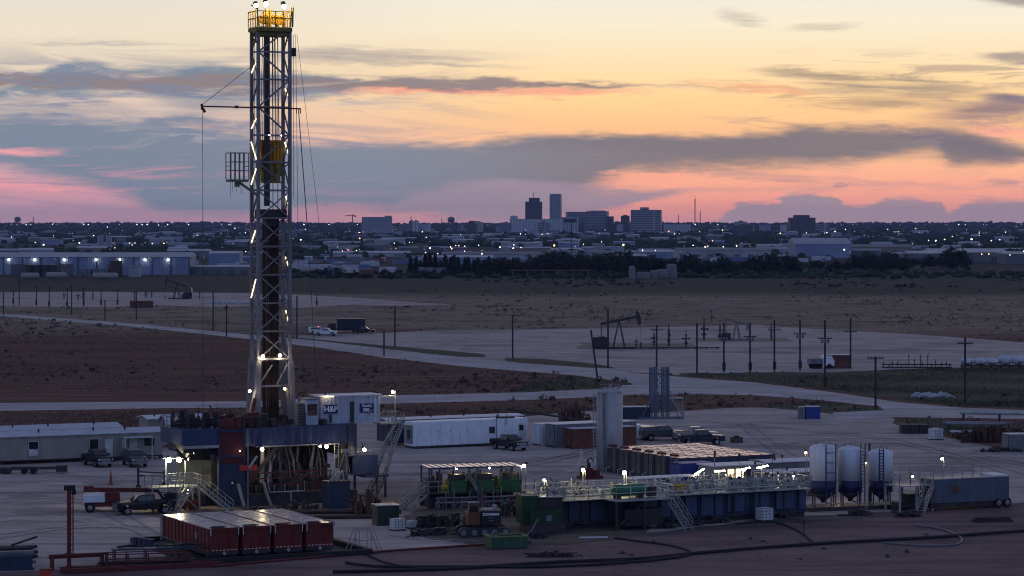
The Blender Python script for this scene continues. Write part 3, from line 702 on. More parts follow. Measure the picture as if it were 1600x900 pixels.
def water_tower(label, px, ytop, ybase, Y, kind=0):
    z0 = gz(Y); t = thing('water_tower', label, 'water tower', (XA(px, Y), Y, z0)); zt = ZA(ytop, Y)-z0
    r = 7.5
    if kind == 0:
        MB().lathe([(.1,zt-12.5),(r*.8,zt-11),(r,zt-8),(r,zt-4),(r*.7,zt-1.5),(.1,zt)], n=20).build('tank', M_TANK, t, True)
        for k in range(6):
            a = k*pi/3+.2; MB().beam((cos(a)*r*.9, sin(a)*r*.9, 0), (cos(a)*r*.85, sin(a)*r*.85, zt-9), .9, n=6).build('leg', M_TANK, t)
        MB().beam((0,0,0), (0,0,zt-12), 1.6, n=8).build('riser', M_TANK, t)
    else:
        MB().lathe([(2.4,0),(2.0,zt-12),(3.5,zt-9),(8,zt-5),(8.6,zt-2.5),(6.5,zt),(.1,zt)], n=20).build('tank', M_TANK, t, True)
water_tower('grey water tower on legs at the far left of the horizon', 27.5, 338.5, 352, 6300)
water_tower('grey water tower on legs left of the city towers', 705, 338.5, 354, 5800)
water_tower('goblet shaped water tower right of the lone dark office block', 1343, 347, 356, 7200, 1)
M_MASTR = pm('mast_red', (.20,.07,.06), .6)
def radio_mast(label, px, ytop, Y, w=1.6):
    z0 = gz(Y); t = thing('radio_mast', label, 'mast', (XA(px, Y), Y, z0)); h = ZA(ytop, Y)-z0; mb = MB()
    for k in range(3):
        a = k*2*pi/3; mb.beam((cos(a)*w, sin(a)*w, 0), (cos(a)*w*.5, sin(a)*w*.5, h*.9), .7, n=4)
    for i in range(14): z = h*.9*i/14; mb.beam((cos(i*2.1)*w, sin(i*2.1)*w, z), (cos(i*2.1+2.1)*w*.8, sin(i*2.1+2.1)*w*.8, z+h/15), .4)
    mb.build('lattice', M_MASTR, t); MB().beam((0,0,h*.88), (0,0,h), .8, n=5).build('antenna', M_MASTR, t)
for a in (('tallest red lattice radio mast right of the city', 1086, 305, 5600, 2.2), ('thin radio mast just right of the tallest one', 1094, 328, 5900), ('faint radio mast left of the tallest one', 1060, 334, 7000, 1.0),
          ('short antenna mast near the small brown block', 642, 336, 6000), ('short antenna mast far left beside the water tower', 52, 338, 6200), ('thin antenna mast just left of the middle water tower', 690, 340, 6500),
          ('short mast left of the goblet water tower', 1301, 345, 7000), ('second short mast left of the goblet water tower', 1307, 348, 7000)): radio_mast(*a)
def crane():
    Y = 6000; z0 = gz(Y); t = thing('tower_crane', 'tower crane with a long jib on the horizon left of the slab block', 'crane', (XA(551, Y), Y, z0)); h = ZA(335, Y)-z0
    MB().beam((0,0,0), (0,0,h), 2.0).build('tower', M_MASTR, t); MB().beam((-17,0,h-3), (7,0,h-3), 1.5).build('jib', M_MASTR, t)
    MB().box(4, 7.5, -1, 1, h-6, h-3.8).build('counterweight', M_MASTR, t); mb = MB(); mb.beam((0,0,h), (-13,0,h-2.6), .5); mb.beam((0,0,h), (6,0,h-2.6), .5); mb.build('tie_rod', M_MASTR, t)
crane()

# ------------------------------------------------------------------ sheds, tanks and yards of the industrial strip
SHC = [pm('pale_shed_wall', (.34,.35,.38), .7, dirt=(.15,.13,.12), streak=True, scale=.1), pm('blue_shed_wall', (.22,.27,.40), .6, streak=True, scale=.1),
       pm('tan_shed_wall', (.24,.20,.17), .7, streak=True, scale=.1), pm('grey_shed_wall', (.16,.16,.18), .7, streak=True, scale=.1)]
SHR = [pm('pale_shed_roof', (.40,.42,.47), .5, scale=.08), pm('grey_shed_roof', (.15,.16,.19), .6, scale=.08), pm('blue_shed_roof', (.22,.27,.36), .45, scale=.08)]
M_DOORD = pm('roller_door', (.10,.10,.12), .6)
def shed(label, px0, px1, ybase, ytop, dep, wm, rm, group=None, rz=0.0, pitch=.12, doors=0, name='metal_shed', yridge=None, Y=None):
    Y = Y or F*H/(ybase-HY); w = (px1-px0)*Y/F; hh = ZA(ytop, Y)-gz(Y); t = thing(name, label, 'shed', (XA((px0+px1)/2, Y), Y, gz(Y)), rz, group)
    MB().box(-w/2, w/2, 0, dep, -.5, hh).build('wall', wm, t)
    rp = dep/2*pitch; r = MB()
    r.add([(-w/2-.4,-.4,hh+.02),(w/2+.4,-.4,hh+.02),(w/2+.4,dep/2,hh+rp),(-w/2-.4,dep/2,hh+rp),(-w/2-.4,dep+.4,hh+.02),(w/2+.4,dep+.4,hh+.02)], [(0,1,2,3),(3,2,5,4),(0,3,4),(1,5,2),(0,4,5,1)])
    r.build('roof', rm, t)
    for k in range(doors):
        x = -w/2+w*(k+.5)/doors; MB().box(x-w*.12/doors-1, x+w*.12/doors+1, -.12, -.01, 0, hh*.6).build('door', M_DOORD, t)
    return t
# long blue warehouse at the left
wh = thing('warehouse', 'very long pale blue warehouse with wall lamps along its front', 'warehouse', (-290, 1480, 0), 1.5)
Lw = 112; ww = MB(); ww.corr((0,0), (Lw,0), 0, 9.8, 1.2, .12); ww.box(0, Lw, .14, 42, 0, 9.78); ww.build('wall', SHC[1], wh)
MB().add([(-.6,-.6,9.82),(Lw+.6,-.6,9.82),(Lw+.6,21,12.2),(-.6,21,12.2),(-.6,42.6,9.82),(Lw+.6,42.6,9.82)], [(0,1,2,3),(3,2,5,4),(0,3,4),(1,5,2)]).build('roof', SHR[2], wh)
pil = pm('dark_seam', (.05,.055,.08), .7)
for i in range(12): MB().box(i*Lw/11-.3, i*Lw/11+.3, -.3, -.14, 0, 9.6).build('downpipe', pil, wh)
for x in (18, 44, 71): MB().box(x-4, x+4, -.25, -.14, 0, 6.0).build('door', M_DOORD, wh)
WLAMP = em('wall_lamp_light', (1,.93,.75), 28, False)
for px in (14,54,100,150,187,226,262):
    x = XA(px, 1480)+290
    if 0 < x < Lw: lm = MB().box(x-.3, x+.3, -.9, -.35, 8.6, 9.0).build('wall_lamp', pil, wh); MB().ball((x,-.85,8.4), .46).build('bulb', WLAMP, lm)
shed('long low open fronted shed right of the blue warehouse', 290, 392, 429, 417, 14, SHC[3], SHR[0], doors=5)
shed('grey shed with a pale roof behind the open fronted shed', 326, 374, 410, 396, 25, SHC[1], SHR[0], Y=1750)
shed('pale grey box shed in front of the warehouse end', 201, 216, 433, 417, 10, SHC[0], SHR[1])
M_RUSTK = pm('brown_tank', (.06,.042,.036), .6, dirt=(.12,.08,.06)); M_GRTK = pm('grey_tank', (.16,.16,.18), .55)
def round_tank(label, px, ybase, ytop, wpx, mat, group, name='storage_tank'):
    Y = F*H/(ybase-HY); r = wpx*Y/F/2; h = ZA(ytop, Y); t = thing(name, label, 'tank', (XA(px, Y), Y, 0), 0, group)
    MB().lathe([(r,0),(r,h)], n=28).build('shell', mat, t); MB().lathe([(r*1.02,h+.02),(r*1.02,h+.15),(.1,h+r*.12)], n=28).build('roof', SHR[1], t)
    mb = MB()
    for k in range(2): mb.beam((r*.15*k-.3,-r-.15,0), (r*.15*k-.3,-r-.15,h+.8), .12)
    mb.build('ladder', M_DOORD, t); return t
for i in range(4): round_tank('dark brown upright oil tank in front of the blue warehouse', 45+i*13, 432, 414, 12.6, M_RUSTK, 'dark oil tanks before the warehouse')
round_tank('tall dark rusty tank in the middle of the warehouse front', 181, 433, 407.5, 20, M_RUSTK, None)
round_tank('grey tank just behind the tall rusty one', 168, 424, 407, 12, M_GRTK, None)
for px in (104,124,138,150,165): round_tank('low grey round tank in the yard by the warehouse', px, 433, 421, 12, M_GRTK, 'low grey tanks in the yard')
for px in (157,170): round_tank('pale upright silo rising behind the warehouse roof', px, 392, 367.5, 9.5, pm('pale_silo', (.34,.36,.42), .5), 'pale silos behind the warehouse', 'silo')
# horizontal tanks lying in the grass before the warehouse
def bullet(label, px0, px1, ybase, group):
    Y = F*H/(ybase-HY); w = (px1-px0)*Y/F; t = thing('horizontal_tank', label, 'tank', (XA((px0+px1)/2, Y), Y, 0), 0, group); mb = MB()
    r = 1.6; prof = [(.05,-w/2),(r*.7,-w/2+.35),(r,-w/2+1),(r,w/2-1),(r*.7,w/2-.35),(.05,w/2)]
    n = 16; vs = [(z, q_*cos(2*pi*k/n), 2.2+q_*sin(2*pi*k/n)) for q_, z in prof for k in range(n)]
    mb.add(vs, [(i*n+k, i*n+(k+1)%n, (i+1)*n+(k+1)%n, (i+1)*n+k) for i in range(5) for k in range(n)]); mb.build('shell', pm('beige_tank', (.30,.27,.25), .6), t, True)
    for x in (-w*.3, w*.3): MB().box(x-.4, x+.4, -1.2, 1.2, 0, 1.2).build('saddle', M_DOORD, t)
for a in ((32,62,438),(71,104,437),(144,185,438)): bullet('long beige tank lying on saddles in the grass by the warehouse', *a, 'beige tanks lying in the grass')
# lit sheds across the middle and the right
LIT = em('lit_strip', (.95,.95,1.0), 1.6, False)
shed('long pale shed with lamps beneath its eaves behind the conifer row', 690, 845, 409, 397, 30, SHC[0], SHR[1], doors=6, Y=1950)
shed('low pale shed with a brightly lit front at its foot', 660, 770, 411, 402, 22, SHC[1], SHR[0], doors=4, Y=1880)
shed('pale workshop left of the brightly lit loading bay', 1000, 1055, 404, 394, 26, SHC[1], SHR[2], Y=2150)
lb = shed('wide pale loading shed with two bright lamps on its front', 1057, 1205, 408, 391, 32, SHC[0], SHR[1], doors=7, Y=2050)
shed('pale blue gabled hall with the tall roof right of the loading shed', 1243, 1330, 406, 381, 60, SHC[1], SHR[2], Y=2200, pitch=.16)
shed('long dark fronted shed with a grey roof right of the gabled hall', 1325, 1425, 404, 386, 40, SHC[2], SHR[1], Y=2300, doors=5)
shed('big purple grey warehouse under a bright pale roof at the right', 1455, 1575, 412, 394.5, 46, SHC[3], SHR[0], Y=1950, doors=3)
shed('smaller shed with a pale roof left of the big purple grey warehouse', 1420, 1475, 410, 396, 30, SHC[3], SHR[0], Y=1900)
shed('shed with a pale roof at the right edge of the strip', 1570, 1640, 413, 397, 30, SHC[3], SHR[0], Y=1880)
shed('pale grey shed with a flat roof in the middle of the strip', 885, 960, 403, 394, 24, SHC[0], SHR[1], Y=2250)
shed('bluish shed with a low roof behind the dark windbreak', 955, 1010, 406, 400, 24, SHC[1], SHR[2], Y=2050)
shed('long grey shed right of the drilling mast', 465, 560, 393, 386, 26, SHC[0], SHR[1], Y=2700)
shed('white cube like shed right of the drilling mast', 476, 486, 411, 402, 14, SHC[0], SHR[0], Y=1800)
shed('low pale shed behind parked trailers right of the drilling mast', 520, 640, 403, 395, 26, SHC[0], SHR[0], Y=2300)
bullet('long pale tank lying in the yard right of the drilling mast', 462, 498, 428, None)
# scattered roofs of the town
sm = []
def town_shed(k, kind):
    Y = 2200*math.exp(random.random()**.9*math.log(3.0)); px = random.uniform(-10, 1610)
    w = random.uniform(9, 34)*(.8 if kind else 1.1); h = random.uniform(3.5, 7); dep = random.uniform(8, 22)
    if kind == 0: lab, g = 'pale roofed shed scattered among the trees of the town', 'pale sheds of the town'
    elif kind == 1: lab, g = 'dark low building among the trees of the town', 'dark buildings of the town'
    else: lab, g = 'small pale house among the trees of the town', 'small houses of the town'; w = random.uniform(9, 16); h = 3.4; dep = 10
    t = thing(('metal_shed', 'low_building', 'house')[kind], lab, ('shed', 'building', 'house')[kind], (XA(px, Y), Y, gz(Y)), random.uniform(-25, 25), g)
    MB().box(-w/2, w/2, 0, dep, -.5, h).build('wall', SHC[(0, 3, 0)[kind] if random.random() < .6 else random.randrange(4)], t)
    rp = .1*dep; MB().add([(-w/2-.3,-.3,h+.02),(w/2+.3,-.3,h+.02),(w/2+.3,dep/2,h+rp),(-w/2-.3,dep/2,h+rp),(-w/2-.3,dep+.3,h+.02),(w/2+.3,dep+.3,h+.02)], [(0,1,2,3),(3,2,5,4),(0,3,4),(1,5,2)]).build('roof', SHR[(0, 1, 0)[kind] if random.random() < .7 else 2], t)
for k in range(110): town_shed(k, 0)
for k in range(80): town_shed(k, 1)
for k in range(90): town_shed(k, 2)
# parked trailers and yard stock in the strip
M_YARD = [pm('yard_white', (.45,.47,.52), .5), pm('yard_grey', (.18,.19,.22), .6), pm('yard_rust', (.14,.08,.06), .7), pm('yard_blue', (.12,.16,.28), .5)]
for k in range(120):
    if k < 60: px = random.uniform(462, 680); yb = random.uniform(404, 432)
    elif k < 90: px = random.uniform(1060, 1300); yb = random.uniform(404, 412)
    else: px = random.uniform(290, 392); yb = random.uniform(396, 424)
    Y = F*H/(yb-HY); L = random.uniform(6, 15); mt_ = random.choice(M_YARD[:2]+M_YARD)
    t = thing('parked_trailer', 'box trailer parked in the industrial yards', 'trailer', (XA(px, Y), Y, 0), random.choice((0, 8, 20, 90, 70)), 'trailers parked in the industrial yards')
    MB().box(-L/2, L/2, -1.25, 1.25, 1.1, 3.9, .06).build('box_body', mt_, t)
    mb = MB(); 
    for x in (L*.28, L*.38): mb.disc_y(x, -1.0, .5, .5, .4, 10); mb.disc_y(x, 1.0, .5, .5, .4, 10)
    mb.box(-L*.35, -L*.3, -.6, .6, 0, 1.1); mb.build('wheel', M_DOORD, t)
# concrete ruin blocks at the far edge of the field
M_CONC = pm('pale_concrete', (.22,.20,.21), .85, dirt=(.14,.12,.11))
for i, (x0, x1, yt) in enumerate(((983,992.5,416),(993,1016,425.5),(1016,1027,422.5),(1026,1043,421),(1042,1057,413))):
    Y = 1380+i*4; w = (x1-x0)*Y/F; h = ZA(yt, Y)
    o = thing('concrete_tank', ('narrow pale concrete tank at the left end of the row in the far field', 'long low pale concrete tank in the far field', 'short pale concrete tank beside the long low one', 'middling pale concrete tank next to the tallest one', 'tallest pale concrete tank, right end of the row in the far field')[i], 'tank', (XA((x0+x1)/2, Y), Y, 0))
    MB().box(-w/2, w/2, -3, 3, 0, h, .5).build('shell', M_CONC, o); MB().box(-w/2+.7, w/2-.7, -2.2, 2.2, h+.003, h+.2).build('lid', M_CONC, o)
# long dark fence of stacked pipe left of the ruin
tr = thing('pipe_rack', 'long dark rack of pipes at the edge of the far field', 'rack', (XA(860, 1420), 1420, 0))
mb = MB()
for i in range(9): mb.beam((-22, i*.5, 3.2+random.uniform(0,.5)), (22, i*.5, 3.2+random.uniform(0,.5)), .4, n=6)
mb.build('pipe_layer', M_YARD[2], tr)
for x in range(-20, 22, 8): MB().box(x-.3, x+.3, -.5, 5, 0, 3.0).build('leg', M_DOORD, tr)

# ------------------------------------------------------------------ lamps of the town
LC = {'white': em('white_street_light', (1,.95,.84), 6.5, False), 'warm': em('amber_street_light', (1,.55,.20), 8, False), 'green': em('green_street_light', (.7,1,.6), 14, False), 'red': em('red_street_light', (1,.2,.15), 16, False), 'dim': em('dim_white_light', (.85,.92,1.0), 1.6, False), 'dimwarm': em('dim_amber_light', (1,.66,.34), 1.8, False)}
M_POLE = pm('lamp_pole', (.08,.08,.09), .6)
lampmesh = {}
def far_lamp(px, py, col='white', size=1.0, yb=None):
    yb = yb or py+random.uniform(4, 9)*(1 if py > 375 else .55)
    yb = max(yb, 357.5)
    Y = F*H/(yb-HY)
    for _ in range(6): Y = F*(H-gz(Y))/(yb-HY); Y = min(Y, 9000)
    z = max(ZA(py, Y), gz(Y)+7); r = size*Y/F*(.48 if size > .98 else .55)
    t = thing('street_lamp', {'white':'white lamp burning on a pole in the far town','warm':'amber lamp burning on a pole in the far town','green':'greenish lamp burning on a pole in the far town','red':'red lamp burning on a pole in the far town','dim':'faint white lamp among the trees of the far town','dimwarm':'faint amber lamp among the trees of the far town'}[col], 'street lamp', (XA(px, Y), Y, gz(Y)), 0, {'dim':'faint white','dimwarm':'faint amber'}.get(col,col)+' lamps of the far town')
    h = z-gz(Y)
    MB().beam((0,0,0), (0,0,h), max(.2, .12*Y/F)).build('pole', M_POLE, t); MB().ball((0,-r*.3,h), r, 8, 5).build('bulb', LC[col], t)
for a in ((18,353,'white',1.0),(41,353,'white'),(48,357,'white'),(82,357,'white'),(138,353,'white',1.1),(131,358,'white'),(214,352,'white',1),(222,352,'white',1.1),(230,352,'white',1.2),(248,359,'white'),(262,358,'white',1.4),(295,356,'white'),
          (346,360,'white',1),(360,359,'white',1.1),(367,363,'white'),(308,371,'white'),(256,377,'warm',2.2),(256,385,'warm',1.5),(18,374,'white',1.2),(68,387,'green',1.8),(124,385,'green',1.5),(55,382,'white',1),(211,383,'white',1),(238,385,'white',1.1),(202,383,'white'),(384,399,'white',1.2),
          (475,357,'white',1.2),(470,377,'white',1.7),(562,376,'warm',1.7),(561,367,'white'),(544,399,'red',1),(557,399,'white',1.2),(535,401,'red',.9),(616,384,'white'),(640,384,'white',.9),(660,365,'warm',1.4),(666,375,'white'),(631,355,'white'),(672,393,'white',1.6),(704,389,'white',1.3),(706,393,'warm',1.4),(712,389,'white',1.2),(717,391,'warm',1.2),(726,390,'white',1.2),
          (748,390,'white',1.1),(803,387,'white',1.2),(802,394,'white',1.8),(781,393,'green',1.4),(833,394,'white',1.7),(814,393,'white'),(665,403,'white',1.3),(684,403,'white',1.2),(706,402,'white',1.2),(726,402,'white',1.2),(753,404,'white',1.7),
          (866,387.5,'warm',2.6),(866,399,'white',1.1),(974,388,'warm',2.8),(912,384,'white',1),(940,383,'white',1),(1004,397,'white',1.4),(1024,399,'white',1),(1083,389,'white',1.2),(1102,392,'white',2.6),(1106,389,'warm',1.3),(1125,392,'white',2.6),(1130,389,'white',1.3),(1151,389,'white',1.3),
          (1045,364,'red',1.3),(1052,364,'warm',1.3),(1086,352,'white',1.3),(1093,364,'warm',1),(1129,363,'warm',1.4),(1159,363,'white',1),(1060,358,'white'),(992,360,'white'),(1008,361,'white'),(813,369,'white',1.1),(1253,379,'white',1.9),(1219,366,'warm',1.3),(1260,366,'white',1.1),(1292,366,'white',1.1),(1305,364,'white'),(1321,364,'white',1.1),
          (1296,396,'warm',1.6),(1319,396,'white',1.9),(1151,389,'white',1.4),(1350,391,'white',1.3),(1359,391,'white',1.4),(1368,391,'white',1.2),(1383,390,'green',1.6),(1392,390,'green',1.5),(1401,390,'green',1.6),(1462,380,'white',1.9),(1476,378,'warm',1.6),(1518,378,'green',2.2),(1549,380,'white',1.5),(1562,377,'white',1.4),(1451,378,'white',.9),(1488,374,'white'),(1387,363,'white',1.1),(1404,364,'warm'),
          (1534,405,'warm',1.4),(1545,405,'warm',1.4),(1563,406,'warm',1.2),(1578,406,'white',1.1),(1599,402,'white',1.6),(1498,354,'white',1.2),(1571,366,'white'),(1530,366,'white'),(1430,363,'white')): far_lamp(*a)
for k in range(120):
    far_lamp(random.uniform(0,1600), random.uniform(354,372), random.choice(('dim','dim','dimwarm','dimwarm','dim','white')), random.uniform(.45,.9))
for k in range(80): far_lamp(random.gauss(random.choice((120,520,760,1150,1400)),90), random.uniform(376,402), random.choice(('dim','dim','dimwarm','dimwarm','dim','warm')), random.uniform(.5,.95))

# scrub along the far edge of the fields
N = 900; Ys = rg.uniform(1180, 1480, N); Xs = rg.uniform(-.02, .2, N)*Ys; kq = (np.sin(Xs*.05)+np.sin(Xs*.021+Ys*.03)+rg.uniform(-1,1,N)) > .4
tree_mass('scrub', np.stack([Xs[kq], Ys[kq], np.zeros(kq.sum())-.3], 1), rg.uniform(.35, 1.3, kq.sum()), .7, M_LEAF, rg)
N = 500; Ys = rg.uniform(1380, 1520, N); Xs = rg.uniform(-.09, .2, N)*Ys
tree_mass('scrub_hedge', np.stack([Xs, Ys, np.zeros(N)-.3], 1), rg.uniform(.8, 2.6, N), .8, M_LEAF, rg)
# ================================================================== the drilling rig
M_MAST = pm('mast_grey_paint', (.19,.19,.215), .5, var=.35, dirt=(.12,.10,.09), dirt_amt=.5, scale=.4)
M_STEEL = pm('dark_steel', (.038,.036,.040), .55, var=.5, dirt=(.10,.06,.04), dirt_amt=.5)
M_GALV = pm('galvanised_steel', (.33,.34,.34), .5, metal=.3, var=.35, dirt=(.13,.10,.08))
M_YEL = pm('yellow_paint', (.66,.36,.015), .5, var=.4, dirt=(.10,.06,.03), dirt_amt=.6)
M_OLIVE = pm('olive_yellow_paint', (.20,.16,.04), .6, var=.4, dirt=(.05,.04,.03))
M_RED = pm('dull_red_paint', (.125,.019,.018), .55, var=.4, dirt=(.06,.03,.028), dirt_amt=.6)
M_BRED = pm('bright_red_paint', (.50,.05,.03), .5)
M_BLUE = pm('rig_blue_paint', (.030,.046,.115), .5, var=.3, dirt=(.035,.035,.05), dirt_amt=.5, streak=True)
M_DBLUE = pm('dark_blue_paint', (.026,.036,.078), .55, var=.3, dirt=(.03,.03,.035), dirt_amt=.6, streak=True)
M_WHITE = pm('weathered_white_paint', (.60,.63,.66), .5, var=.14, dirt=(.30,.27,.25), dirt_amt=.5, streak=True)
M_PIPE = pm('drill_pipe_brown', (.060,.036,.030), .5, var=.5, metal=.3)
M_BLACK = pm('black_rubber', (.018,.018,.020), .7, var=.3)
M_GLASS = pm('dark_glass', (.012,.014,.018), .12, var=.1, spec=.6)
M_GREY = pm('grey_paint', (.17,.18,.20), .55, var=.3, dirt=(.08,.06,.05), streak=True)
M_LAMPW = em('work_lamp', (1,.82,.48), 190); M_LAMPN = em('work_lamp_warm', (1,.62,.28), 70); M_BARGLOW = em('bar_glow', (1,.80,.46), 3.2)
M_LAMPS = em('small_lamp', (1,.80,.46), 150)
def lamp(parent, p, r=.16, mat=None, aim=(0,-1,-.5), name='floodlight', arm=None):
    r *= .72
    """flood lamp: housing with a bright face"""
    p = np.array(p, float); a = np.array(aim, float); a /= np.linalg.norm(a)
    h = MB(); h.beam(p-a*.30, p-a*.02, r*2.3, n=10)
    if arm is not None: h.beam(p-a*.25, np.array(arm, float), .07)
    o = h.build(name, M_STEEL, parent); MB().ball(p+a*r*.55, r, 10, 6).build('bulb', mat or M_LAMPW, o, True)
    return o
RY = 272.0; RX = XA(423, RY); K = F/RY
rig = thing('drilling_rig', 'tall drilling rig with floodlit lattice mast above a blue drill floor', 'drilling rig', (RX, RY, 0), TH)
c26, s26 = cos(radians(TH)), sin(radians(TH))
def lx(px, y=0.0): return ((px-423)/K+s26*y)/c26          # local x of a photo column for a local depth
def zz(py, y=0.0, x=0.0): return ZA(py, RY+x*s26+y*c26)
def lz(py): return ZA(py, RY)
MX, MY = 1.70, .95
ztop, zfl = lz(44), lz(655)
g_z = [lz(v) for v in (82,125,168,212,254,298,341,385,429,473,517)]; zA, zB = lz(560), lz(602)
mast = MB()
legs = [(-MX,-MY),(MX,-MY),(MX,MY),(-MX,MY)]
for z in g_z:
    mast.beam((-MX,-MY,z), (MX,-MY,z), .17); mast.beam((-MX,MY,z), (-MX,-MY,z), .14); mast.beam((MX,MY,z), (MX,-MY,z), .14); mast.beam((-MX,MY,z+.1), (MX,MY,z+.1), .10)
zl = [ztop]+g_z+[zA]
for i in range(len(zl)-1):
    a, b = zl[i], zl[i+1]
    if i < 5: mast.beam((-MX,-MY,a if i%2 else b), (MX,-MY,b if i%2 else a), .15)
    else:
        mast.beam((-MX,-MY,a), (MX,-MY,b), .12); mast.beam((-MX,-MY,b), (MX,-MY,a), .12)
    for x in (-MX, MX):
        mast.beam((x,MY,a if i%2 else b), (x,-MY,b if i%2 else a), .12)
        mast.beam((x,MY*.1,(a+b)/2), (x,-MY,(a+b)/2), .07)
    if i > 6: mast.beam((-MX,MY,a), (MX,MY,b), .09); mast.beam((-MX,MY,b), (MX,MY,a), .09)
m_o = mast.build('mast_bracing', M_MAST, rig)
for i, (x, y) in enumerate(legs):
    l = MB(); l.box(x-.15, x+.15, y-.15, y+.15, zA-.3, ztop)
    f = 1.0
    l.beam((x,y,zA), (x*1.12,y*1.25,zfl+.1), .52, .48)
    if i < 2: l.beam((x*1.04,y*1.05,zA-.4), (x*1.12,y*1.25,zfl), .62, .5)
    l.build('mast_leg', M_MAST, rig)
lo = MB()
for z in (zA, zB): lo.beam((-MX*1.1,-MY*1.2,z), (MX*1.1,-MY*1.2,z), .2); lo.beam((-MX*1.1,MY*1.2,z), (MX*1.1,MY*1.2,z), .2)
lo.beam((-MX,-MY,zB), (-.2,-MY,zA-.6), .14); lo.beam((MX,-MY,zA-.1), (.3,-MY,zB+.1), .14)
lo.beam((-MX*1.15,-MY*1.2,zB-.3), (-MX*1.15-1.1,-MY*1.2-.6,zfl-.2), .34); lo.beam((MX*.75,-MY*1.2,zB-.2), (MX*.98,-MY*1.2,zfl), .26)
lo.beam((-MX*.75,MY,zA), (-MX*.75-.5,MY,zfl), .2); lo.build('mast_base', M_MAST, rig)
# travelling gear
zc0_ = lz(56)
MB().box(-.98, -.46, -.98, -.66, lz(322), zc0_).build('guide_beam', M_STEEL, rig)
ck = MB(); zc0, zc1 = lz(54), lz(43)
ck.box(-1.95, 1.85, -1.35, 1.4, zc0+.25, zc1, .1); ck.box(-1.5, 1.6, -1.0, 1.1, zc0-.2, zc0+.247)
ck.path([(-1.9,-1.2,zc0+.3),(-2.4,-1.3,zc0),(-2.4,-1.3,zc0-.6),(-2.0,-1.2,zc0-.9)], .26); ck.build('crown_platform', M_OLIVE, rig)
rl = MB(); zr = zc1
rl.rail([(-1.9,-1.3,zr),(.0,-1.3,zr),(1.8,-1.3,zr),(1.8,1.35,zr),(-1.9,1.35,zr),(-1.9,-1.3,zr)], 1.55, .75, .085); rl.build('crown_railing', M_YEL, rig)
sh = MB()
for x in (-.75,.35,1.05): sh.disc_y(x, -.1, zr+.8, .52, .2, 16)
for x in (-1.3,-.2,.75,1.45): sh.box(x-.07, x+.07, -.3, .3, zr, zr+1.15)
sh.beam((-1.3,-.3,zr+1.1),(1.45,-.3,zr+1.1),.1); sh.beam((-1.3,.3,zr+.5),(1.45,.3,zr+.5),.1); sh.box(-.42,-.1,-.45,.45,zr,zr+1.8); sh.build('crown_block', M_YEL, rig)
jb = MB(); jb.beam((-1.9,-1.3,zr), (-1.9,-1.3,zr+2.0), .1); jb.beam((-1.9,-1.3,zr+1.7), (-2.6,-1.3,zr+2.1), .1); jb.beam((1.85,-1.3,zr), (1.9,-1.3,zr+2.0), .14); jb.beam((1.5,-1.6,zr), (1.6,-1.7,zr+2.1), .1); jb.build('lamp_bracket', M_OLIVE, rig)
for x, y, z in ((-1.0,-1.2,lz(7)),(.95,-1.2,lz(10)),(1.6,.6,lz(6)),(-1.45,.4,lz(8))): lamp(rig, (x,y,z), .30, M_LAMPS, (.0,-.7,-1), arm=(x,y,zr))
td = MB(); z0, z1, z2 = lz(283), lz(250), lz(219)
td.box(-1.35, 1.15, -.3, .75, z0+.5, z1); td.box(-1.0, .9, -.5, .4, z0-.2, z0+.9, .1); td.box(-1.25,-.8,-.65,-.3,z0,z1-.2); td.box(.35,.8,-.65,-.3,z0+.2,z1-.1); td.build('top_drive', pm('top_drive_paint', (.34,.25,.05), .5, var=.6, dirt=(.04,.03,.02), dirt_amt=.8), rig)
tb_ = MB(); tb_.box(-1.3, 1.1, -.25, .6, z1+.01, z2-.3, .12)
for x in (-1.0,-.6,-.2,.35,.75): tb_.disc_y(x, -.25, z2-.6, .62, .2, 14)
for x in (-1.15,-.7,-.3,.2,.6,.95): tb_.box(x-.07, x+.07, -.5, -.25, z1+.1, z2)
tb_.build('travelling_block', pm('block_orange', (.75,.33,.01), .5, var=.5, dirt=(.10,.05,.02), dirt_amt=.6), rig)
db = MB(); db.box(-1.45, 1.5, -.75, .75, lz(340), lz(327), .08); db.box(-.6,.5,-.4,.4,lz(340)-.9,lz(340)-.003); db.build('pipe_arm_carriage', M_STEEL, rig)
fs_ = MB()
for x, y in ((-1.05,.1),(-.8,.2),(-.62,-.1),(.25,.1),(.5,.0),(.7,.25),(.95,.1)): fs_.beam((x,y,z2-.2), (x*.8,y,zc0), .055)
for x, y in ((.45,.55),(1.0,.6)): fs_.beam((x,y,lz(345)), (x,y,zc0), .06)
fs_.build('drilling_line', M_STEEL, rig)
lamp(rig, (-.55,-1.0,z2+.5), .1, M_LAMPS, (0,.4,-1)); lamp(rig, (.75,-1.0,z2+.5), .1, M_LAMPS, (0,.4,-1))  # pair of small lamps added to brighten the travelling block
# derrickman's cage
cg = MB(); xa, xb = lx(362,-.9), lx(388,-.9); zc, zd = lz(281), lz(240)
cg.box(xa, xb, -1.6, -.1, zc-.25, zc)
for yy in (-1.6, -.1):
    n = 5
    for i in range(n): x = xa+(xb-xa)*i/(n-1); cg.beam((x,yy,zc), (x,yy,zd), .08)
    for z in (zd, zc+(zd-zc)*.33, zc+(zd-zc)*.66): cg.beam((xa,yy,z), (xb,yy,z), .07)
for x in (xa, xb):
    for z in (zd, zc+(zd-zc)*.5): cg.beam((x,-1.6,z), (x,-.1,z), .07)
cg.beam((xa+1.0,-.8,zc-.2), (-MX,-.9,lz(306)), .22); cg.box(xa+.75,xa+1.15,-1,-.6,zc-.75,zc-.2)
for i in range(7): cg.beam((xa+.2+i*.22,-.9,zc-.25), (xa+.2+i*.22,-.9,zc-.25-random.uniform(.5,1.6)), .03)
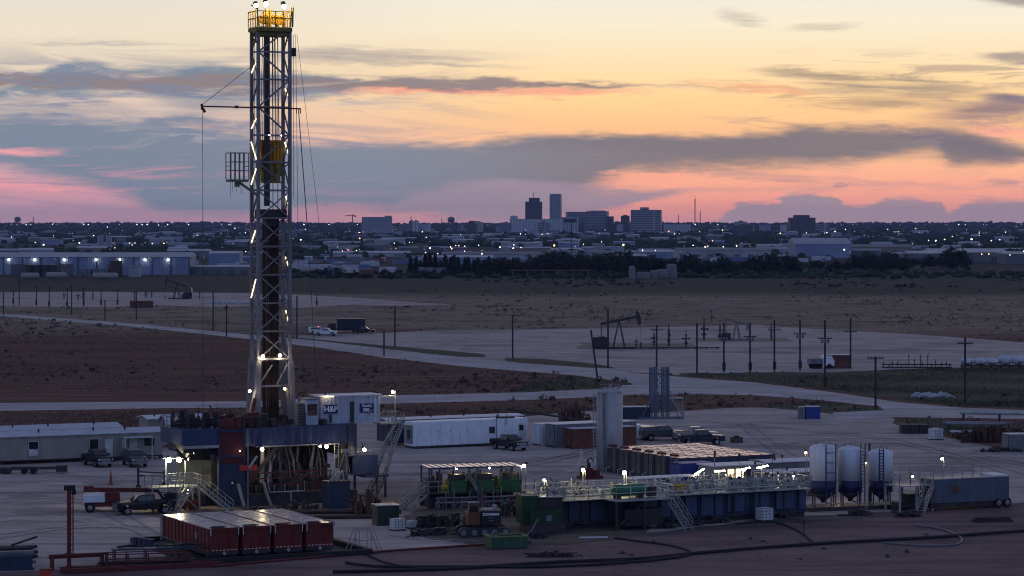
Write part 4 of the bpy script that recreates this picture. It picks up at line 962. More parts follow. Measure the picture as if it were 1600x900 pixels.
cg.beam((xb,-.9,zd), (-MX,-.9,zd), .05); cg.build('derrick_cage', pm('cage_paint', (.17,.16,.12), .55, var=.3), rig)
bm_ = MB(); zb = lz(169); xe = lx(323,-1.1)
bm_.beam((xe,-1.1,zb), (2.75,-1.1,zb-.05), .14); bm_.box(-4.2,-3.9,-1.22,-.98,zb-.14,zb+.14); bm_.beam((xe,-1.1,zb+.25), (xe+.05,-1.1,zb-.35), .2); bm_.beam((xe+.1,-1.1,zb-.2), (xe+.35,-1.1,zb-.6), .22)
for x in (2.35, 2.6, 2.8): bm_.beam((x,-1.1,zb), (x,-1.1,zb-.55), .08)
bm_.build('swing_boom', M_RED, rig)
gl = MB(); gl.beam((xe+.1,-1.1,zb+.2), (-MX,-.9,lz(97)), .045); gl.beam((xe+.1,-1.1,zb-.5), (xe+.15,-1.1,2), .04); gl.beam((-MX-.35,-.9,zc0), (-MX-.45,-.9,lz(345)), .04)
gl.beam((2.6,-1.1,zb-.4), (lx(480,-1.1),-1.1,lz(360)), .07); gl.beam((2.2,-1.6,zc0), (lx(500,-1),-1,lz(372)), .03); gl.beam((2.15,-1.4,zc0), (lx(466,-1),-1,lz(420)), .035); gl.beam((2.05,-1,zc0), (2.1,-1,lz(310)), .04); gl.beam((lx(480,-1.1),-1.1,lz(360)), (lx(490,-1),-2,9), .04)
gl.build('guy_line', M_STEEL, rig)
MB().box(1.9, 2.25, -1.3, -.8, lz(88), lz(75)).build('loudspeaker', M_STEEL, rig)
for i, (px, py) in enumerate(((388,333),(456,98))): pass
# tube lamps and lit pale braces, both put in as glowing bars
for (a, b, x, yt, yb) in ((.7,-.6,-MX,99,114),(-.6,.7,MX,138,154),(.7,-.7,-MX,186,201),(-.8,.8,-MX,222,250),(-.8,.8,MX,222,249),(.8,-.7,-MX,264,288),(-.7,.5,MX,307,326),(.7,-.5,-MX,360,379),(-.8,.6,MX,402,425),(.8,-.6,-MX,436,465),(-.7,.5,MX,486,512)):
    y0, y1 = (-a*MY, -b*MY) if False else (b*MY, a*MY)
    MB().beam((x*1.07,y0,lz(yt)), (x*1.07,y1,lz(yb)), .12, n=6).build('glow_bar', M_BARGLOW, rig)
for px, py, mt_ in ((413,555,None),(438.5,554,None)): lamp(rig, (lx(px,-1.4),-1.4,lz(py)), .22, M_LAMPS, arm=(lx(px,-1.4),-1.0,zA))
for px, py, mt_ in ((394,608,M_LAMPS),(446,606,M_LAMPN)): lamp(rig, (lx(px,-1.6),-1.6,lz(py)), .17, mt_, arm=(lx(px,-1.6),-1.2,zB-.2))
# drill floor, substructure
X0, X1, Y0, Y1 = -10.8, 7.3, -4.2, 4.6; zf0, zf1 = 5.95, 7.75
fl = MB(); fl.corr((-4.9,Y0), (X1-.6,Y0), zf0, zf1, .9, .08); fl.box(-4.9, X1, Y0+.12, Y1, zf0+.05, zf1-.05); fl.box(-10.8, -7.0, Y0+.3, Y1-2, zf0+.3, zf1); fl.box(-7.0, -4.9, Y0+1.2, Y1-1, zf0+.6, zf1-.3)
fl.build('drill_floor', M_BLUE, rig)
# rounded skirt at the right end
sk = MB(); pr = [(X1-.6+1.5*sin(k*pi/12), Y0+1.5-1.5*cos(k*pi/12)) for k in range(7)]
for a, b in zip(pr[:-1], pr[1:]): sk.quad((a[0],a[1],zf0-1.4),(b[0],b[1],zf0-1.4),(b[0],b[1],zf1),(a[0],a[1],zf1))
sk.quad(*[(a[0],a[1],zf1) for a in pr], (X1-.6, Y0+1.5, zf1)); sk.box(X1-.6, X1+.9, Y0+1.5, 3, zf0-1.4, zf1); sk.build('floor_skirt', M_DBLUE, rig)
tr_ = MB(); tr_.beam((-3.2,Y0-.1,zf0-.06), (X1-1.5,Y0-.1,zf0-.06), .10, .12); tr_.beam((-10.8,Y0+.2,zf0+.1), (-7,Y0+.2,zf0+.1), .15, .3); tr_.build('floor_edge', M_GALV, rig)
cl = MB()
for x in (-4.6, 6.4):
    for y in (Y0+.5, 3.6): cl.box(x-.35, x+.35, y-.35, y+.35, 1.2, zf0)
cl.beam((-4.6,Y0+.5,1.2), (-.6,Y0+.6,zf0), .35); cl.beam((6.4,3.6,1.2), (2.4,3.6,zf0), .35); cl.beam((-4.6,3.6,1.2),(-.6,3.6,zf0),.3); cl.build('substructure_leg', M_STEEL, rig)
for (px, w) in ((415.5,.34),(427,.2)): x = lx(px,-3.4); MB().box(x-w/2, x+w/2, -3.5, -3.2, 2.2, 5.3 if w > .3 else 4.4).build('post', M_GALV, rig)
sb = MB(); sb.box(-5.2, 7.6, Y0-.3, Y0+1.4, 0.02, 1.2); sb.box(-5.2, 7.6, 2.6, 4.6, 0.02, 1.2); sb.box(-5.2,-3.6,Y0+1.4,2.6,.02,1.1); sb.box(5.6,7.6,Y0+1.4,2.6,.02,1.1)
sb.box(-4.0, 6.8, 1.6, 3.2, 1.2, zf0-.1); sb.box(-1.0,5.4,-1.2,1.2,1.0,3.3); sb.build('substructure_base', M_STEEL, rig)  # tall back box added so the space beneath the floor looks dark
bp = MB(); bp.beam((.3,-1.5,.4), (.3,-1.5,5.6), .9, n=12); bp.box(-.5, 1.1, -2.2, -.8, 2.6, 3.3); bp.box(-.4, 1.0, -2.1, -.9, 3.8, 4.4); bp.box(-1.1,1.7,-1.8,-1.2,1.5,2.0); bp.build('blowout_preventer', M_STEEL, rig)
hs = MB()
for i in range(26):
    x = random.uniform(-1.2, 5.6); y = random.uniform(-2.6,-.6); d = random.uniform(-.9,.9)
    hs.path([(x,y,zf0-.1),(x+d*.3,y-.15,zf0-1.0),(x+d*.8,y-.1,zf0-2.1),(x+d,y,2.2+random.uniform(0,.7))], random.choice((.10,.14,.2)), 5)
hs.build('hose_bundle', M_GREY, rig)
hb = MB()
for z in (2.1, 2.75, 3.3): hb.beam((-4.3,Y0-.4,z), (4.6,Y0-.4,z-.02), .11)
for x in (-4.3,-1.8,.8,3.2): hb.beam((x,Y0-.4,1.2), (x,Y0-.4,3.3), .08)
hb.build('walkway_rail', M_RED, rig)
MB().box(lx(384,Y0-.5), lx(409,Y0-.5), Y0-.62, Y0-.5, lz(728)+.1, lz(723)+.3).build('red_guard', M_BRED, rig)
MB().beam((lx(398,Y0-.6),Y0-.62,lz(728)+.3), (lx(410,Y0-.6),Y0-.6,lz(705)), .26, n=8).build('mud_line', M_GALV, rig)
fl2 = MB(); zf = ZA(768, 267)
fl2.path([(lx(423,-5),-5.4,2.9),(lx(426,-5),-5.4,zf+.2),(lx(427,-5),-5.4,zf),(lx(470,-5),-5.4,zf),(lx(478,-5),-5.4,zf),(lx(478,-5),-5.4,zf+1.0)], .14)
for px in (434, 449, 468): fl2.beam((lx(px,-5),-5.4,zf), (lx(px,-5),-5.4,zf+.7), .12, n=5)
fl2.beam((lx(458,-5),-5.4,zf), (lx(458,-5),-5.4,.1), .16, n=6); fl2.build('flow_manifold', M_GALV, rig)
hz_ = MB(); 
for pts in ([(385,752),(388,765),(391,778),(394,795)],[(422,752),(425,766),(429,778),(433,794)]):
    MB().path([(lx(a,-6),-6.0,max(.15,ZA(b,267))) for a, b in pts], .3, 7).build('suction_hose', M_GALV, rig)
# right side: ladder, tripod frame and landing
ld = MB(); xl = lx(527,-4.5)
for d in (-.22, .22): ld.beam((xl+d,Y0-.4,2.9), (xl+d,Y0-.4,zf0), .06)
for i in range(9): ld.beam((xl-.22,Y0-.4,3.1+i*.32), (xl+.22,Y0-.4,3.1+i*.32), .04)
ld.build('ladder', M_GALV, rig)
tp = MB(); xt = lx(540,-4.5); tp.box(xt-.45, xt+.3, Y0-.7, Y0-.3, 5.0, 5.35)
for a, b in ((-.4,-.9),(.3,.5),(-.1,.15)): tp.beam((xt+a*.2,Y0-.5,5.0), (xt+b,Y0-.5,2.7), .06)
for i in range(7): tp.beam((xt-.5+i*.12,Y0-.5,3.0+i*.25), (xt+.4-i*.08,Y0-.5,3.2+i*.25), .04)
tp.build('tripod', M_GALV, rig)
for px, py, r in ((417,701,.22),(503,697,.15),(512.5,697,.24),(569.5,702,.22)):
    yy = -4.8; lamp(rig, (lx(px,yy),yy,zz(py,yy,lx(px,yy))), r, M_LAMPS, (.1,-.8,-.6), arm=(lx(px,yy),Y0,zf0))
lb_ = MB(); lb_.box(lx(549,-3), lx(588,-3), -3.2, -1.0, 2.55, 4.55); lb_.box(lx(566,-3),lx(602,-3),-3.6,-.8,2.25,2.5); 
for px in (552, 586, 599): lb_.box(lx(px,-2)-.1, lx(px,-2)+.1, -2.2, -2.0, 0, 2.4)
lb_.build('landing_cabin', M_BLUE, rig)
lr = MB(); lr.rail([(lx(552,-3),-3.2,4.6),(lx(588,-3),-3.2,4.6)], 1.0, 1, .05); lr.beam((lx(548,-3),-3.3,4.85),(lx(592,-3),-3.3,5.1),.12); lr.build('landing_rail', M_GALV, rig)
st = MB(); p1 = np.array((lx(622,-1),-1.0,7.6)); p0 = np.array((lx(592,-3),-3.0,2.5)); st.stair(p0, p1, 1.0); st.rail([tuple(p1), (lx(600,0),1.0,7.6)], 1.1, 1.2); st.box(lx(604,0), lx(624,-1), -1.4, 1.2, 7.45, 7.6)
st.beam((lx(622,-1),-1.2,7.5), (lx(602,-1),-1.0,2.4), .1); st.beam((lx(604,0),-1,7.4), (lx(602,-1),-1.0,2.4), .12); st.build('stair', M_GALV, rig)
st = MB(); st.stair((lx(575,-6),-6.5,0.0), (lx(600,-4),-3.5,2.4), .9); st.build('stair', M_STEEL, rig)
# clutter on the drill floor: iron roughneck, winches, consoles, railings
cf = MB(); zz1 = zf1
for i in range(34):
    x = random.uniform(-4.6, 4.5); y = random.uniform(-3.8, 1.5); s_ = random.uniform(.2, .7); MB().box(x, x+s_, y, y+s_, zz1, zz1+random.uniform(.3, 1.4), .03).build('floor_console', M_STEEL, rig)

rr = MB(); rr.rail([(-4.8,Y0+.2,zf1),(-1.8,Y0+.2,zf1)], 1.1, 1.2, .05); rr.rail([(-10.7,Y0+.5,zf1),(-7.2,Y0+.5,zf1)], 1.1, 1.1, .05); rr.rail([(-10.7,Y0+.5,zf1),(-10.7,2,zf1)], 1.1, 1.1, .05); rr.build('floor_rail', M_STEEL, rig)
rw = MB(); rw.box(-3.6,-2.4,-3.2,-2,zf1,zf1+1.5,.05); rw.beam((-3,-2.6,zf1+1.4),(-2.6,-2.4,zf1+2.8),.3); rw.box(-6.2,-5.4,-2.6,-1.6,zf1,zf1+1.2); rw.beam((-6.6,-2.4,zf1+1),(-4.4,-2.4,zf1+1.4),.14); rw.box(-6.9,-6.5,-2.7,-2.2,zf1+.9,zf1+1.7); rw.build('pipe_spinner', M_RED, rig)
wc = MB()
for i in range(46):
    x = random.uniform(-10.4,-5.0); y = random.uniform(-3.4,1.4); s_ = random.uniform(.15,.6); wc.box(x,x+s_,y,y+s_,zf1-.02,zf1+random.uniform(.3,1.7),.03)
    if i % 3 == 0: wc.beam((x,y,zf1+.3),(x+random.uniform(-1.2,1.2),y,zf1+random.uniform(.6,2.2)),.1)
    if i % 2: x = random.uniform(-10.2,-6); wc.beam((x,-3.4,zf0-random.uniform(0,1.3)),(x+random.uniform(-1.6,1.6),-3.0,zf0-random.uniform(0,1.3)),random.choice((.08,.16,.3)),n=6)
wc.box(-10.4,-7.2,-3.2,1.5,zf0-.5,zf0+.28); wc.box(-9.6,-7.4,-2.6,1,zf0-1.3,zf0-.503); wc.build('winch_gear', M_STEEL, rig)
us = MB()
for i in range(60):
    x = random.uniform(-4.2,6.2); y = random.uniform(-3.4,1.2); s_ = random.uniform(.15,.7); z = random.choice((1.2,1.2,2.2,3.3)); us.box(x,x+s_,y,y+s_*.7,z,z+random.uniform(.3,1.3),.03)
    if i % 3 == 0: us.beam((x,y,z),(x+random.uniform(-1.5,1.5),y,z+random.uniform(.3,2.2)),random.choice((.07,.12,.2)),n=6)
us.build('floor_piping', M_STEEL, rig)
# racked drill pipe standing in the mast
pp = thing('drill_pipe_stand', 'long dark stand of drill pipe racked upright inside the mast', 'drill pipe', (0,0,0), 0, 'pipe stands racked in the mast')
MB().beam((0,0,0), (0,0,20.6), .13, n=7).build('pipe', M_PIPE, pp); MB().beam((0,0,20.62), (0,0,20.95), .19, n=7).build('tool_joint', M_PIPE, pp)
n_ = 0
for iy, y in enumerate((.75,.45,.1)):
    for ix in range(9):
        x = -.55+ix*.165+iy*.05; wx = RX+x*c26-y*s26; wy = RY+x*s26+y*c26
        if n_ == 0: pp.location = (wx, wy, zf1)
        else: copy_tree(pp, (wx+random.uniform(-.03,.03), wy, zf1-random.uniform(0,.3)))
        n_ += 1

# doghouse on the floor
def rloc(x, y, z): return (RX+x*c26-y*s26, RY+x*s26+y*c26, z)
M_DOGW = pm('doghouse_paint', (.36,.42,.52), .55, var=.2, dirt=(.16,.15,.15), dirt_amt=.5, streak=True)
xd = lx(500, -2.4); wd = 92/K/c26
dg = thing('doghouse', 'pale blue corrugated doghouse cabin with two dark blue signs on the drill floor', 'cabin', rloc(xd, -2.4, zf1+.003), TH)
hd = 2.75; b_ = MB(); b_.corr((0,0), (wd,0), 0, hd, .42, .07); b_.corr((wd,0), (wd,2.6), 0, hd, .42, .07); b_.corr((wd,2.6),(0,2.6),0,hd,.42,.07); b_.corr((0,2.6),(0,0),0,hd,.42,.07); b_.build('wall', M_DOGW, dg)
MB().box(-.12, wd+.12, -.12, 2.72, hd, hd+.14).build('roof', M_WHITE, dg)
M_SIGN = pm('sign_navy', (.012,.022,.10), .5, var=.1); M_LET = pm('sign_lettering', (.72,.74,.78), .5, var=.05)
def text(s_, parent, loc, size, rot=(pi/2,0,0), mat=None, bold=0.0, sx=1.0):
    cu = bpy.data.curves.new('lettering', 'FONT'); cu.body = s_; cu.size = size; cu.align_x = 'CENTER'; cu.align_y = 'CENTER'; cu.extrude = .006; cu.offset = bold
    o = bpy.data.objects.new('lettering', cu); COL.objects.link(o); o.location = loc; o.rotation_euler = rot; o.scale = (sx,1,1); cu.materials.append(mat or M_LET)
    dg_ = bpy.context.evaluated_depsgraph_get(); me = bpy.data.meshes.new_from_object(o.evaluated_get(dg_)); me.materials.clear(); me.materials.append(mat or M_LET)
    bpy.data.objects.remove(o); o = bpy.data.objects.new('lettering', me); COL.objects.link(o); o.location = loc; o.rotation_euler = rot; o.scale = (sx,1,1); o.parent = parent; return o
def px2(px): return (px-500)/K/c26
sg1 = MB().box(px2(506), px2(526.5), -.06, -.01, 1.05, 1.95).build('sign', M_SIGN, dg); text('H&P', sg1, ((px2(506)+px2(526.5))/2, -.07, 1.48), .78, bold=.012, sx=1.05)
sg2 = MB().box(px2(561), px2(581.5), -.06, -.01, 1.02, 1.95).build('sign', M_SIGN, dg); cx_ = (px2(561)+px2(581.5))/2
text('FlexRig', sg2, (cx_, -.07, 1.72), .36, bold=.006); text('580', sg2, (cx_-.1, -.07, 1.30), .48, bold=.01); MB().beam((cx_+.25,-.08,1.12),(cx_+.62,-.08,1.3),.09,.02).build('swoosh', M_LET, sg2)
MB().box(px2(549)-.25, px2(549)+.2, -.05, -.01, .1, 2.2).build('door', M_STEEL, dg)
MB().box(px2(514), px2(518), -.05, -.01, .1, .95).build('panel', M_STEEL, dg)
lamp(dg, (px2(507),-.45,hd+.12), .12, M_LAMPN, (.3,-.3,-1)); MB().beam((px2(505),-.16,hd+.02),(px2(520),-.16,hd+.02),.1).build('glow_bar', M_BARGLOW, dg)
pf = MB(); pf.box(wd+.1, wd+1.9, .2, 2.2, -.25, -.1); pf.rail([(wd+.1,.2,-.1),(wd+1.9,.2,-.1),(wd+1.9,2.2,-.1)], 1.1, 1, .06); pf.beam((wd+1.75,.2,-.1),(wd+1.75,.2,hd+.5),.1); pf.beam((wd+.05,.1,hd-.1),(wd+1.75,.2,hd-.1),.1); pf.beam((wd+1.9,.2,-.1),(wd+.2,.3,-2.6),.1); pf.build('porch', M_GALV, dg)
lamp(dg, (wd+1.35,-.1,hd+.35), .2, M_LAMPS, (-.3,-.8,-.6), arm=(wd+1.7,.2,hd+.4))
cbx = lx(480,-2.9); dc = thing('driller_cabin', 'small pale control cabin with a big dark window beside the doghouse', 'cabin', rloc(cbx, -2.9, zf1+.003), TH)
MB().box(0, 1.35, 0, 2.2, 0, 2.55, .06).build('wall', M_DOGW, dc); MB().box(.14, 1.2, -.03, .01, .95, 2.1).build('window', M_GLASS, dc); MB().box(-.08, 1.43, -.1, 2.3, 2.56, 2.66).build('roof', M_GREY, dc)
ub = thing('mud_gas_box', 'grey slatted equipment box left of the small control cabin', 'box', rloc(lx(467,-2.6), -2.6, zf1+.003), TH)
MB().box(0, .75, 0, 1.6, 0, 2.2, .04).build('housing', M_GREY, ub); mb = MB()
for i in range(12): mb.box(.06,.69,-.03,-.002,.2+i*.16,.28+i*.16)
mb.build('louvre', M_STEEL, ub)

# pipe handler tower in front
pt_x, pt_y = XA(361.5, 266), 266
ph = thing('pipe_handler', 'tall upright pipe handler trough, dark red above and blue below, before the rig', 'pipe handler', (pt_x, pt_y, 0), 12)
w2 = 1.15; MB().box(-w2, w2, -.4, .4, 0.02, 4.15, .04).build('lower_panel', M_DBLUE, ph); MB().box(-w2+.02, w2-.02, -.3, .4, 4.17, 7.9).build('upper_panel', pm('maroon_paint', (.085,.014,.016), .6, var=.3), ph)
fr_ = MB()
for x in (-w2-.08, w2+.08): fr_.box(x-.09, x+.09, -.46, .46, 0.02, 9.2)
for z in (4.16, 5.05, 7.55): fr_.box(-w2, w2, -.46, -.38, z-.1, z+.1)
for z in (1.0,1.5,.6): fr_.box(-w2, w2, -.45, -.402, z-.05, z+.05)
fr_.build('frame', M_DBLUE, ph)
hd_ = MB(); hd_.box(-w2, .3, -.3, .4, 7.92, 8.6); hd_.beam((-1.2,-.2,8.6),(1.2,-.2,8.9),.16); hd_.beam((-1.9,0,9.4),(.6,0,9.2),.12); hd_.box(-2.0,-1.75,-.15,.15,8.9,9.7); hd_.box(.4,1.0,-.3,.3,7.95,8.9); hd_.beam((-.6,-.4,8.0),(-.1,-.4,8.5),.2); hd_.build('gripper_head', M_RED, ph)
sgn2 = MB().box(-.12, .35, -.44, -.402, 2.05, 2.65).build('sign', pm('sign_black', (.01,.011,.03), .5), ph); MB().box(-.04,.14,-.452,-.442,2.3,2.52).build('emblem', M_LET, sgn2)
MB().beam((w2+.45,-.4,0),(w2+.45,-.4,7.6),.09).build('cable_post', M_GALV, ph)
lamp(ph, (.75,-.6,5.55), .05, M_LAMPS, (0,-1,0))
# dark water tank under the right of the floor
tk = thing('steel_tank', 'dark blue square tank standing under the right end of the drill floor', 'tank', (*P(515, 796), 0), TH)
MB().box(0, 2.2, 0, 2.0, 0.02, 2.6, .05).build('shell', M_DBLUE, tk); mb = MB(); mb.box(-.05,2.25,-.05,2.05,2.602,2.7); mb.build('lid', M_STEEL, tk); mb = MB()
for i in range(9): mb.beam((.1+random.uniform(0,1.8), .5, 2.7),(.1+random.uniform(0,1.8), .6, 3.3+random.uniform(0,.5)), .12)
mb.build('pipe_fitting', M_GALV, tk)
# left utility area lit by twin floodlights
ut = thing('utility_building', 'grey green lit utility house on the left of the rig under the floor', 'building', (*P(284, 782), 0), TH)
M_GGREEN = pm('grey_green_paint', (.25,.27,.24), .6, var=.3, dirt=(.12,.10,.08), streak=True)
MB().box(0, 5.0, 1.5, 4.5, 0.6, 4.1).build('wall', M_GGREEN, ut); MB().box(-.15, 5.1, 1.35, 4.6, 4.103, 4.25).build('roof', M_GREY, ut)
mb = MB(); 
for i in range(5): mb.beam((1.6,1.4,2.7+i*.26),(2.3,1.4,2.7+i*.26),.05)
mb.build('ladder_rung', M_GALV, ut); MB().box(.4,1.5,1.42,1.49,.65,1.5).build('door', M_STEEL, ut)
mb = MB(); mb.beam((2.6,1.3,4.0),(5.3,1.1,2.7),.34); mb.beam((2.6,1.2,3.7),(5.2,1.0,2.5),.1); mb.path([(2.2,1.2,2.3),(4.4,1.2,2.35)],.3,8); mb.beam((5.2,1.0,2.9),(5.25,1.0,1.6),.25); mb.build('duct', M_GALV, ut)
lamp(ut, (4.0,.4,1.7), .12, M_LAMPN, (-.2,-.4,-1))
fp = thing('work_platform', 'steel platform with railed stairs in front of the twin floodlights', 'platform', (*P(262, 800), 0), TH)
mb = MB(); mb.box(-1.6, 3.4, 0, 2.2, 2.25, 2.4); 
for x in (-1.5, .8, 3.3):
    for y in (.1, 2.1): mb.box(x-.07, x+.07, y-.07, y+.07, 0, 2.25)
mb.beam((-1.5,.1,0),(.8,.1,2.25),.08); mb.beam((.8,.1,2.25),(3.3,.1,0),.08); mb.build('deck', M_GGREEN, fp)
mb = MB(); mb.rail([(-1.6,2.2,2.4),(-1.6,0,2.4),(1.6,0,2.4)], 1.1, .9, .06); mb.rail([(3.4,0,2.4),(3.4,2.2,2.4),(-1.6,2.2,2.4)], 1.1, .9, .06); mb.build('railing', M_GALV, fp)
mb = MB(); mb.stair((-.6,-2.9,0), (2.2,-.1,2.35), .9); mb.build('stair', M_GALV, fp); mb = MB(); mb.stair((5.8,-2.0,0),(3.5,.6,2.35),.9); mb.build('stair', M_GALV, fp)
lamp(fp, (2.0,-.2,2.1), .09, M_LAMPS, (0,-.2,-1))
twx, twy = P(264, 792); tw = thing('light_tower', 'frame with twin blazing floodlights left of the rig', 'floodlight', (twx, twy, 0), 10)
mb = MB(); mb.beam((-.3,0,0),(-.3,0,4.9),.1); mb.beam((1.6,0,0),(1.6,0,4.9),.1); mb.beam((-.6,0,4.8),(1.7,0,4.8),.1); mb.build('frame', M_GALV, tw)
LTW = em('twin_flood', (1,.88,.56), 360)
for x in (0, .97): lamp(tw, (x,-.2,ZA(717.5, twy)), .30, LTW, (.05,-.8,-.55), arm=(x,0,4.8))
# ================================================================== vehicles
VP = {}
M_TYRE = pm('tyre_rubber', (.016,.016,.017), .85); M_RIM = pm('wheel_rim', (.30,.30,.32), .35, metal=.6); M_HL = pm('headlight_lens', (.55,.57,.60), .15); M_TL = pm('tail_light', (.30,.02,.02), .3); M_CHR = pm('chrome_grille', (.30,.31,.33), .3, metal=.7)
M_VGLS = pm('vehicle_glass', (.02,.023,.03), .08, var=.05, spec=.8)
def pickup(label, px, py, rz, paint, cap=False, name='pickup_truck', cat='pickup truck', suv=False, flat=False, group=None, body2=None):
    x, y = P(px, py); t = thing(name, label, cat, (x, y, 0), rz, group)
    b = MB(); w = .98
    def arch(cx): return [(cx-.52,.5,w),(cx-.44,.78,w),(cx-.2,.97,w),(cx+.2,.97,w),(cx+.44,.78,w),(cx+.52,.5,w)]
    lower = [(-2.9,.62,w)]+arch(-1.78)+arch(1.85)+[(2.78,.5,w*.95),(2.92,.72,w*.93),(2.9,1.08,w*.93),(2.72,1.22,w*.95),(1.25,1.30,w),(-.85,1.28,w)]
    lower += [(-2.92,1.28,w)]
    b.prism(lower)
    if not suv and not flat: b.box(-2.75, -.9, -.78, .78, 1.283, 1.30)
    b.build('body', paint, t)
    cb = [(-.88,1.285,.95),(1.3,1.295,.93),(.62,1.88,.76),(.42,1.94,.74),(-.62,1.94,.74),(-.82,1.86,.76)] if not suv else [(-2.85,1.285,.95),(1.3,1.295,.93),(.62,1.86,.76),(.4,1.92,.74),(-2.4,1.90,.74),(-2.72,1.8,.76)]
    MB().prism(cb).build('cab', paint, t)
    e = .012
    MB().quad((1.27,-.83,1.34),(1.27,.83,1.34),(.68,.70,1.86),(.68,-.70,1.86)).build('windscreen', M_VGLS, t).location = (e*1.5,0,e)
    xb = -.8 if not suv else -2.6
    for sg in (-1, 1):
        yb, yt = sg*.945, sg*.785
        q4 = [(1.0,yb,1.36),(.1,yb,1.36),(.1,yt,1.82),(.55,yt,1.82)]; q5 = [(.02,yb,1.36),(xb+.12,yb,1.36),(xb+.15,yt,1.82),(.02,yt,1.82)]
        m_ = MB()
        for q_ in (q4, q5): q_ = [(a, c+sg*e*.5, d) for a, c, d in q_]; m_.quad(*(q_ if sg > 0 else q_[::-1]))
        m_.build('side_window', M_VGLS, t)
        MB().box(2.84, 2.935, sg*.86-.12 if sg > 0 else -.88, .88 if sg > 0 else -.62, .86, 1.06).build('headlight', M_HL, t)
        MB().box(-2.95, -2.88, sg*.9-.09, sg*.9+.09, .85, 1.2).build('tail_light', M_TL, t)
        MB().box(.85, 1.02, sg*1.1-.12, sg*1.1+.12, 1.34, 1.52).build('mirror', paint, t)
        for cx in (-1.78, 1.85):
            wh_ = MB().disc_y(cx, sg*.84, .40, .40, .28, 18).build('wheel', M_TYRE, t); MB().disc_y(cx, sg*.95, .40, .24, .08, 12).build('rim', M_RIM, wh_)
    if not suv and not flat:
        MB().box(-2.7,-.95,-.74,.74,1.302,1.306).build('bed', M_BLACK, t)
        if cap: MB().prism([(-2.88,1.31,.95),(-.9,1.31,.95),(-.95,1.85,.8),(-2.8,1.80,.8)]).build('bed_cap', paint, t)
    MB().box(2.86, 2.955, -.58, .58, .74, 1.08).build('grille', M_CHR, t); MB().box(2.8, 3.0, -.92, .92, .46, .70, .03).build('bumper', M_CHR, t); MB().box(-3.02,-2.9,-.9,.9,.48,.7).build('bumper', M_CHR, t)
    if flat:
        MB().box(-2.9,-.92,-1.02,1.02,1.29,1.42).build('flat_bed', M_STEEL, t); MB().box(-1.05,-.95,-.95,.95,1.42,1.95).build('headboard', M_STEEL, t)
    return t
PB = pm('black_car_paint', (.012,.012,.015), .28, var=.1, dirt=(.07,.06,.055), dirt_amt=.25); PDG = pm('grey_car_paint', (.06,.062,.068), .3, var=.1, dirt=(.10,.085,.08), dirt_amt=.25)
PW = pm('white_car_paint', (.62,.63,.66), .3, var=.08, dirt=(.35,.32,.30), dirt_amt=.3); PS = pm('silver_car_paint', (.30,.31,.33), .3, var=.1); PDB = pm('navy_car_paint', (.02,.025,.05), .3)
pickup('black pickup parked in front of the trailer door, nose toward the yard', 152, 728, -62, PB)
pickup('dark grey sport utility parked under the small porch of the long trailer', 210, 728, -70, PDG, suv=True, name='sport_utility', cat='car')
pickup('black crew pickup with gear in its bed by the red boom lift', 226, 803, 200, PB, flat=False)
pickup('dark pickup parked against the side of the white box trailer', 796, 703, -55, PB)
pickup('white pickup with a utility body parked behind the upright tank', 992, 686, 150, PW, cap=True)
pickup('dark green pickup with a canopy parked behind the row of tanks', 1035, 688, 12, PDG, cap=True)
pickup('silver pickup seen side on, farther of two behind the row of tanks', 1088, 690, 8, PS)
pickup('black pickup seen side on, in front of the silver one', 1096, 695, 6, PDB)
pickup('white patrol car with red roof light standing on the far well pad', 500, 522.5, 10, PW, suv=True, name='patrol_car', cat='car')
pickup('white pickup standing beside the patrol car on the far well pad', 509, 524.5, -8, PW)
pickup('dark pickup at the right end of the lorries on the far well pad', 568, 522, 0, PB)
rl_ = MB().box(-.5,-.3,-.5,.5,1.94,2.04).build('roof_light', em('red_roof_light', (1,.15,.12), 3, False)); rl_.parent = bpy.data.objects['patrol_car']
# gear in the bed of the black crew pickup
gx, gy = P(262, 803)
gr = thing('hose_reel', 'tangle of black hoses and a reel in the bed of the black crew pickup', 'hose reel', (gx+.3, gy-.2, 1.25), 20); mb = MB()
for i in range(16):
    a = random.uniform(0, 6); mb.path([(cos(a+k*.7)*random.uniform(.3,.75), sin(a+k*.7)*random.uniform(.2,.6), .12+random.uniform(0,.75)) for k in range(6)], .1, 5)
mb.build('hose', M_BLACK, gr); mb = MB(); mb.disc_y(0,-.3,.45,.45,.08); mb.disc_y(0,.3,.45,.45,.08); mb.beam((0,-.3,.45),(0,.3,.45),.2,n=8); mb.build('reel', M_STEEL, gr)
# box lorry
def lorry(label, px, py, rz, cabm, boxm, L=6.5, hb_=3.0, tanker=False):
    t = thing('lorry', label, 'lorry', (*P(px, py), 0), rz)
    MB().box(-L/2, L/2-.3, -1.2, 1.2, 1.0, hb_, .06).build('box_body', boxm, t)
    MB().prism([(L/2-.1,.6,1.1),(L/2+2.2,.6,1.05),(L/2+2.25,1.5,1.05),(L/2+1.7,2.5,.98),(L/2+.1,2.6,.98)]).build('cab', cabm, t)
    MB().quad((L/2+2.24,-.9,1.55),(L/2+2.24,.9,1.55),(L/2+1.76,.88,2.4),(L/2+1.76,-.88,2.4)).build('windscreen', M_VGLS, t)
    MB().box(-L/2, L/2+1.6, -.5, .5, .7, .98).build('chassis', M_STEEL, t)
    for x in (-L/2+.8, -L/2+1.9, L/2+1.2):
        for sg in (-1, 1): MB().disc_y(x, sg*.95, .5, .5, .34, 16).build('wheel', M_TYRE, t)
    return t
lorry('dark lorry with a high box body on the far well pad', 548, 520, 180, PB, PDB, 7.5, 3.7)
lorry('white lorry cab with a dark tank body beside the rust coloured container', 1274, 576, 10, PW, M_GREY, 2.6, 2.0)

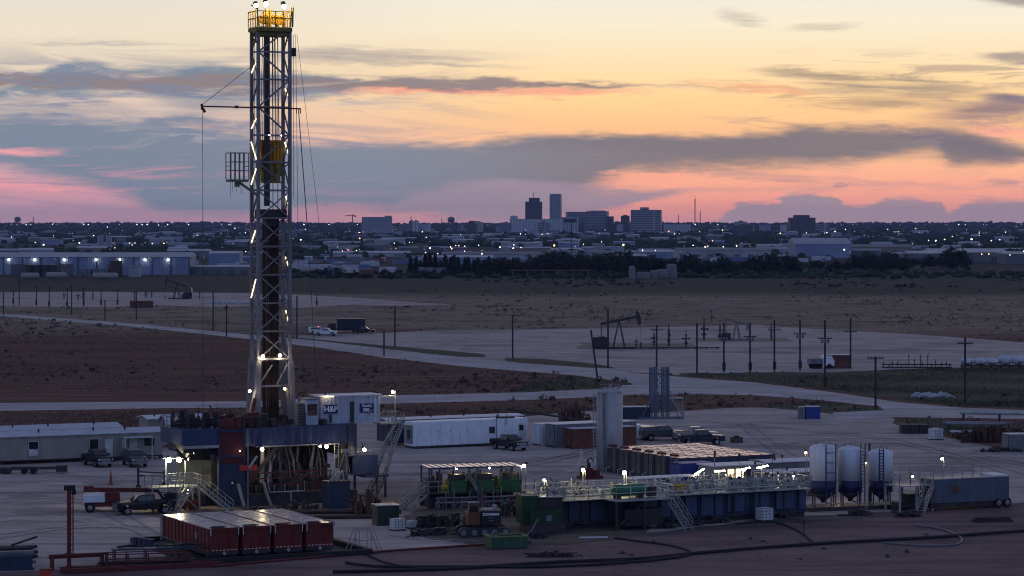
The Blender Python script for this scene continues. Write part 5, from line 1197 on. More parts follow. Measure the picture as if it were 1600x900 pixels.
# ================================================================== trailers and containers
M_SIDING = pm('trailer_siding', (.27,.25,.23), .6, var=.2, dirt=(.14,.12,.10), dirt_amt=.4, streak=True); M_TROOF = pm('trailer_roof', (.44,.47,.52), .5, var=.2, dirt=(.2,.19,.18)); M_WIN = pm('window_glass', (.015,.017,.022), .15)
M_DOORW = pm('white_door', (.55,.56,.58), .5)
def house_trailer(label, px, py, L, D, hgt, wm, rm, wins=(), doors=(), ridge=.45, name='office_trailer', xoff=0.0, group=None, porch=None, rz=TH):
    t = thing(name, label, 'trailer', (*P(px, py), 0), rz, group)
    w_ = MB(); w_.corr((0,0), (L,0), .5, hgt, .6, .03); w_.corr((L,0), (L,D), .5, hgt, .6, .03); w_.corr((L,D),(0,D),.5,hgt,.6,.03); w_.corr((0,D),(0,0),.5,hgt,.6,.03)
    w_.add([(L-.01,.02,hgt-.02),(L-.01,D-.02,hgt-.02),(L-.01,D/2,hgt+ridge-.03)], [(0,1,2)]); w_.add([(.01,.02,hgt-.02),(.01,D-.02,hgt-.02),(.01,D/2,hgt+ridge-.03)], [(0,2,1)]); w_.build('wall', wm, t)
    r = MB(); r.add([(-.25,-.25,hgt),(L+.25,-.25,hgt),(L+.25,D/2,hgt+ridge),(-.25,D/2,hgt+ridge),(-.25,D+.25,hgt),(L+.25,D+.25,hgt),(-.25,-.25,hgt+.09),(L+.25,-.25,hgt+.09),(L+.25,D/2,hgt+ridge+.09),(-.25,D/2,hgt+ridge+.09),(-.25,D+.25,hgt+.09),(L+.25,D+.25,hgt+.09)],
          [(0,3,2,1),(3,4,5,2),(6,7,8,9),(9,8,11,10),(0,1,7,6),(5,4,10,11),(0,6,9,3),(3,9,10,4),(1,2,8,7),(2,5,11,8)]); ro = r.build('roof', rm, t)
    for k in range(int(L/5)): x = 2+k*5+random.uniform(-1,1); MB().beam((x,D*.3,hgt+.2),(x,D*.3,hgt+ridge+.35),.22,n=8).build('roof_vent', M_STEEL, ro)
    mb = MB()
    for k in range(int(L/3)+1): mb.box(k*L/int(L/3)-.2 if k else .1, k*L/int(L/3)+.2 if k else .5, .4, .8, 0, .5)
    mb.box(.3, L-.3, .2, .3, .32, .5); mb.build('footing', M_STEEL, t)
    for (x, wd_, z0_, z1_) in wins:
        f_ = MB().box(x-.06, x+wd_+.06, -.06, -.032+.03, z0_-.06, z1_+.06).build('window', M_DOORW, t); MB().box(x, x+wd_, -.075, -.062, z0_, z1_).build('pane', M_WIN, f_)
    for x in doors:
        d_ = MB().box(x, x+.95, -.07, -.002, .55, 2.6).build('door', M_DOORW, t); MB().box(x+.8,x+.87,-.11,-.07,1.5,1.62).build('handle', M_STEEL, d_)
        mb = MB(); mb.box(x-.2,x+1.15,-1.3,-.1,.4,.5); mb.box(x-.1,x+1.05,-1.7,-1.3,.15,.25); mb.rail([(x-.2,-1.3,.5),(x-.2,-.1,.5)],1,.6,.05); mb.build('step', M_STEEL, t)
    if porch is not None: p_ = MB(); p_.box(porch-.9, porch+2.6, -1.7, -.02, 2.72, 2.82); p_.box(porch-.85,porch-.75,-1.65,-1.55,0,2.72); p_.box(porch+2.4,porch+2.5,-1.65,-1.55,0,2.72); p_.box(porch-.8,porch-.7,-1.5,-.1,.6,2.6); p_.build('porch', M_TROOF, t)
    return t
Lh = 26.0; ex, ey = XA(253.5, 320.5), 320.5
px0, py0 = ex-Lh*E1[0], ey-Lh*E1[1]
def at_xy(x, y): return (800+x*F/y, HY+F*H/y)
a0 = at_xy(px0, py0)
fx = lambda px: (XA(px, 320.5)-px0)/E1[0]*1.0
def along(px): # distance along a trailer front (start px0,py0 along E1) at photo column
    k = (px-800)/F; return (k*py0-px0)/(E1[0]-k*E1[1])
house_trailer('long tan office trailer at the left edge with a white door and porch', *a0, Lh, 4.0, 3.2, M_SIDING, M_TROOF,
   [(along(45), 1.1, 1.75, 2.6),(along(140), 1.05, 1.05, 2.65),(along(225), 1.3, 1.6, 2.55)], [along(164), along(202)], porch=along(200))
nt = MB().box(along(45), along(45)+1.1, -.06, -.033, .95, 1.65).build('notice', M_DOORW, bpy.data.objects['office_trailer'])
b0 = at_xy(px0-2.5*E1[0]+5.2*E2[0], py0-2.5*E1[1]+5.2*E2[1])
house_trailer('second long trailer right behind the tan one, only its pale roof showing', *b0, 25, 4.0, 3.5, M_SIDING, M_TROOF, name='office_trailer')
house_trailer('grey cabin with a gabled pale roof behind the lit utility house', 262, 700, 8, 3.6, 2.9, M_GREY, M_TROOF, [(1,1,1.3,2.1)], [], 1.1, 'site_cabin')
house_trailer('low cabin with a long white roof behind the grey gabled cabin', 232, 692, 9, 4, 3.0, M_SIDING, M_WHITE, [(1.5,1,1.4,2.2)], [], .35, 'site_cabin')
# white box trailer
M_BOXW = pm('white_trailer_skin', (.66,.70,.76), .45, var=.12, dirt=(.32,.30,.29), dirt_amt=.6, streak=True)
t1 = thing('box_trailer', 'long white box trailer with rounded roof edge across the yard', 'trailer', (-12.2, 334.2, 0), 28.5)
L1 = 16.2; b = MB(); b.box(0, L1, 0, 2.7, .35, 3.35, .10); b.build('body', M_BOXW, t1)
MB().box(.1, L1-.1, -.02, 2.72, .12, .34).build('skid', M_STEEL, t1)
mb = MB(); mb.box(-.05,-.012,.35,2.35,.6,2.9); mb.build('end_door', M_GREY, t1); MB().box(-.12,-.05,.95,1.75,1.2,2.3).build('air_unit', M_STEEL, t1)
MB().box(10.6, 11.4, -.05, -.005, 1.6, 2.4).build('vent_panel', M_STEEL, t1); MB().box(14.8,15.9,-.03,-.005,.45,2.7).build('door', M_DOORW, t1); MB().box(14.9,15.5,-.05,-.032,1.8,2.5).build('window', M_WIN, t1)
mb = MB(); mb.beam((11.6,-.1,.4),(11.6,-.1,4.0),.05); mb.beam((13.0,-.1,2.6),(13.0,-.1,4.3),.04); mb.beam((11.9,.6,3.3),(12.6,1.2,3.8),.15); mb.box(12.4,14.6,.6,1.6,3.36,3.55); mb.build('roof_antenna', M_STEEL, t1)
for x in (3.3, 5.0, 7.4): MB().box(x, x+.12, -.03, -.004, 2.0, 2.2).build('label_plate', M_GREY, t1)
house_trailer('long low trailer with a flat white roof hidden behind the white box trailer', *at_xy(-15.6, 338.5), 19, 3.5, 3.25, M_DBLUE, M_WHITE, [], [], .12, 'office_trailer', rz=27)
def container(label, px, py, L, wm, rz=TH, hgt=2.6, W_=2.44, name='shipping_container', z=0.0, dx=0.0, group=None, roof=None):
    t = thing(name, label, 'container', (*P(px, py), z), rz, group)
    c = MB(); c.corr((0,0),(L,0),.15,hgt,.3,.05); c.corr((L,0),(L,W_),.15,hgt,.3,.05); c.corr((L,W_),(0,W_),.15,hgt,.3,.05); c.corr((0,W_),(0,0),.15,hgt,.3,.05); c.build('wall', wm, t)
    f_ = MB()
    for x in (.06, L-.06):
        for y in (.06, W_-.06): f_.box(x-.08, x+.08, y-.08, y+.08, 0, hgt)
    f_.box(0,L,-.02,.1,.02,.16); f_.box(0,L,W_-.1,W_+.02,.02,.16); f_.build('frame', wm, t)
    MB().box(-.02, L+.02, -.02, W_+.02, hgt, hgt+.06).build('roof', roof or M_TROOF, t)
    MB().box(-.075,-.055,.2,W_/2-.03,.25,hgt-.15).build('end_door', wm, t); MB().box(-.075,-.055,W_/2+.03,W_-.2,.25,hgt-.15).build('end_door', wm, t)
    return t
M_RUSTC = pm('rust_red_container', (.16,.055,.040), .65, var=.4, dirt=(.07,.04,.035)); M_BLUEC = pm('blue_container', (.03,.055,.26), .5, var=.25)
container('white container with a pale door left of the upright tank', 846, 697, 9, M_WHITE, 30, 2.7, roof=M_WHITE)
container('white topped grey container nosing out behind the rust red one', 868, 700, 12, M_GREY, 30, 2.9, roof=M_WHITE)
container('rust red container against the foot of the upright tank', 894, 702, 6, M_RUSTC, 20, 2.5)
container('dark red container hidden behind the upright tank', 962, 699, 3, M_RUSTC, 30, 2.5)
container('dark blue cabin container standing alone by the right hand road', 1260, 655, 2.0, M_BLUEC, 4, 1.75, 1.8)
container('small white topped box beside the lone blue cabin container', 1249, 655, .8, M_GREY, 4, 1.7, 1.2, 'equipment_box')
container('rust coloured container between the poles on the well pad', 1292, 576, 4.4, M_RUSTC, 0, 2.6)
container('rust coloured container between the poles on the far left well pad', 203, 481, 7.5, M_RUSTC, 0, 2.4)
container('dark grey container at the right edge of the pipe yard', 1577, 706, 6, M_GREY, 10, 2.1)
container('long dark blue container in the field edge behind the trailers', 972, 655, 4, M_DBLUE, 5, 1.7)

# ================================================================== the four red tanks
M_TRED = pm('tank_red_paint', (.155,.015,.013), .5, var=.45, dirt=(.06,.03,.028), dirt_amt=.75, streak=True); M_TTOP = pm('tank_top_sheet', (.46,.42,.42), .24, var=.35, dirt=(.22,.17,.16), dirt_amt=.7, scale=.5); M_TAPE = pm('reflective_tape', (.60,.55,.50), .4)
nx0, ny0 = XA(366, 230.8), 230.8      # near right-hand corner of the first tank, as built from the roof corners
fx0, fy0 = -1.002*25.4, 4200*.0020964*25.4
c_ = None
bm2 = thing('containment_berm', 'black lined containment tray beneath the four red tanks', 'containment', (fx0, fy0, 0), TH)
MB().box(-1.6, 13.8, -2.3, 14.6, .036, .09).build('liner', M_BLACK, bm2)
mb = MB()
for (a, b2) in (((-1.6,-2.3),(13.8,-2.3)),((13.8,-2.3),(13.8,14.6)),((13.8,14.6),(-1.6,14.6)),((-1.6,14.6),(-1.6,-2.3))): mb.beam((*a,.25),(*b2,.25),.5,.45)
mb.build('wall', M_BLACK, bm2)
def red_tank(label, k):
    x0 = .35+k*2.86; t = thing('red_tank', label, 'tank', (fx0+x0*E1[0], fy0+x0*E1[1], .1), TH, 'red tanks side by side')
    Wt, Lt, ht = 2.5, 12.3, 2.45
    b = MB(); b.box(0, Wt, 0, Lt, .55, ht)
    for i in range(13): b.box(-.05, 0, .3+i*.95, .42+i*.95, .6, ht-.05); b.box(Wt, Wt+.05, .3+i*.95, .42+i*.95, .6, ht-.05)
    for i in range(1, 3): b.box(Wt*i/3-.05, Wt*i/3+.05, -.05, 0, .6, ht-.2)
    b.build('shell', M_TRED, t)
    tp_ = MB(); tp_.box(-.06, Wt+.06, -.06, Lt+.06, ht+.002, ht+.07)
    tp_.build('top', M_TTOP, t); mb = MB(); mb.box(-.07, Wt+.07, -.1, -.062, ht-.12, ht+.10); mb.box(Wt+.062,Wt+.12,0,Lt,ht-.1,ht+.12); mb.build('rim', M_TRED, t)
    mb = MB(); mb.box(.1, Wt-.1, .1, Lt-.1, .18, .549); mb.box(-.02, Wt+.02, .0, .25, .3, .549); mb.build('skid', M_STEEL, t)
    mb = MB()
    for i in range(7): mb.box(.15+i*.33, .15+i*.33+.18, -.075, -.052, .66, .73)
    for i in range(16): mb.box(-.075, -.052, .3+i*.75, .55+i*.75, .60, .66)
    mb.build('reflector_tape', M_TAPE, t)
    for x in (.0, Wt-.06): MB().box(x, x+.06, -.13, -.10, ht-.55, ht+.1).build('corner_post', M_WHITE, t)
    MB().box(.25, 1.3, .15, .75, ht+.072, ht+.16).build('hatch', M_STEEL, t)
    mb = MB(); mb.beam((.2,.02,ht+.24),(1.35,.02,ht+.24),.06); mb.beam((.2,.02,ht+.07),(.2,.02,ht+.24),.06); mb.beam((1.35,.02,ht+.07),(1.35,.02,ht+.24),.06); mb.build('hatch_rail', M_BLACK, t)
    mb = MB(); mb.disc_y(1.2, -.12, .42, .16, .25, 10); mb.build('valve', M_GALV, t)
    if k == 0: MB().box(-.075,-.052,3.0,3.7,1.35,1.95).build('placard', pm('faded_placard', (.30,.14,.14), .6), t)
    if k == 0: mb = MB(); mb.beam((-.12,Lt-.3,.3),(-.12,Lt-.3,ht+.1),.08); mb.beam((-.12,Lt+.1,.3),(-.12,Lt+.1,ht+.1),.08); mb.build('ladder', M_GALV, t)
    return t
for k, s_ in enumerate(('red rectangular tank at the left end of four, its whole long side showing', 'second red tank from the left, between the placarded one and its neighbour', 'third red tank from the left, next to the right end one', 'red rectangular tank at the right end of four, nearest the white stile')): red_tank(s_, k)
# the stile next to them
sx, sy = P(568, 861); stl = thing('step_over_stile', 'pale tubular step over frame at the right corner of the black berm', 'stile', (sx, sy, 0), TH)
mb = MB()
for y in (-.45, .45):
    mb.beam((-.75,y,1.85),(.75,y,1.85),.06); mb.beam((-.75,y,1.85),(-1.5,y,0),.06); mb.beam((.75,y,1.85),(1.5,y,0),.06); mb.beam((-.6,y,1.85),(-.5,y,.2),.05); mb.beam((.6,y,1.85),(.5,y,.2),.05); mb.beam((-1.1,y,.95),(1.1,y,.95),.05)
mb.build('frame', M_GALV, stl); mb = MB(); mb.box(-.55,.55,-.42,.42,.95,1.0); mb.build('deck', M_GALV, stl)

# ================================================================== front left
lx_, ly_ = P(108, 893); lt = thing('red_derrick_post', 'tall red steel post with a dark head rising from the red frame', 'post', (lx_, ly_, 0), 10)
mb = MB(); mb.box(-.17,.17,-.17,.17,0,6.55); mb.box(.26,.36,-.08,.02,1.6,6.4)
for i in range(12): mb.box(.17,.27,-.06,0,1.7+i*.42,1.76+i*.42)
mb.box(-.35,.45,-.3,.3,1.25,1.5); mb.box(-.28,.28,-.28,.28,0,.5); mb.build('post', M_RED, lt); mb = MB(); mb.box(-.42,.5,-.3,.3,6.56,6.95,.05); mb.box(.2,.55,-.25,.2,6.2,6.55); mb.build('head', M_BLACK, lt)
pr_x, pr_y = P(100, 897)
fr2 = thing('red_skid_frame', 'long low red steel skid frame lying along the bottom of the yard', 'frame', (pr_x, pr_y, 0), 22); mb = MB()
for y in (0, 1.4): mb.box(0, 13, y-.12, y+.12, .05, .4)
for i in range(9): mb.box(i*1.6, i*1.6+.14, .12, 1.28, .1, .3)
mb.box(-.7, 4.2, 2.3, 2.5, 1.1, 1.3); mb.box(-.6,3.8,2.8,2.95,.9,1.05); mb.box(-.5,-.3,2.2,3,0,1.2); mb.box(3.6,3.8,2.2,3,0,1.1); mb.build('beam', M_RED, fr2)
rk = thing('red_pipe_basket', 'dark red steel basket of rods beside the red post', 'basket', (*P(168, 890), 0), 14)
mb = MB(); L_ = 6.6
for z in (.15, .65, 1.2):
    for y in (0, 1.5): mb.beam((0,y,z),(L_,y,z),.09)
for i in range(5):
    for y in (0, 1.5): mb.box(i*L_/4-.06, i*L_/4+.06, y-.06, y+.06, 0, 1.25)
    mb.beam((i*L_/4,0,.15),(i*L_/4,1.5,.15),.08)
mb.build('frame', M_RED, rk); mb = MB()
for i in range(16): mb.beam((random.uniform(-.9,.2),.12+(i%8)*.17,.28+(i//8)*.2+random.uniform(0,.05)),(L_+random.uniform(-.3,.8),.12+(i%8)*.17,.3+(i//8)*.2),.12,n=6)
mb.build('rod', M_STEEL, rk)
bt = thing('pipe_tool_rack', 'blue grey rack of pipe tools between the red basket and the berm', 'rack', (*P(176, 878), 0), 16)
mb = MB(); mb.box(0,8.2,0,1.2,.9,1.0); 
for x in (.2,2.8,5.4,8.0): mb.box(x-.07,x+.07,0,1.2,0,.9)
mb.build('table', M_DBLUE, bt); mb = MB()
for i in range(14): x = random.uniform(.1,7.2); mb.beam((x,random.uniform(.1,1.1),1.08+random.uniform(0,.1)),(x+random.uniform(.4,1.6),random.uniform(.1,1.1),1.1+random.uniform(0,.2)),random.uniform(.08,.22),n=6)
mb.build('tool', M_STEEL, bt)
for i in range(4):
    o = thing('barrel', ('dark upright drum at the outer end of four by the berm','second dark drum from the outer end by the berm','third dark drum from the outer end by the berm','dark upright drum closest to the red tanks')[i], 'drum', (*P(213+i*7.6, 856+i*1.2), 0), i*40)
    MB().lathe([(.27,0.02),(.29,.04),(.29,.3),(.30,.32),(.29,.34),(.29,.62),(.30,.64),(.29,.66),(.29,.92),(.27,.94)], n=16).build('shell', M_DBLUE, o); MB().lathe([(.03,.942),(.05,.98)], .15, 0, 8).build('bung', M_GALV, o)
sk1 = thing('equipment_skid', 'dark blue grey steel skid cut off by the left edge of the yard', 'skid', (*P(-14, 893), 0), 14)
mb = MB(); mb.box(0,3.3,0,2,.2,1.2,.04); mb.box(-.1,3.4,-.1,.2,.02,.2); mb.box(-.1,3.4,1.8,2.1,.02,.2)
for x in (.6,1.5,2.4,3.2): mb.box(x-.06,x+.06,-.08,-.002,.2,1.2)
mb.build('housing', M_DBLUE, sk1); mb = MB(); mb.box(.2,3.5,1.0,1.6,1.21,1.45); mb.box(3.2,3.6,.3,.6,.5,.75); mb.build('pipework', M_GREY, sk1)
sk2 = thing('pipe_stack', 'dark stack of timbers and pipe behind the skid at the left edge', 'stack', (*P(-20, 875), 0), 16); mb = MB()
for i in range(12): mb.beam((0,(i%4)*.35,.2+(i//4)*.35),(3.6+random.uniform(-.3,.6),(i%4)*.35,.2+(i//4)*.35),.3,n=6)
mb.build('pipe', M_STEEL, sk2); MB().beam((2,.5,1.1),(4.2,.6,1.75),.16).build('lever', M_STEEL, sk2)
rb_ = thing('red_box', 'small red steel box at the bottom edge near the red post', 'box', (*P(62, 903), 0), 10); MB().box(0,.95,0,.8,.05,.62,.04).build('housing', M_BRED, rb_); MB().box(-.03,.98,-.03,.83,.622,.68).build('lid', M_RED, rb_)
# boom lift
bl = thing('boom_lift', 'red and white boom lift with its boom lowered behind the black crew pickup', 'boom lift', (*P(163, 799), 0), 8)
mb = MB(); mb.box(-1.9, 1.9, -1.0, 1.0, .55, .95, .06); mb.build('chassis', M_RED, bl)
for x in (-1.35, 1.5):
    for y in (-1.05, 1.05): w_ = MB().disc_y(x, y, .5, .5, .4, 18).build('wheel', M_TYRE, bl); MB().disc_y(x, y+(-.19 if y < 0 else .19), .5, .24, .06, 10).build('rim', M_RIM, w_)
mb = MB(); mb.box(-2.0, .1, -1.1, 1.1, 1.0, 1.75, .12); mb.build('counterweight', M_WHITE, bl); MB().box(.12, 1.5, -1.05, 1.05, 1.0, 1.95, .08).build('engine_cover', M_RED, bl)
mb = MB(); mb.beam((-1.9,0,2.15),(5.2,0,2.0),.4,.42); mb.box(-2.0,-1.0,-.3,.3,1.9,2.5); mb.build('boom', M_RED, bl)
mb = MB(); mb.beam((5.1,0,2.05),(5.7,0,1.1),.25); mb.box(5.5,6.6,-.9,.9,.75,.85); mb.rail([(5.5,-.9,.85),(6.6,-.9,.85),(6.6,.9,.85),(5.5,.9,.85),(5.5,-.9,.85)],1.0,.8,.05); mb.build('basket', M_STEEL, bl)
cn = thing('safety_cone', 'thin orange marker cone standing alone on the pad before the trailers', 'cone', (*P(173, 758), 0)); MB().lathe([(.22,.05),(.05,1.5),(.02,1.55)], n=12).build('cone', pm('faded_orange', (.22,.08,.05), .7), cn); MB().box(-.35,.35,-.35,.35,.0,.05).build('base', M_BLACK, cn)
ws = thing('wellhead_stand', 'dark steel post stand with two cross pipes on the pad left of the stairs', 'stand', (*P(216, 762), 0), 12); mb = MB(); mb.box(-.12,.12,-.12,.12,0,2.1); mb.box(-.25,.25,-.25,.25,0,.3); mb.beam((0,0,1.7),(2.8,0,1.5),.14); mb.beam((0,0,1.3),(2.8,0,1.15),.14); mb.box(2.6,2.9,-.2,.2,.4,1.7); mb.box(2.2,3.3,-.1,.1,.1,.4); mb.build('pipework', M_STEEL, ws)
tt = thing('flatbed_trailer', 'low empty trailer frame on the pad beside the long tan trailer', 'trailer', (*P(26, 740), 0), 6); mb = MB(); mb.box(-1.6,4.6,-.9,-.7,.5,.7); mb.box(-1.6,4.6,.7,.9,.5,.7)
for x in (-1.5,.5,2.4,4.4): mb.box(x,x+.15,-.7,.7,.52,.66)
mb.box(4.4,5.6,-.6,.6,.2,.9); mb.box(-1.8,-.6,-1,1,.15,.7); mb.build('frame', M_STEEL, tt)
for x in (.9, 1.9):
    for y in (-1,1): MB().disc_y(x,y,.36,.36,.25,12).build('wheel', M_TYRE, tt)
# junk around the left foot of the rig
def heap(name, label, cat, px, py, w, d, h, n, mat, rz=TH, kind='mix', group=None):
    t = thing(name, label, cat, (*P(px, py), 0), rz, group); mb = MB(); r_ = random.Random(int(px*7+py))
    for i in range(n):
        x, y = r_.uniform(-w/2, w/2), r_.uniform(-d/2, d/2); hz2 = h*max(.15, 1-(abs(x)/w*1.3)**2)
        if r_.random() < .5: s_ = r_.uniform(.15,.6); mb.box(x,x+s_,y,y+s_,.02,r_.uniform(.2,1)*hz2,.02)
        else: mb.beam((x,y,r_.uniform(.1,.8)*hz2),(x+r_.uniform(-1.4,1.4),y+r_.uniform(-.6,.6),r_.uniform(.1,1)*hz2),r_.uniform(.06,.2),n=6)
    mb.build('scrap', mat, t); return t
heap('equipment_pile', 'dark jumble of hoses and valves at the left foot of the rig', 'pile', 322, 790, 5, 2, 2.2, 60, M_STEEL)
heap('equipment_pile', 'rusty jumble of fittings between the black crew pickup and the platform', 'pile', 285, 797, 3, 1.5, 1.2, 30, M_RED)
heap('equipment_pile', 'low dark jumble of pipes under the drill floor front', 'pile', 440, 798, 8, 1.4, 1.0, 50, M_STEEL)
heap('equipment_pile', 'rusty red pump parts stacked right of the dark blue tank', 'pile', 573, 803, 2.6, 2, 2.5, 46, pm('rusty_red', (.11,.045,.038), .7, var=.5))
for i, (a, b2) in enumerate(((530,803),(546,811))):
    o = thing('pipe_length', ('longer red brown pipe lying flat before the rig','shorter red brown pipe lying flat before the rig')[i], 'pipe', (*P(a, b2), .2), 3); MB().beam((-6+i*2,0,0),(6-i*2,0,0),.35,n=10).build('pipe', M_PIPE, o); MB().beam((-6.15+i*2,0,0),(-5.95+i*2,0,0),.45,n=10).build('collar', M_STEEL, o)
# ================================================================== upright tank and the tank row
M_TANKG = pm('upright_tank_paint', (.34,.35,.36), .5, var=.2, dirt=(.16,.14,.13), dirt_amt=.6, streak=True)
Yv = 305.0; vt = thing('upright_tank', 'tall grey upright tank with a ladder cage on its left, highest in the yard', 'tank', (XA(953, Yv), Yv, 0), 0)
rv = 20*Yv/F; hv = ZA(613, Yv)
MB().lathe([(rv,0),(rv,hv)], n=36).build('shell', M_TANKG, vt, True)
MB().lathe([(rv*1.005,hv-.003),(rv*1.03,hv+.06),(rv*.8,hv+.32),(rv*.35,hv+.46),(.05,hv+.5)], n=36).build('roof', M_TANKG, vt, True)
mb = MB(); mb.beam((-.75,-rv-.05,0),(-.75,-rv-.05,hv),.28,.2,n=8); mb.build('fill_pipe', M_GREY, vt)
mb = MB()
for x in (-rv-.45, -rv-.1): mb.beam((x,-.6,0),(x,-.6,hv-.2),.09)
for i in range(26): mb.beam((-rv-.45,-.6,.4+i*.33),(-rv-.1,-.6,.4+i*.33),.04)
for i in range(6): z = 1.6+i*1.45; mb.beam((-rv-.5,-.9,z),(-rv-.05,-.9,z),.07); mb.beam((-rv-.05,-.9,z),(-rv+.3,-.6,z),.06); mb.beam((-rv-.5,-.9,z),(-rv-.5,-.5,z),.06)
mb.rail([(-rv-.5,-.9,hv-.9),(-rv+.1,-.9,hv-.9)],1.1,.6,.06); mb.build('ladder', M_GALV, vt)
mb = MB(); mb.rail([(rv*.75*cos(a),rv*.75*sin(a),hv+.28) for a in [k*pi/5 for k in range(11)]],.6,.6,.04); mb.beam((.1,0,hv+.4),(.1,0,hv+.9),.2,n=8); mb.build('roof_rail', M_GALV, vt)
rp = thing('pump_skid', 'dark red pump skid at the foot of the upright tank', 'pump', (*P(921, 748), 0), TH); mb = MB(); mb.box(-1.2,1.3,-.8,.8,.05,.35); mb.box(-1,.2,-.5,.5,.35,1.2,.06); mb.box(.4,1.1,-.4,.4,.35,.95,.05); mb.build('pump', M_RED, rp)
mb = MB(); mb.beam((-.2,0,1.2),(-.2,0,2.1),.2,n=8); mb.beam((.1,.2,1.2),(.1,.2,1.7),.3,n=8); mb.path([(-.2,0,2.1),(.2,0,2.3),(.5,0,1.9)],.14); mb.build('exhaust', M_STEEL, rp)
M_FTANK = pm('dark_tank_front', (.085,.080,.082), .6, var=.4, dirt=(.14,.10,.08), streak=True); M_FTOP = pm('tank_roof_white', (.60,.58,.58), .24, var=.2, dirt=(.25,.2,.19)); M_FRED = pm('red_roof_rail', (.20,.045,.05), .55)
frac0 = (18.0, 288.8)
FL = ('nearest the blue cabin','second from the blue cabin','third from the blue cabin','fourth from the blue cabin','fifth from the blue cabin','beside the upright tank')
for k in range(6):
    t = thing('frac_tank', 'ribbed dark tank with white and red top, '+FL[k], 'tank', (frac0[0]+k*2.82*E2[0], frac0[1]+k*2.82*E2[1], 0), TH, 'dark tanks in a row behind the mud tanks')
    Lf, Wf, hf = 12.0, 2.55, 2.75
    b = MB(); b.box(0,Lf,0,Wf,.35,hf)
    for i in range(12): b.box(.3+i,.42+i,-.06,0,.4,hf); 
    for y in (.05,Wf/2-.06,Wf-.17): b.box(-.07,0,y,y+.12,.3,hf)
    b.build('shell', M_FTANK if k else pm('navy_tank_side', (.035,.045,.10), .55, streak=True), t)
    tp_ = MB()
    for i in range(9): tp_.box(.1+i*1.32, .1+i*1.32+1.16, .06, Wf/2-.12, hf+.002, hf+.07); tp_.box(.1+i*1.32, .1+i*1.32+1.16, Wf/2+.12, Wf-.06, hf+.002, hf+.07)
    tp_.build('roof', M_FTOP, t)
    rr = MB(); rr.box(0,Lf,Wf/2-.1,Wf/2+.1,hf+.002,hf+.085)
    for y in (0, Wf-.05): rr.box(0,Lf,y,y+.05,hf+.002,hf+.09)
    for i in range(10): rr.box(i*1.32-.02,i*1.32+.06,.055,Wf/2-.105,hf+.002,hf+.09)
    rr.build('roof_rail', M_FRED, t)
    mb = MB(); mb.box(-.2,.4,Wf*.3,Wf*.7,hf+.17,hf+.42); mb.build('hatch', M_RED, t)
    mb = MB()
    for y in (.35,.75): mb.beam((-.12,y,.1),(-.12,y,hf+.1),.06)
    for i in range(8): mb.beam((-.12,.35,.35+i*.32),(-.12,.75,.35+i*.32),.04)
    mb.beam((-.3,Wf*.62,.6),(-.06,Wf*.62,.6),.3,n=8); mb.path([(-.3,Wf*.62,.6),(-.6,Wf*.62+.1,.5),(-.7,Wf*.5,.1)],.16); mb.build('ladder', M_GALV, t)
    mb = MB(); mb.box(-.1,Lf,.2,Wf-.2,.02,.34); mb.build('skid', M_STEEL, t)
container('bright blue cabin container in front of the row of dark tanks', *at_xy(XA(1066,283), 283), 3.9, M_BLUEC, TH, 2.7, 2.4, 'cabin_container', roof=M_BLUEC)
M_OLW = pm('cabin_wall', (.30,.29,.26), .6, var=.2, streak=True)
cb2 = thing('control_cabin', 'mud control cabin with yellow lit windows and a white roof', 'cabin', (XA(1114,279.5), 279.5, 0), TH)
MB().box(0,6.2,0,3.0,.3,2.75).build('wall', M_OLW, cb2); MB().box(-.15,6.4,-.15,3.2,2.752,2.86).build('roof', M_WHITE, cb2); mb = MB(); mb.box(0,6.2,.1,2.9,.02,.299); mb.build('skid', M_STEEL, cb2)
WY = em('lit_window_yellow', (1,.72,.30), 3.0, True); WY2 = em('lit_window_pale', (1,.85,.5), 5.0, True)
for x, w_, m_ in ((1.75,.75,WY),(2.75,.55,WY2),(3.5,.9,WY2)):
    f_ = MB().box(x-.08,x+w_+.08,-.06,-.002,1.45,2.5).build('window', M_OLW, cb2); MB().box(x,x+w_,-.08,-.062,1.53,2.42).build('pane', m_, f_)
for i,(px,Yq,L_,lab) in enumerate(((1198,284,7.5,'white roofed site trailer just left of the silos, farther of two'),(1206,274,7.0,'white roofed site trailer just left of the silos, nearer of two'))):
    house_trailer(lab, *at_xy(XA(px,Yq),Yq), L_, 3.0, 2.75-.2*i, M_GREY, M_WHITE, [(1,.8,1.4,2.1)], [], .16, 'site_trailer')
# ================================================================== the mud tanks
M_PANEL = pm('mud_tank_blue', (.048,.066,.135), .5, var=.25, dirt=(.05,.045,.05), dirt_amt=.55, streak=True)
M_DECK = pm('deck_grating', (.36,.37,.35), .5, var=.3, metal=.2, dirt=(.15,.13,.11))
M_PALEP = pm('pale_pipe_paint', (.42,.44,.42), .5, var=.3)
m0 = np.array((XA(1000,249), 249.0)); e1 = np.array(E1); e2 = np.array(E2)
def mloc(a, b=0.0): p = m0+e1*a+e2*b; return (float(p[0]), float(p[1]), 0)
def ma(px, b=0.0): # distance along the mud tank front for a photo column
    k = (px-800)/F; o = m0+e2*b; return (k*o[1]-o[0])/(E1[0]-k*E1[1])
TL = ('dark blue mud tank with the overhanging railed deck, left of the row','blue panelled mud tank next to the railed stairs','blue panelled mud tank in the middle with the white lamp strip above','blue panelled mud tank at the right end beside the silos')
segs = [(-10.0,-.1),(0.0,6.2),(6.3,12.0),(12.1,18.2)]
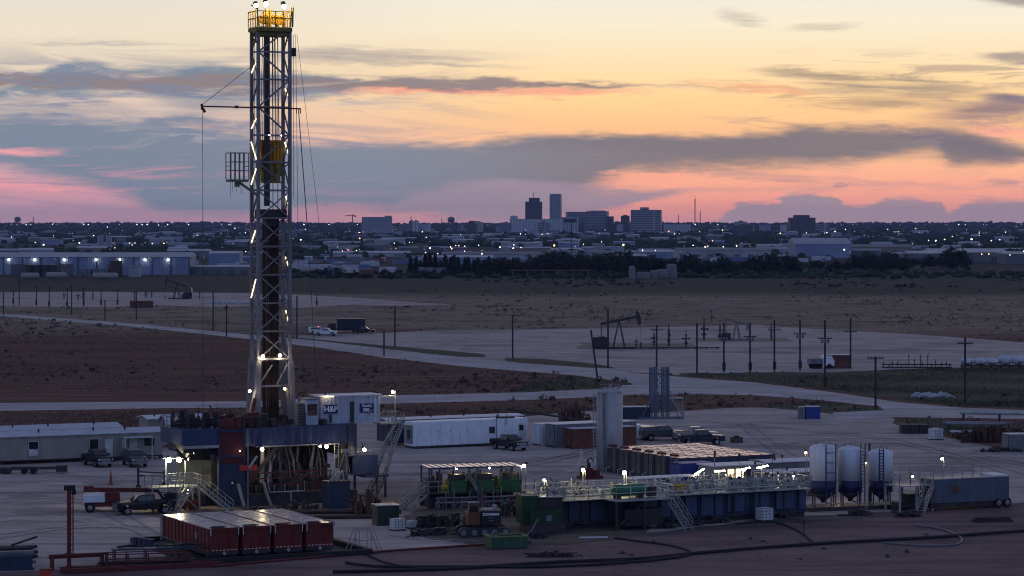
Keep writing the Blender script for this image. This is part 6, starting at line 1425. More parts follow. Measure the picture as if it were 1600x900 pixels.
for k, (a0_, a1_) in enumerate(segs):
    t = thing('mud_tank', TL[k], 'tank', mloc(a0_), TH, 'mud tanks in line'); L_ = a1_-a0_; h_ = 2.8; r_ = random.Random(50+k)
    MB().box(0,L_,.25,4.4,.45,h_-.08).build('shell', M_STEEL if k == 0 else M_DBLUE, t); mb = MB(); mb.box(0,L_,.5,4.2,.03,.449); mb.build('skid', M_STEEL, t)
    x = .25
    while x < L_-.8:
        w_ = min(r_.uniform(1.3,2.3), L_-x-.1); MB().box(x,x+w_,.0,.248,.75+r_.uniform(-.1,.15),h_-.25,.03).build('panel', (M_DBLUE if k == 0 else M_PANEL), t); x += w_+r_.uniform(.35,.7)
    mb = MB(); mb.box(0,L_,-.75,4.6,h_-.079,h_); mb.build('deck', M_DECK, t)
    mb = MB(); mb.rail([(0,-.7,h_),(L_,-.7,h_)],1.15,1.45,.055); mb.rail([(0,4.5,h_),(L_,4.5,h_)],1.15,1.45,.055)
    if k == 3: mb.rail([(L_,-.7,h_),(L_,4.5,h_)],1.15,1.3,.055)
    mb.rail([(0,1.5,h_),(L_,1.7,h_)],1.0,1.1,.05); mb.build('railing', M_GALV, t)
    mb = MB()
    for i in range(3): xx = L_*(i+.5)/3; mb.box(xx-.35,xx+.35,2.2,2.9,h_,h_+.45,.05); mb.beam((xx,2.55,h_+.45),(xx,2.55,h_+1.15),.42,n=10); mb.box(xx-.6,xx+.6,2.35,2.75,h_+.1,h_+.3)
    mb.build('agitator', M_GREY if k != 1 else M_PALEP, t)
    mb = MB(); mb.beam((0,3.6,h_+.35),(L_,3.6,h_+.35),.26,n=8); mb.beam((0,.4,h_+.25),(L_,.4,h_+.25),.18,n=7); mb.beam((0,1.1,h_+.7),(L_,1.2,h_+.7),.1,n=6)
    for i in range(9): xx = r_.uniform(.3,L_-.3); mb.path([(xx,3.6,h_+.35),(xx,3.0+r_.uniform(-.5,.5),h_+r_.uniform(.5,1.3)),(xx+r_.uniform(-.6,.6),1.6,h_+r_.uniform(.1,.5))],r_.choice((.1,.16)),6)
    for i in range(14): xx = r_.uniform(.2,L_-.5); yy = r_.uniform(.1,4); s_ = r_.uniform(.15,.5); mb.box(xx,xx+s_,yy,yy+s_,h_+.003,h_+r_.uniform(.3,1.0),.02)
    mb.build('pipework', M_PALEP, t)
    mb = MB()
    for i in range(3): xx = r_.uniform(.4,L_-.4); MB().beam((xx,-.1,.4),(xx,-.1,2.5),.14,n=6).beam((xx-.5,-.15,r_.uniform(.4,.7)),(xx+.5,-.15,.5),.2,n=8).build('drain_pipe', M_STEEL, t)
    None
# overhanging deck with railings, green drum, stair
ov = thing('railed_platform', 'railed overhanging platform carrying the green drum', 'platform', mloc(-4.2,-3.2), TH)
mb = MB(); mb.box(0,6.0,0,2.4,2.72,2.84); mb.build('deck', M_DECK, ov); mb = MB(); mb.rail([(0,2.4,2.84),(0,0,2.84),(6,0,2.84),(6,2.4,2.84)],1.2,1.5,.06); mb.build('railing', M_PALEP, ov)
mb = MB()
for x in (.1,3,5.9): mb.box(x-.1,x+.1,.05,.25,0,2.72)
mb.beam((.1,.15,.3),(3,.15,2.6),.1); mb.box(1.2,5.2,.6,2.2,.4,1.9); mb.box(1.5,4.0,.2,.5,.9,1.0); mb.build('support', M_STEEL, ov)
mb = MB(); mb.stair((6.6,-1.8,.0),(5.9,.6,2.7),.9); mb.build('stair', M_GALV, ov)
gd = thing('green_drum', 'dark green horizontal drum lying on the railed platform', 'drum', (*mloc(-3.9,-1.6)[:2], 2.85), TH)
n = 16; prof = [(.05,0),(.42,.12),(.55,.4),(.55,3.3),(.42,3.6),(.05,3.72)]; M_GRN = pm('dark_green_paint', (.025,.15,.085), .45, var=.3, dirt=(.04,.05,.04))
vs = [(z, q_*cos(2*pi*k/n), .75+q_*sin(2*pi*k/n)) for q_, z in prof for k in range(n)]
MB().add(vs, [(i*n+k, i*n+(k+1)%n, (i+1)*n+(k+1)%n, (i+1)*n+k) for i in range(5) for k in range(n)]).build('shell', M_GRN, gd, True)
MB().box(.5,.8,-.5,.5,0,.5).build('cradle', M_STEEL, gd); MB().box(2.8,3.1,-.5,.5,0,.5).build('cradle', M_STEEL, gd); MB().box(3.72,4.6,-.35,.35,.1,1.0,.05).build('motor', M_STEEL, gd)
# canopy strip, lamps
cn2 = thing('canopy', 'pale flat canopy strip over the pipework of the mud tanks', 'canopy', mloc(ma(985,3.4),3.4), TH); mb = MB(); mb.box(0,7.2,0,1.5,4.0,4.12); mb.build('roof', M_WHITE, cn2); mb = MB()
for x in (.1,2.4,4.8,7.1): mb.beam((x,.1,2.8),(x,.1,4.0),.09); mb.beam((x,1.4,2.8),(x,1.4,4.0),.09)
for i in range(9): mb.beam((i*.8,.05,4.0),(i*.8+.4,.05,3.5),.05); mb.beam((i*.8+.4,.05,3.5),(i*.8+.8,.05,4.0),.05)
mb.beam((0,.05,3.5),(7.2,.05,3.5),.06); mb.build('truss', M_GALV, cn2)
TUB = em('bright_tube_lamp', (1,.86,.55), 44); TUB2 = em('tube_lamp_white', (1,.90,.65), 40)
def glow_bar(label, px0, py0_, px1, py1_, b, mat):
    a = ma((px0+px1)/2, b); p = mloc(a, b); Yq = p[1]; zc_ = ZA((py0_+py1_)/2, Yq); hw = (px1-px0)/2*Yq/F/E1[0]
    t = thing('tube_light', label, 'lamp', (p[0], p[1], 2.8), TH); d_ = (py0_-py1_)/2*Yq/F; z_ = zc_-2.8
    MB().beam((0,.15,0),(0,.15,z_),.08).build('pole', M_GALV, t); MB().beam((-hw,.1,z_-d_+.12),(hw,.1,z_+d_+.12),.2,.06).build('shade', M_STEEL, t); MB().beam((-hw,0,z_-d_),(hw,0,z_+d_),.13,n=7).build('tube', mat, t)
glow_bar('slanting bright tube light over the mud tanks before the blue cabin', 1086, 741, 1100, 733, 3.2, TUB)
glow_bar('level bright tube light over the mud tanks before the lit cabin', 1116, 736, 1133, 736, 3.4, TUB)
glow_bar('warm tube light glowing at the right end wall of the lit cabin', 1158, 734, 1172, 731, 4.0, TUB2)
glow_bar('warm tube light shining before the white roofed site trailers', 1182, 731, 1200, 728, 4.2, TUB2)
def pole_lamp(label, px, py, b, r=.17, mat=None, a=None, base=2.8, aim=(0,-.7,-.7), hgt=None):
    a = ma(px, b) if a is None else a; p = mloc(a, b); z_ = ZA(py, p[1])-base
    t = thing('lamp_post', label, 'lamp', (p[0], p[1], base), 0); MB().beam((0,.2,0),(0,.2,z_+.1),.09,n=6).build('pole', M_GALV, t); MB().beam((.2,.2,0),(.2,.2,z_-.1),.05,n=6).build('conduit', M_GALV, t); lamp(t, (0,0,z_), r, mat or M_LAMPS, aim, arm=(0,.2,z_+.1)); return t
pole_lamp('bright lamp on twin thin poles left of the green drum', 911, 733.5, 1.0, .22, M_LAMPW)
pole_lamp('bright lamp rising behind the green drum', 975.5, 737.5, 1.2, .24, M_LAMPW)
pole_lamp('small lamp over the valves right of the green pumps', 850.5, 749.5, 3.0, .14, M_LAMPS, base=0)
pole_lamp('amber lamp at the far end of the white roofed site trailers', 1259, 706.5, 12, .14, M_LAMPN, base=0)
pr2 = thing('marker_pole', 'thin pole with a red tip rising in front of the lit cabin', 'pole', (*mloc(ma(1115,2.2),2.2)[:2], 2.8), 8); MB().beam((0,0,0),(.1,0,3.0),.1,n=6).build('pole', M_GALV, pr2); MB().beam((.1,0,3.0),(.12,0,3.7),.22,n=8).build('tip', M_RED, pr2)
for px, zt_, lab in ((1058,2.6,'left of the yellow pump'),(1155,3.2,'in front of the lit cabin windows'),(1180,2.3,'between the lit cabin and the site trailers'),(1207,2.8,'before the site trailers'),(1222,2.9,'left of the silos')):
    o = thing('antenna_pole', 'thin dark pole on the mud tanks '+lab, 'pole', (*mloc(ma(px,1.4),1.4)[:2], 2.8), 0); MB().beam((0,0,0),(0,0,zt_),.06,n=5).build('pole', M_STEEL, o); MB().box(-.1,.1,-.08,.08,zt_,zt_+.22).build('sensor', M_STEEL, o)
yp = thing('yellow_pump', 'yellow framed pump on the mud tank deck', 'pump', (*mloc(ma(1062,.5),.5)[:2], 2.81), TH); mb = MB(); mb.rail([(0,0,0),(1.3,0,0),(1.3,.8,0),(0,.8,0),(0,0,0)],.75,.6,.08); mb.box(.2,1.1,.2,.6,.05,.5,.05); mb.build('frame', M_YEL, yp)
tb2 = thing('blue_tote', 'dark upright motor housing on the deck before the lit cabin', 'housing', (*mloc(ma(1167,2.4),2.4)[:2], 2.81), TH); MB().box(0,.8,0,.7,0,1.5,.06).build('housing', M_STEEL, tb2); MB().lathe([(.3,1.502),(.3,1.7),(.1,1.8)],.4,.35,10).build('cap', M_STEEL, tb2)
def tote(label, px, py, z=0, s_=1.0, mat=None):
    t = thing('liquid_tote', label, 'tote', (*P(px, py), z), TH+8); MB().box(-.55*s_,.55*s_,-.5*s_,.5*s_,.16,1.1*s_,.08).build('tank', mat or M_WHITE, t); mb = MB()
    for x in (-.5,-.17,.17,.5): mb.beam((x*s_*1.12,-.53*s_,.15),(x*s_*1.12,-.53*s_,1.12*s_),.04); 
    for z_ in (.35,.6,.85,1.1): mb.beam((-.57*s_,-.53*s_,z_*s_),(.57*s_,-.53*s_,z_*s_),.04); mb.beam((-.57*s_,-.53*s_,z_*s_),(-.57*s_,.53*s_,z_*s_),.04)
    mb.build('cage', M_GALV, t); mb = MB(); mb.box(-.58*s_,.58*s_,-.53*s_,.53*s_,.0,.14); mb.build('pallet', M_STEEL, t); return t
tote('white caged tote standing at the foot of the blue mud tanks', 1194, 814, 0, 1.15)
tote('bluish white tote beside the dark green box left of the pumps', 621, 829)
tote('narrow white tote right of the bluish one near the pumps', 643, 826, 0, .7)
# ================================================================== silos
M_SILO = pm('silo_white', (.58,.63,.70), .45, var=.14, dirt=(.30,.28,.27), dirt_amt=.45, streak=True); M_NAVY = pm('silo_navy', (.022,.028,.085), .5, var=.2); M_CONE = pm('silo_cone', (.040,.042,.050), .55, var=.3)
sb_ = thing('silo_skid', 'long dark skid base carrying the three white silos', 'skid', (XA(1263,261.5), 261.5, 0), 18); mb = MB(); mb.box(0,9.2,-.2,2.6,.03,.40); mb.box(0,9.2,-.3,-.2,.05,.3); mb.build('base', M_STEEL, sb_); mb = MB(); mb.rail([(0,-.2,.4),(9.0,-.2,.4)],.35,1.5,.05,False); mb.build('kickrail', M_GALV, sb_)
for i, (px, yt, w_, lab) in enumerate(((1286,693.5,42,'left and biggest of three white silos, with a dark ladder frame'),(1328.5,696.5,37.5,'middle white silo of three, stained down its right side'),(1376,701,38,'right hand white silo of three, standing a little apart'))):
    Yq = 263.5+i*1.4; r_ = w_/2*Yq/F; t = thing('silo', lab, 'silo', (XA(px,Yq), Yq, .405), 0, 'white cement silos'); zt = ZA(yt, Yq)-.405; zn, zm = ZA(750,Yq)-.405, ZA(770-1.5*i,Yq)-.405
    MB().lathe([(r_,zn+.002),(r_,zt-.35),(r_*.97,zt-.28),(r_*.6,zt-.08),(r_*.2,zt),(.04,zt+.02)], n=32).build('shell', M_SILO, t, True)
    MB().lathe([(r_,zm),(r_,zn)], n=32).build('band', M_NAVY, t, True); MB().lathe([(.2,.3),(.28,.55),(r_,zm-.003)], n=32).build('cone', M_CONE, t, True)
    for k in range(4):
        a = pi/4+k*pi/2; MB().box(cos(a)*r_*.97-.06, cos(a)*r_*.97+.06, sin(a)*r_*.97-.06, sin(a)*r_*.97+.06, 0, zm+.3).build('leg', M_CONE, t)
    mb = MB(); x0 = (.35, .75, -.25)[i]*r_
    for d_ in ((-.32,.62) if i == 0 else (0,.42)): mb.beam((x0+d_,-r_*1.02,.2),(x0+d_,-r_*1.02,zt+(.1 if i != 1 else .35)),.10)
    for k in range(5 if i == 0 else 14): z_ = 1.4+k*((zt-1.2)/(5 if i == 0 else 14)); mb.beam((x0-.32*(i==0),-r_*1.02,z_),(x0+(.62 if i == 0 else .42),-r_*1.02,z_),.06)
    mb.build('ladder', M_NAVY, t)
    mb = MB(); mb.rail([(r_*.6*cos(a),r_*.6*sin(a),zt-.12) for a in [k*pi/4 for k in range(9)]],.35,.8,.03,False); mb.beam((.1,.2,zt-.05),(.1,.2,zt+.35),.16,n=8); mb.build('top_rail', M_GALV, t)
    mb = MB(); mb.beam((r_*.5,-r_-.1,.3),(r_*.5,-r_-.1,zm+.2),.10,n=7); mb.path([(0,0,.45),(.3,-.4,.3),(r_*.5,-r_-.1,.35)],.14); mb.build('blow_pipe', M_GREY, t)
for px, lab in ((1358.5,'thick'),(1351,'thin')):
    o = thing('vent_pipe', lab+' upright pipe between the middle and the right silo', 'pipe', (XA(px,266.5), 266.5, .4), 0); MB().beam((0,0,0),(0,0,5.9 if lab == 'thick' else 4.8),.22 if lab == 'thick' else .12,n=8).build('pipe', M_NAVY if lab == 'thick' else M_GALV, o); MB().beam((-.3,0,5.75 if lab == 'thick' else 4.7),(.3,0,5.75 if lab == 'thick' else 4.7),.12).build('bracket', M_GALV, o)
pole_lamp('small lamp shining between the silos', 1353, 723, 0, .06, M_LAMPS, a=None, base=0)
wl = thing('work_lamp', 'yellow work lamp glowing low behind the silo legs', 'lamp', (XA(1304,272), 272, 0), 0); MB().beam((0,0,0),(0,0,2.0),.07).build('pole', M_GALV, wl); lamp(wl, (0,-.1,2.2), .2, M_LAMPN, (.1,-.6,-.6))
# ================================================================== grey trailer tank at the right
M_GTR = pm('trailer_tank_grey', (.085,.11,.155), .5, var=.25, dirt=(.10,.08,.07), dirt_amt=.6, streak=True)
gt = thing('trailer_tank', 'long grey corrugated trailer tank at the right end of the pad', 'tank', (XA(1459,262), 262, 0), 24)
Lg = 8.8; b = MB(); hg = 3.05; b.corr((0,0),(Lg,0),.75,hg,.75,.09); b.corr((Lg,0),(Lg,2.6),.75,hg,.7,.08); b.corr((Lg,2.6),(0,2.6),.75,hg,.7,.08); b.corr((0,2.6),(0,0),.75,hg,.7,.08); b.box(.1,Lg-.1,.1,2.5,.75,hg-.05); b.build('shell', M_GTR, gt)
MB().box(0,Lg,0,2.6,hg+.002,hg+.06).build('top', M_DECK, gt); MB().box(-.2,Lg-.8,.2,2.4,.25,.749).build('chassis', M_STEEL, gt); MB().box(Lg-1.8,Lg-.05,.1,2.5,hg+.063,hg+.22).build('hatch', M_WHITE, gt)
MB().box(2.0,2.9,-.04,-.0-.002,1.7,2.35).build('placard', pm('brown_placard', (.14,.055,.03), .6), gt)
for x in (Lg-1.2, Lg-.2):
    for y in (.2, 2.4): w_ = MB().disc_y(x,y,.5,.5,.4,16).build('wheel', M_TYRE, gt); MB().disc_y(x,y-.2,.5,.26,.06,10).build('rim', M_RIM, w_)
mb = MB(); mb.rail([(0,.05,hg+.06),(5.6,.05,hg+.06)],1.1,1.2,.05); mb.rail([(0,2.5,hg+.06),(6.2,2.5,hg+.06)],1.1,1.2,.05); mb.build('railing', M_GALV, gt)
gp = thing('stair_platform', 'railed steel platform and stair joined to the grey trailer tank', 'platform', (XA(1402,261), 261, 0), 24)
mb = MB(); mb.box(0,3.9,-.4,2.4,2.45,2.55)
for x in (.1,2.0,3.8):
    for y in (-.3,2.3): mb.box(x-.08,x+.08,y-.08,y+.08,0,2.45)
mb.beam((2.0,-.3,.2),(3.8,-.3,2.4),.09); mb.build('deck', M_DECK, gp); mb = MB(); mb.rail([(0,2.4,2.55),(0,-.4,2.55),(2.4,-.4,2.55)],1.1,1,.05); mb.rail([(0,2.4,2.55),(3.9,2.4,3.1)],1.1,1,.05); mb.build('railing', M_GALV, gp)
mb = MB(); mb.stair((1.6,-1.6,0),(3.4,-.5,2.45),.8); mb.build('stair', M_GALV, gp); mb = MB(); mb.box(.3,1.6,.4,1.6,.05,.9,.06); mb.path([(0,.8,.6),(.6,-.1,.5),(1.6,-.2,.7)],.2,7); mb.box(1.8,3.5,.8,2,.05,1.6); mb.build('pump', M_STEEL, gp)
lamp(gp, (1.55,-.3,ZA(744.5,261)), .13, M_LAMPN, (0,-.6,-.7), arm=(1.55,.1,2.6))
mb = MB(); mb.beam((1.55,.1,2.5),(1.55,.1,3.7),.07); mb.build('lamp_pole', M_GALV, gp)
lp = thing('lamp_post', 'small bright lamp on a curved post behind the grey trailer tank', 'lamp', (XA(1475,285), 285, 0), 0); zl_ = ZA(716,285); MB().path([(0,0,0),(0,0,zl_-.4),(-.1,0,zl_+.15),(-.3,0,zl_+.12)],.1,6).build('pole', M_GALV, lp); lamp(lp, (-.25,-.1,zl_), .14, M_LAMPS, (0,-.5,-.8))
# ================================================================== pump house with the green pumps
M_GPUMP = pm('green_pump_paint', (.024,.125,.042), .5, var=.35, dirt=(.03,.05,.03), dirt_amt=.6, streak=True)
pg = thing('pump_shelter', 'open steel shelter with a slatted pale roof over the green boxes', 'shelter', (XA(668,264), 264, 0), 16)
Lp = 9.6; mb = MB(); mb.box(0,Lp,-.4,3.0,1.45,1.6)
for x in (.1,2.2,4.6,7.0,Lp-.1):
    for y in (-.3,2.9): mb.box(x-.11,x+.11,y-.11,y+.11,0,1.45)
mb.build('deck', M_STEEL, pg); mb = MB()
for x in (.1,1.15,5.0,8.4,Lp-.1):
    for y in (-.3,2.9): mb.box(x-.07,x+.07,y-.07,y+.07,1.6,4.0)
mb.beam((0,-.3,4.0),(Lp,-.3,4.0),.12); mb.beam((0,2.9,4.0),(Lp,2.9,4.0),.12); mb.build('post', M_DBLUE, pg)
mb = MB()
for i in range(14): mb.box(.05+i*.69,.05+i*.69+.42,-.4,3.0,4.063,4.11)
mb.build('roof', M_FTOP, pg)
mb = MB(); mb.rail([(0,-.35,1.6),(2.0,-.35,1.6)],1.1,1,.05); mb.rail([(0,2.9,1.6),(0,-.3,1.6)],1.1,1,.05); mb.build('railing', M_GALV, pg)
mb = MB(); mb.stair((-2.6,-1.2,0),(-.1,.3,1.6),1.0); mb.stair((-2.9,.5,.0),(-.1,1.6,1.6),.7); mb.build('stair', M_GALV, pg)
mb = MB()
for x in (1.8,4.4,7.4): mb.quad((x,.6,3.75),(x+1.2,.4,3.95),(x+1.3,1.8,3.9),(x+.1,1.9,3.7))
mb.build('vent_flap', M_BLACK, pg)
lamp(pg, (Lp+.15,-.5,ZA(729,265)), .22, M_LAMPW, (-.3,-.7,-.6), arm=(Lp,-.3,4.0))
mb = MB(); mb.beam((Lp+.5,.1,1.6),(Lp+.4,0,4.2),.07); mb.box(Lp+.35,Lp+.65,-.1,.1,4.15,4.4); mb.build('mast', M_STEEL, pg)
pgx, pgy = XA(668,264), 264
def ploc(x, y, z=0): a_ = radians(16); return (pgx+x*cos(a_)-y*sin(a_), pgy+x*sin(a_)+y*cos(a_), z)
for (x0_, w_, z0_, h_, lab) in ((2.25,1.65,1.62,1.55,'left green pump housing under the slatted roof'),(4.95,1.75,1.62,1.55,'middle green pump housing under the slatted roof'),(7.55,1.9,1.62,1.6,'right green pump housing under the slatted roof')):
    t = thing('pump_housing', lab, 'pump', ploc(x0_, -.35, z0_), 16, 'green pump housings'); b = MB(); b.box(0,w_,0,1.9,0,h_*.72,.06); b.box(-.04,w_+.04,-.05,1.94,h_*.72-.1,h_*.72); b.build('housing', M_GPUMP, t)
    mb = MB(); mb.box(.1,w_-.1,.2,1.6,h_*.72+.003,h_*1.1,.05); mb.beam((w_*.3,.8,h_*1.1),(w_*.3,.8,h_*1.1+.4),.2,n=8); mb.build('engine', M_STEEL, t); mb = MB()
    for i in range(3): mb.box(.12,w_-.12,-.06,-.002,.15+i*.28,.22+i*.28)
    mb.build('rib', M_GPUMP, t)
yl = thing('yellow_motor', 'small yellow motor left of the green pump housings', 'motor', ploc(1.35,-.3,1.62), 16); mb = MB(); mb.box(0,.75,0,.6,0,.1); mb.beam((.1,.3,.5),(.65,.3,.5),.55,n=12); mb.box(.3,.5,.1,.5,.75,1.3); mb.build('motor', M_YEL, yl); MB().box(.05,.7,-.05,-.01,.1,.3).build('guard', M_GPUMP, yl)
ct = thing('chute', 'grey slatted chute between the left and middle green housings', 'chute', ploc(3.95,-.6,1.5), 16); mb = MB()
for i in range(6): mb.beam((-.1+i*.06,-.1,1.9-i*.02),(.75+i*.05,-.5,.2+i*.02),.09)
mb.box(-.2,.3,0,.3,1.6,2.0); mb.build('slat', M_GREY, ct)
for (x0_,L_,lab) in ((.3,4.6,'dark tank beneath the left green pumps'),(5.4,4.4,'dark tank beneath the right green pumps')):
    t = thing('suction_tank', lab, 'tank', ploc(x0_, .4), 16); MB().box(0,L_,0,2.2,.02,1.0,.04).build('shell', M_STEEL, t); mb = MB()
    for i in range(14): x = random.uniform(0,L_); mb.path([(x,-.1,random.uniform(.2,1.3)),(x+random.uniform(-.7,.7),-.4,random.uniform(.2,.9)),(x+random.uniform(-.9,.9),-.6,.12)],random.choice((.12,.2)),6)
    mb.build('hose', M_GREY, t)
heap('equipment_pile', 'dark tangle of pumps and hoses before the green pump shelter', 'pile', 690, 824, 6.5, 1.6, 1.5, 70, M_STEEL, 14)
heap('equipment_pile', 'dark tangle of valves at the right end of the green pump shelter', 'pile', 806, 806, 3.5, 1.4, 1.9, 46, M_STEEL, 14)
heap('equipment_pile', 'lit tangle of valves on the deck left of the lamp with twin poles', 'pile', 868, 792, 4.5, 2, 3.1, 60, M_GREY, TH)
gb = thing('steel_box', 'dark green steel box with a pale lid at the foot of the left stair', 'box', (XA(590,249), 249, 0), 20); MB().box(0,2.1,0,1.8,.03,1.85,.04).build('body', pm('bottle_green', (.018,.032,.026), .6), gb); MB().box(-.05,2.15,-.05,1.85,1.853,1.93).build('lid', M_TTOP, gb)
# generator at the middle
gn = thing('generator_box', 'green ended generator box left of the dark mud tank', 'generator', (XA(816,243), 243, 0), 14); M_GPUMP = pm('generator_green', (.012,.048,.020), .55, var=.35, dirt=(.03,.04,.03), streak=True)
b = MB(); b.box(0,1.5,0,2.4,.9,3.4,.05); b.build('end_panel', M_GPUMP, gn); MB().box(1.502,3.8,.1,2.3,1.5,3.2,.05).build('housing', M_STEEL, gn); mb = MB(); mb.rail([(1.5,-.1,3.27),(3.9,-.1,3.27)],1.0,.8,.05); mb.path([(1.6,-.5,.9),(1.2,-1.0,1.4),(.6,-1.0,.4),(.2,-1.1,.1)],.16,6); mb.beam((2.6,1.0,3.2),(2.6,1.0,4.0),.22,n=8); mb.build('railing', M_GREY, gn); MB().box(.6,3.6,-.9,.0-.002,.9,2.1,.05).build('radiator_box', M_GPUMP, gn); MB().box(.4,3.8,-.95,2.4,.02,.88).build('skid', M_STEEL, gn)
MB().box(1.5,3.9,-.1,2.4,3.203,3.27).build('roof', M_DECK, gn); MB().box(2.0,2.5,-.93,-.905,1.2,1.7).build('placard', M_GREY, gn)
# excavator seen from behind
M_ORG = pm('excavator_orange', (.13,.052,.026), .5, var=.3, dirt=(.07,.05,.04)); 
exv = thing('excavator', 'orange tracked excavator seen from behind before the pump shelter', 'excavator', (XA(754,241.5), 241.5, 0), 8)
for sg in (-1, 1):
    tk_ = MB(); tr = []
    for k in range(14):
        a = pi/2+k*pi/13; tr.append((-1.9+.42*cos(a) , .44+.42*sin(a)))
    for k in range(14):
        a = -pi/2+k*pi/13; tr.append((1.9+.42*cos(a), .44+.42*sin(a)))
    y0_, y1_ = (-1.5,-.95) if sg < 0 else (.95,1.5)
    tk_.add([(x,y0_,z) for x,z in tr]+[(x,y1_,z) for x,z in tr], [tuple(range(28)), tuple(range(55,27,-1))]+[((k+1)%28,k,28+k,28+(k+1)%28) for k in range(28)])
    for k in range(16): tk_.box(-2.0+k*.26,-1.9+k*.26,y0_-.01,y1_+.01,.86,.91)
    t_ = tk_.build('track', M_STEEL, exv); mb = MB()
    for x in (-1.9,-.9,0,.9,1.9): mb.disc_y(x,(y0_ if sg < 0 else y1_),.44,.27,.06,12)
    mb.build('roller', M_GREY, t_)
mb = MB(); mb.box(-.8,.8,-.9,.9,.5,.95); mb.lathe([(.8,.95),(.8,1.1)],n=18); mb.build('undercarriage', M_STEEL, exv)
b = MB(); b.box(-1.45,-.35,-1.35,1.35,1.12,2.1,.08); b.build('side_body', M_ORG, exv)
pr = [(-.4,-1.5),(1.35,-1.5),(1.42,-1.42)]; cw = MB(); N_ = 9
arc = [(-.35+1.9*cos(a_)*.55+.15, -1.38) for a_ in (0,)]
cwv = [(-.34,1.38)]+[(.55+.35*cos(a_)+.0, 0) for a_ in ()]
cw.box(-.34,1.5,-1.38,-1.0,1.15,2.35,.10); cw.build('counterweight', pm('excavator_black', (.016,.017,.022), .45), exv)
MB().box(-.34,1.45,-.995,1.38,1.15,2.3,.06).build('engine_cover', pm('excavator_black', (0,0,0)), exv); MB().box(-.3,1.46,-.99,1.3,2.302,2.4,.03).build('hood', M_GREY, exv)
text('DOOSAN', bpy.data.objects['counterweight'] if False else exv, (.58,-1.392,2.05), .30, bold=.012, sx=1.15)
MB().box(.35,.8,-1.40,-1.382,1.45,1.52).build('handle', M_GREY, exv); MB().box(.35,.8,-1.40,-1.382,1.70,1.76).build('handle', M_GREY, exv)
cbm = MB(); cbm.prism([(-1.45,2.102,.45),(-.45,2.102,.45),(-.5,3.0,.42),(-1.35,3.05,.42)]); oc = cbm.build('cab', M_ORG, exv); oc.location = (0,-.85,0)
mb = MB(); mb.box(-1.3,-.6,-.47,-.455,2.25,2.85); o_ = mb.build('window', M_VGLS, exv); o_.location = (0,-.85,0)
MB().box(-1.45,-.42,-1.3,-.4,3.053,3.12).build('roof', M_GREY, exv); MB().box(.9,1.3,-.2,.3,2.42,2.75,.04).build('exhaust', M_GALV, exv)
mb = MB(); mb.beam((-.2,1.0,2.0),(.2,3.2,4.0),.45,.5); mb.beam((.2,3.2,4.0),(.3,5.0,2.2),.3,.36); mb.box(-.3,.8,4.7,5.5,1.2,2.2,.1); mb.build('boom', M_STEEL, exv)
# more gear crowding the decks: stand pipes, valve racks, cable trays, flood lamps under the shelter roof
for k,(a_,b_,lab) in enumerate(((-8.5,.6,'left end of the dark mud tank'),(-5.6,2.6,'behind the green drum'),(1.4,2.9,'right of the green drum'),(4.4,2.2,'left of the yellow pump'),(8.2,2.8,'under the canopy strip'),(10.6,.9,'right of the yellow pump'),(13.2,1.0,'before the lit cabin windows'),(15.6,2.6,'before the white roofed site trailers'),(17.2,.8,'nearest the silos'))):
    t = thing('valve_rack', 'pale pipe and valve rack on the mud tanks, '+lab, 'pipe rack', (*mloc(a_,b_)[:2], 2.805), TH); r_ = random.Random(900+k); mb = MB()
    for i in range(9):
        x = r_.uniform(-.9,.9); y = r_.uniform(-.5,.5); z = r_.uniform(.5,1.7); mb.beam((x,y,0),(x,y,z),r_.choice((.06,.08,.12)),n=6)
        if r_.random() < .7: mb.beam((x,y,z),(x+r_.uniform(-.8,.8),y+r_.uniform(-.3,.3),z),r_.choice((.06,.1)),n=6)
    for z in (.45,.95): mb.beam((-1,-.5,z),(1,-.5,z),.07); 
    mb.build('pipe', M_PALEP, t); mb = MB()
    for i in range(5): x = r_.uniform(-.9,.9); y = r_.uniform(-.4,.4); mb.disc_y(x,y-.1,r_.uniform(.5,1.3),r_.uniform(.12,.22),.05,10); mb.box(x-.12,x+.12,y,y+.2,.05,r_.uniform(.3,.6))
    mb.build('valve', M_STEEL if k % 2 else M_GREY, t)
for x_, lab in ((3.2,'left and middle'),(6.6,'middle and right')):
    p = ploc(x_, 1.0, 3.9); t = thing('shelter_lamp', 'small lamp under the slatted roof between the '+lab+' green housings', 'lamp', p, 16); MB().beam((-.3,0,.06),(.3,0,.06),.1).build('housing', M_STEEL, t); MB().ball((0,-.05,-.06),.10,8,5).build('bulb', M_LAMPS, t)
for px, py, b_, lab in ((1046,752,3.9,'behind the railing left of the yellow pump'),(1216,741,3.6,'before the nearer site trailer'),(1240,744,2.0,'close to the silos')): pole_lamp('small added deck lamp '+lab, px, py, b_, .12, M_LAMPS)  # extra lamps added to brighten the mud tank deck
for k,(x_,y_,w_,h_,lab) in enumerate(((.9,1.6,1.2,1.5,'left of the green housings'),(4.0,1.2,.9,1.8,'between the left and middle green housings'),(6.85,1.4,.7,1.7,'between the middle and right green housings'))):
    t = thing('engine_block', 'dark engine block under the slatted roof '+lab, 'engine', ploc(x_-.4, y_, 1.61), 16); mb = MB(); mb.box(0,w_,0,1.0,0,h_*.6,.05); mb.beam((w_*.5,.4,h_*.6),(w_*.5,.4,h_),.3,n=10); mb.box(.1,w_-.1,-.3,.0,.1,.5); mb.build('block', M_STEEL, t); mb = MB(); mb.path([(0,-.3,.2),(-.4,-.5,.6),(-.3,-.2,1.2),(.2,.3,h_*.7)],.1,6); mb.path([(w_,-.3,.3),(w_+.3,-.6,.2),(w_+.2,-.7,-.6)],.14,6); mb.build('hose', M_GREY, t)
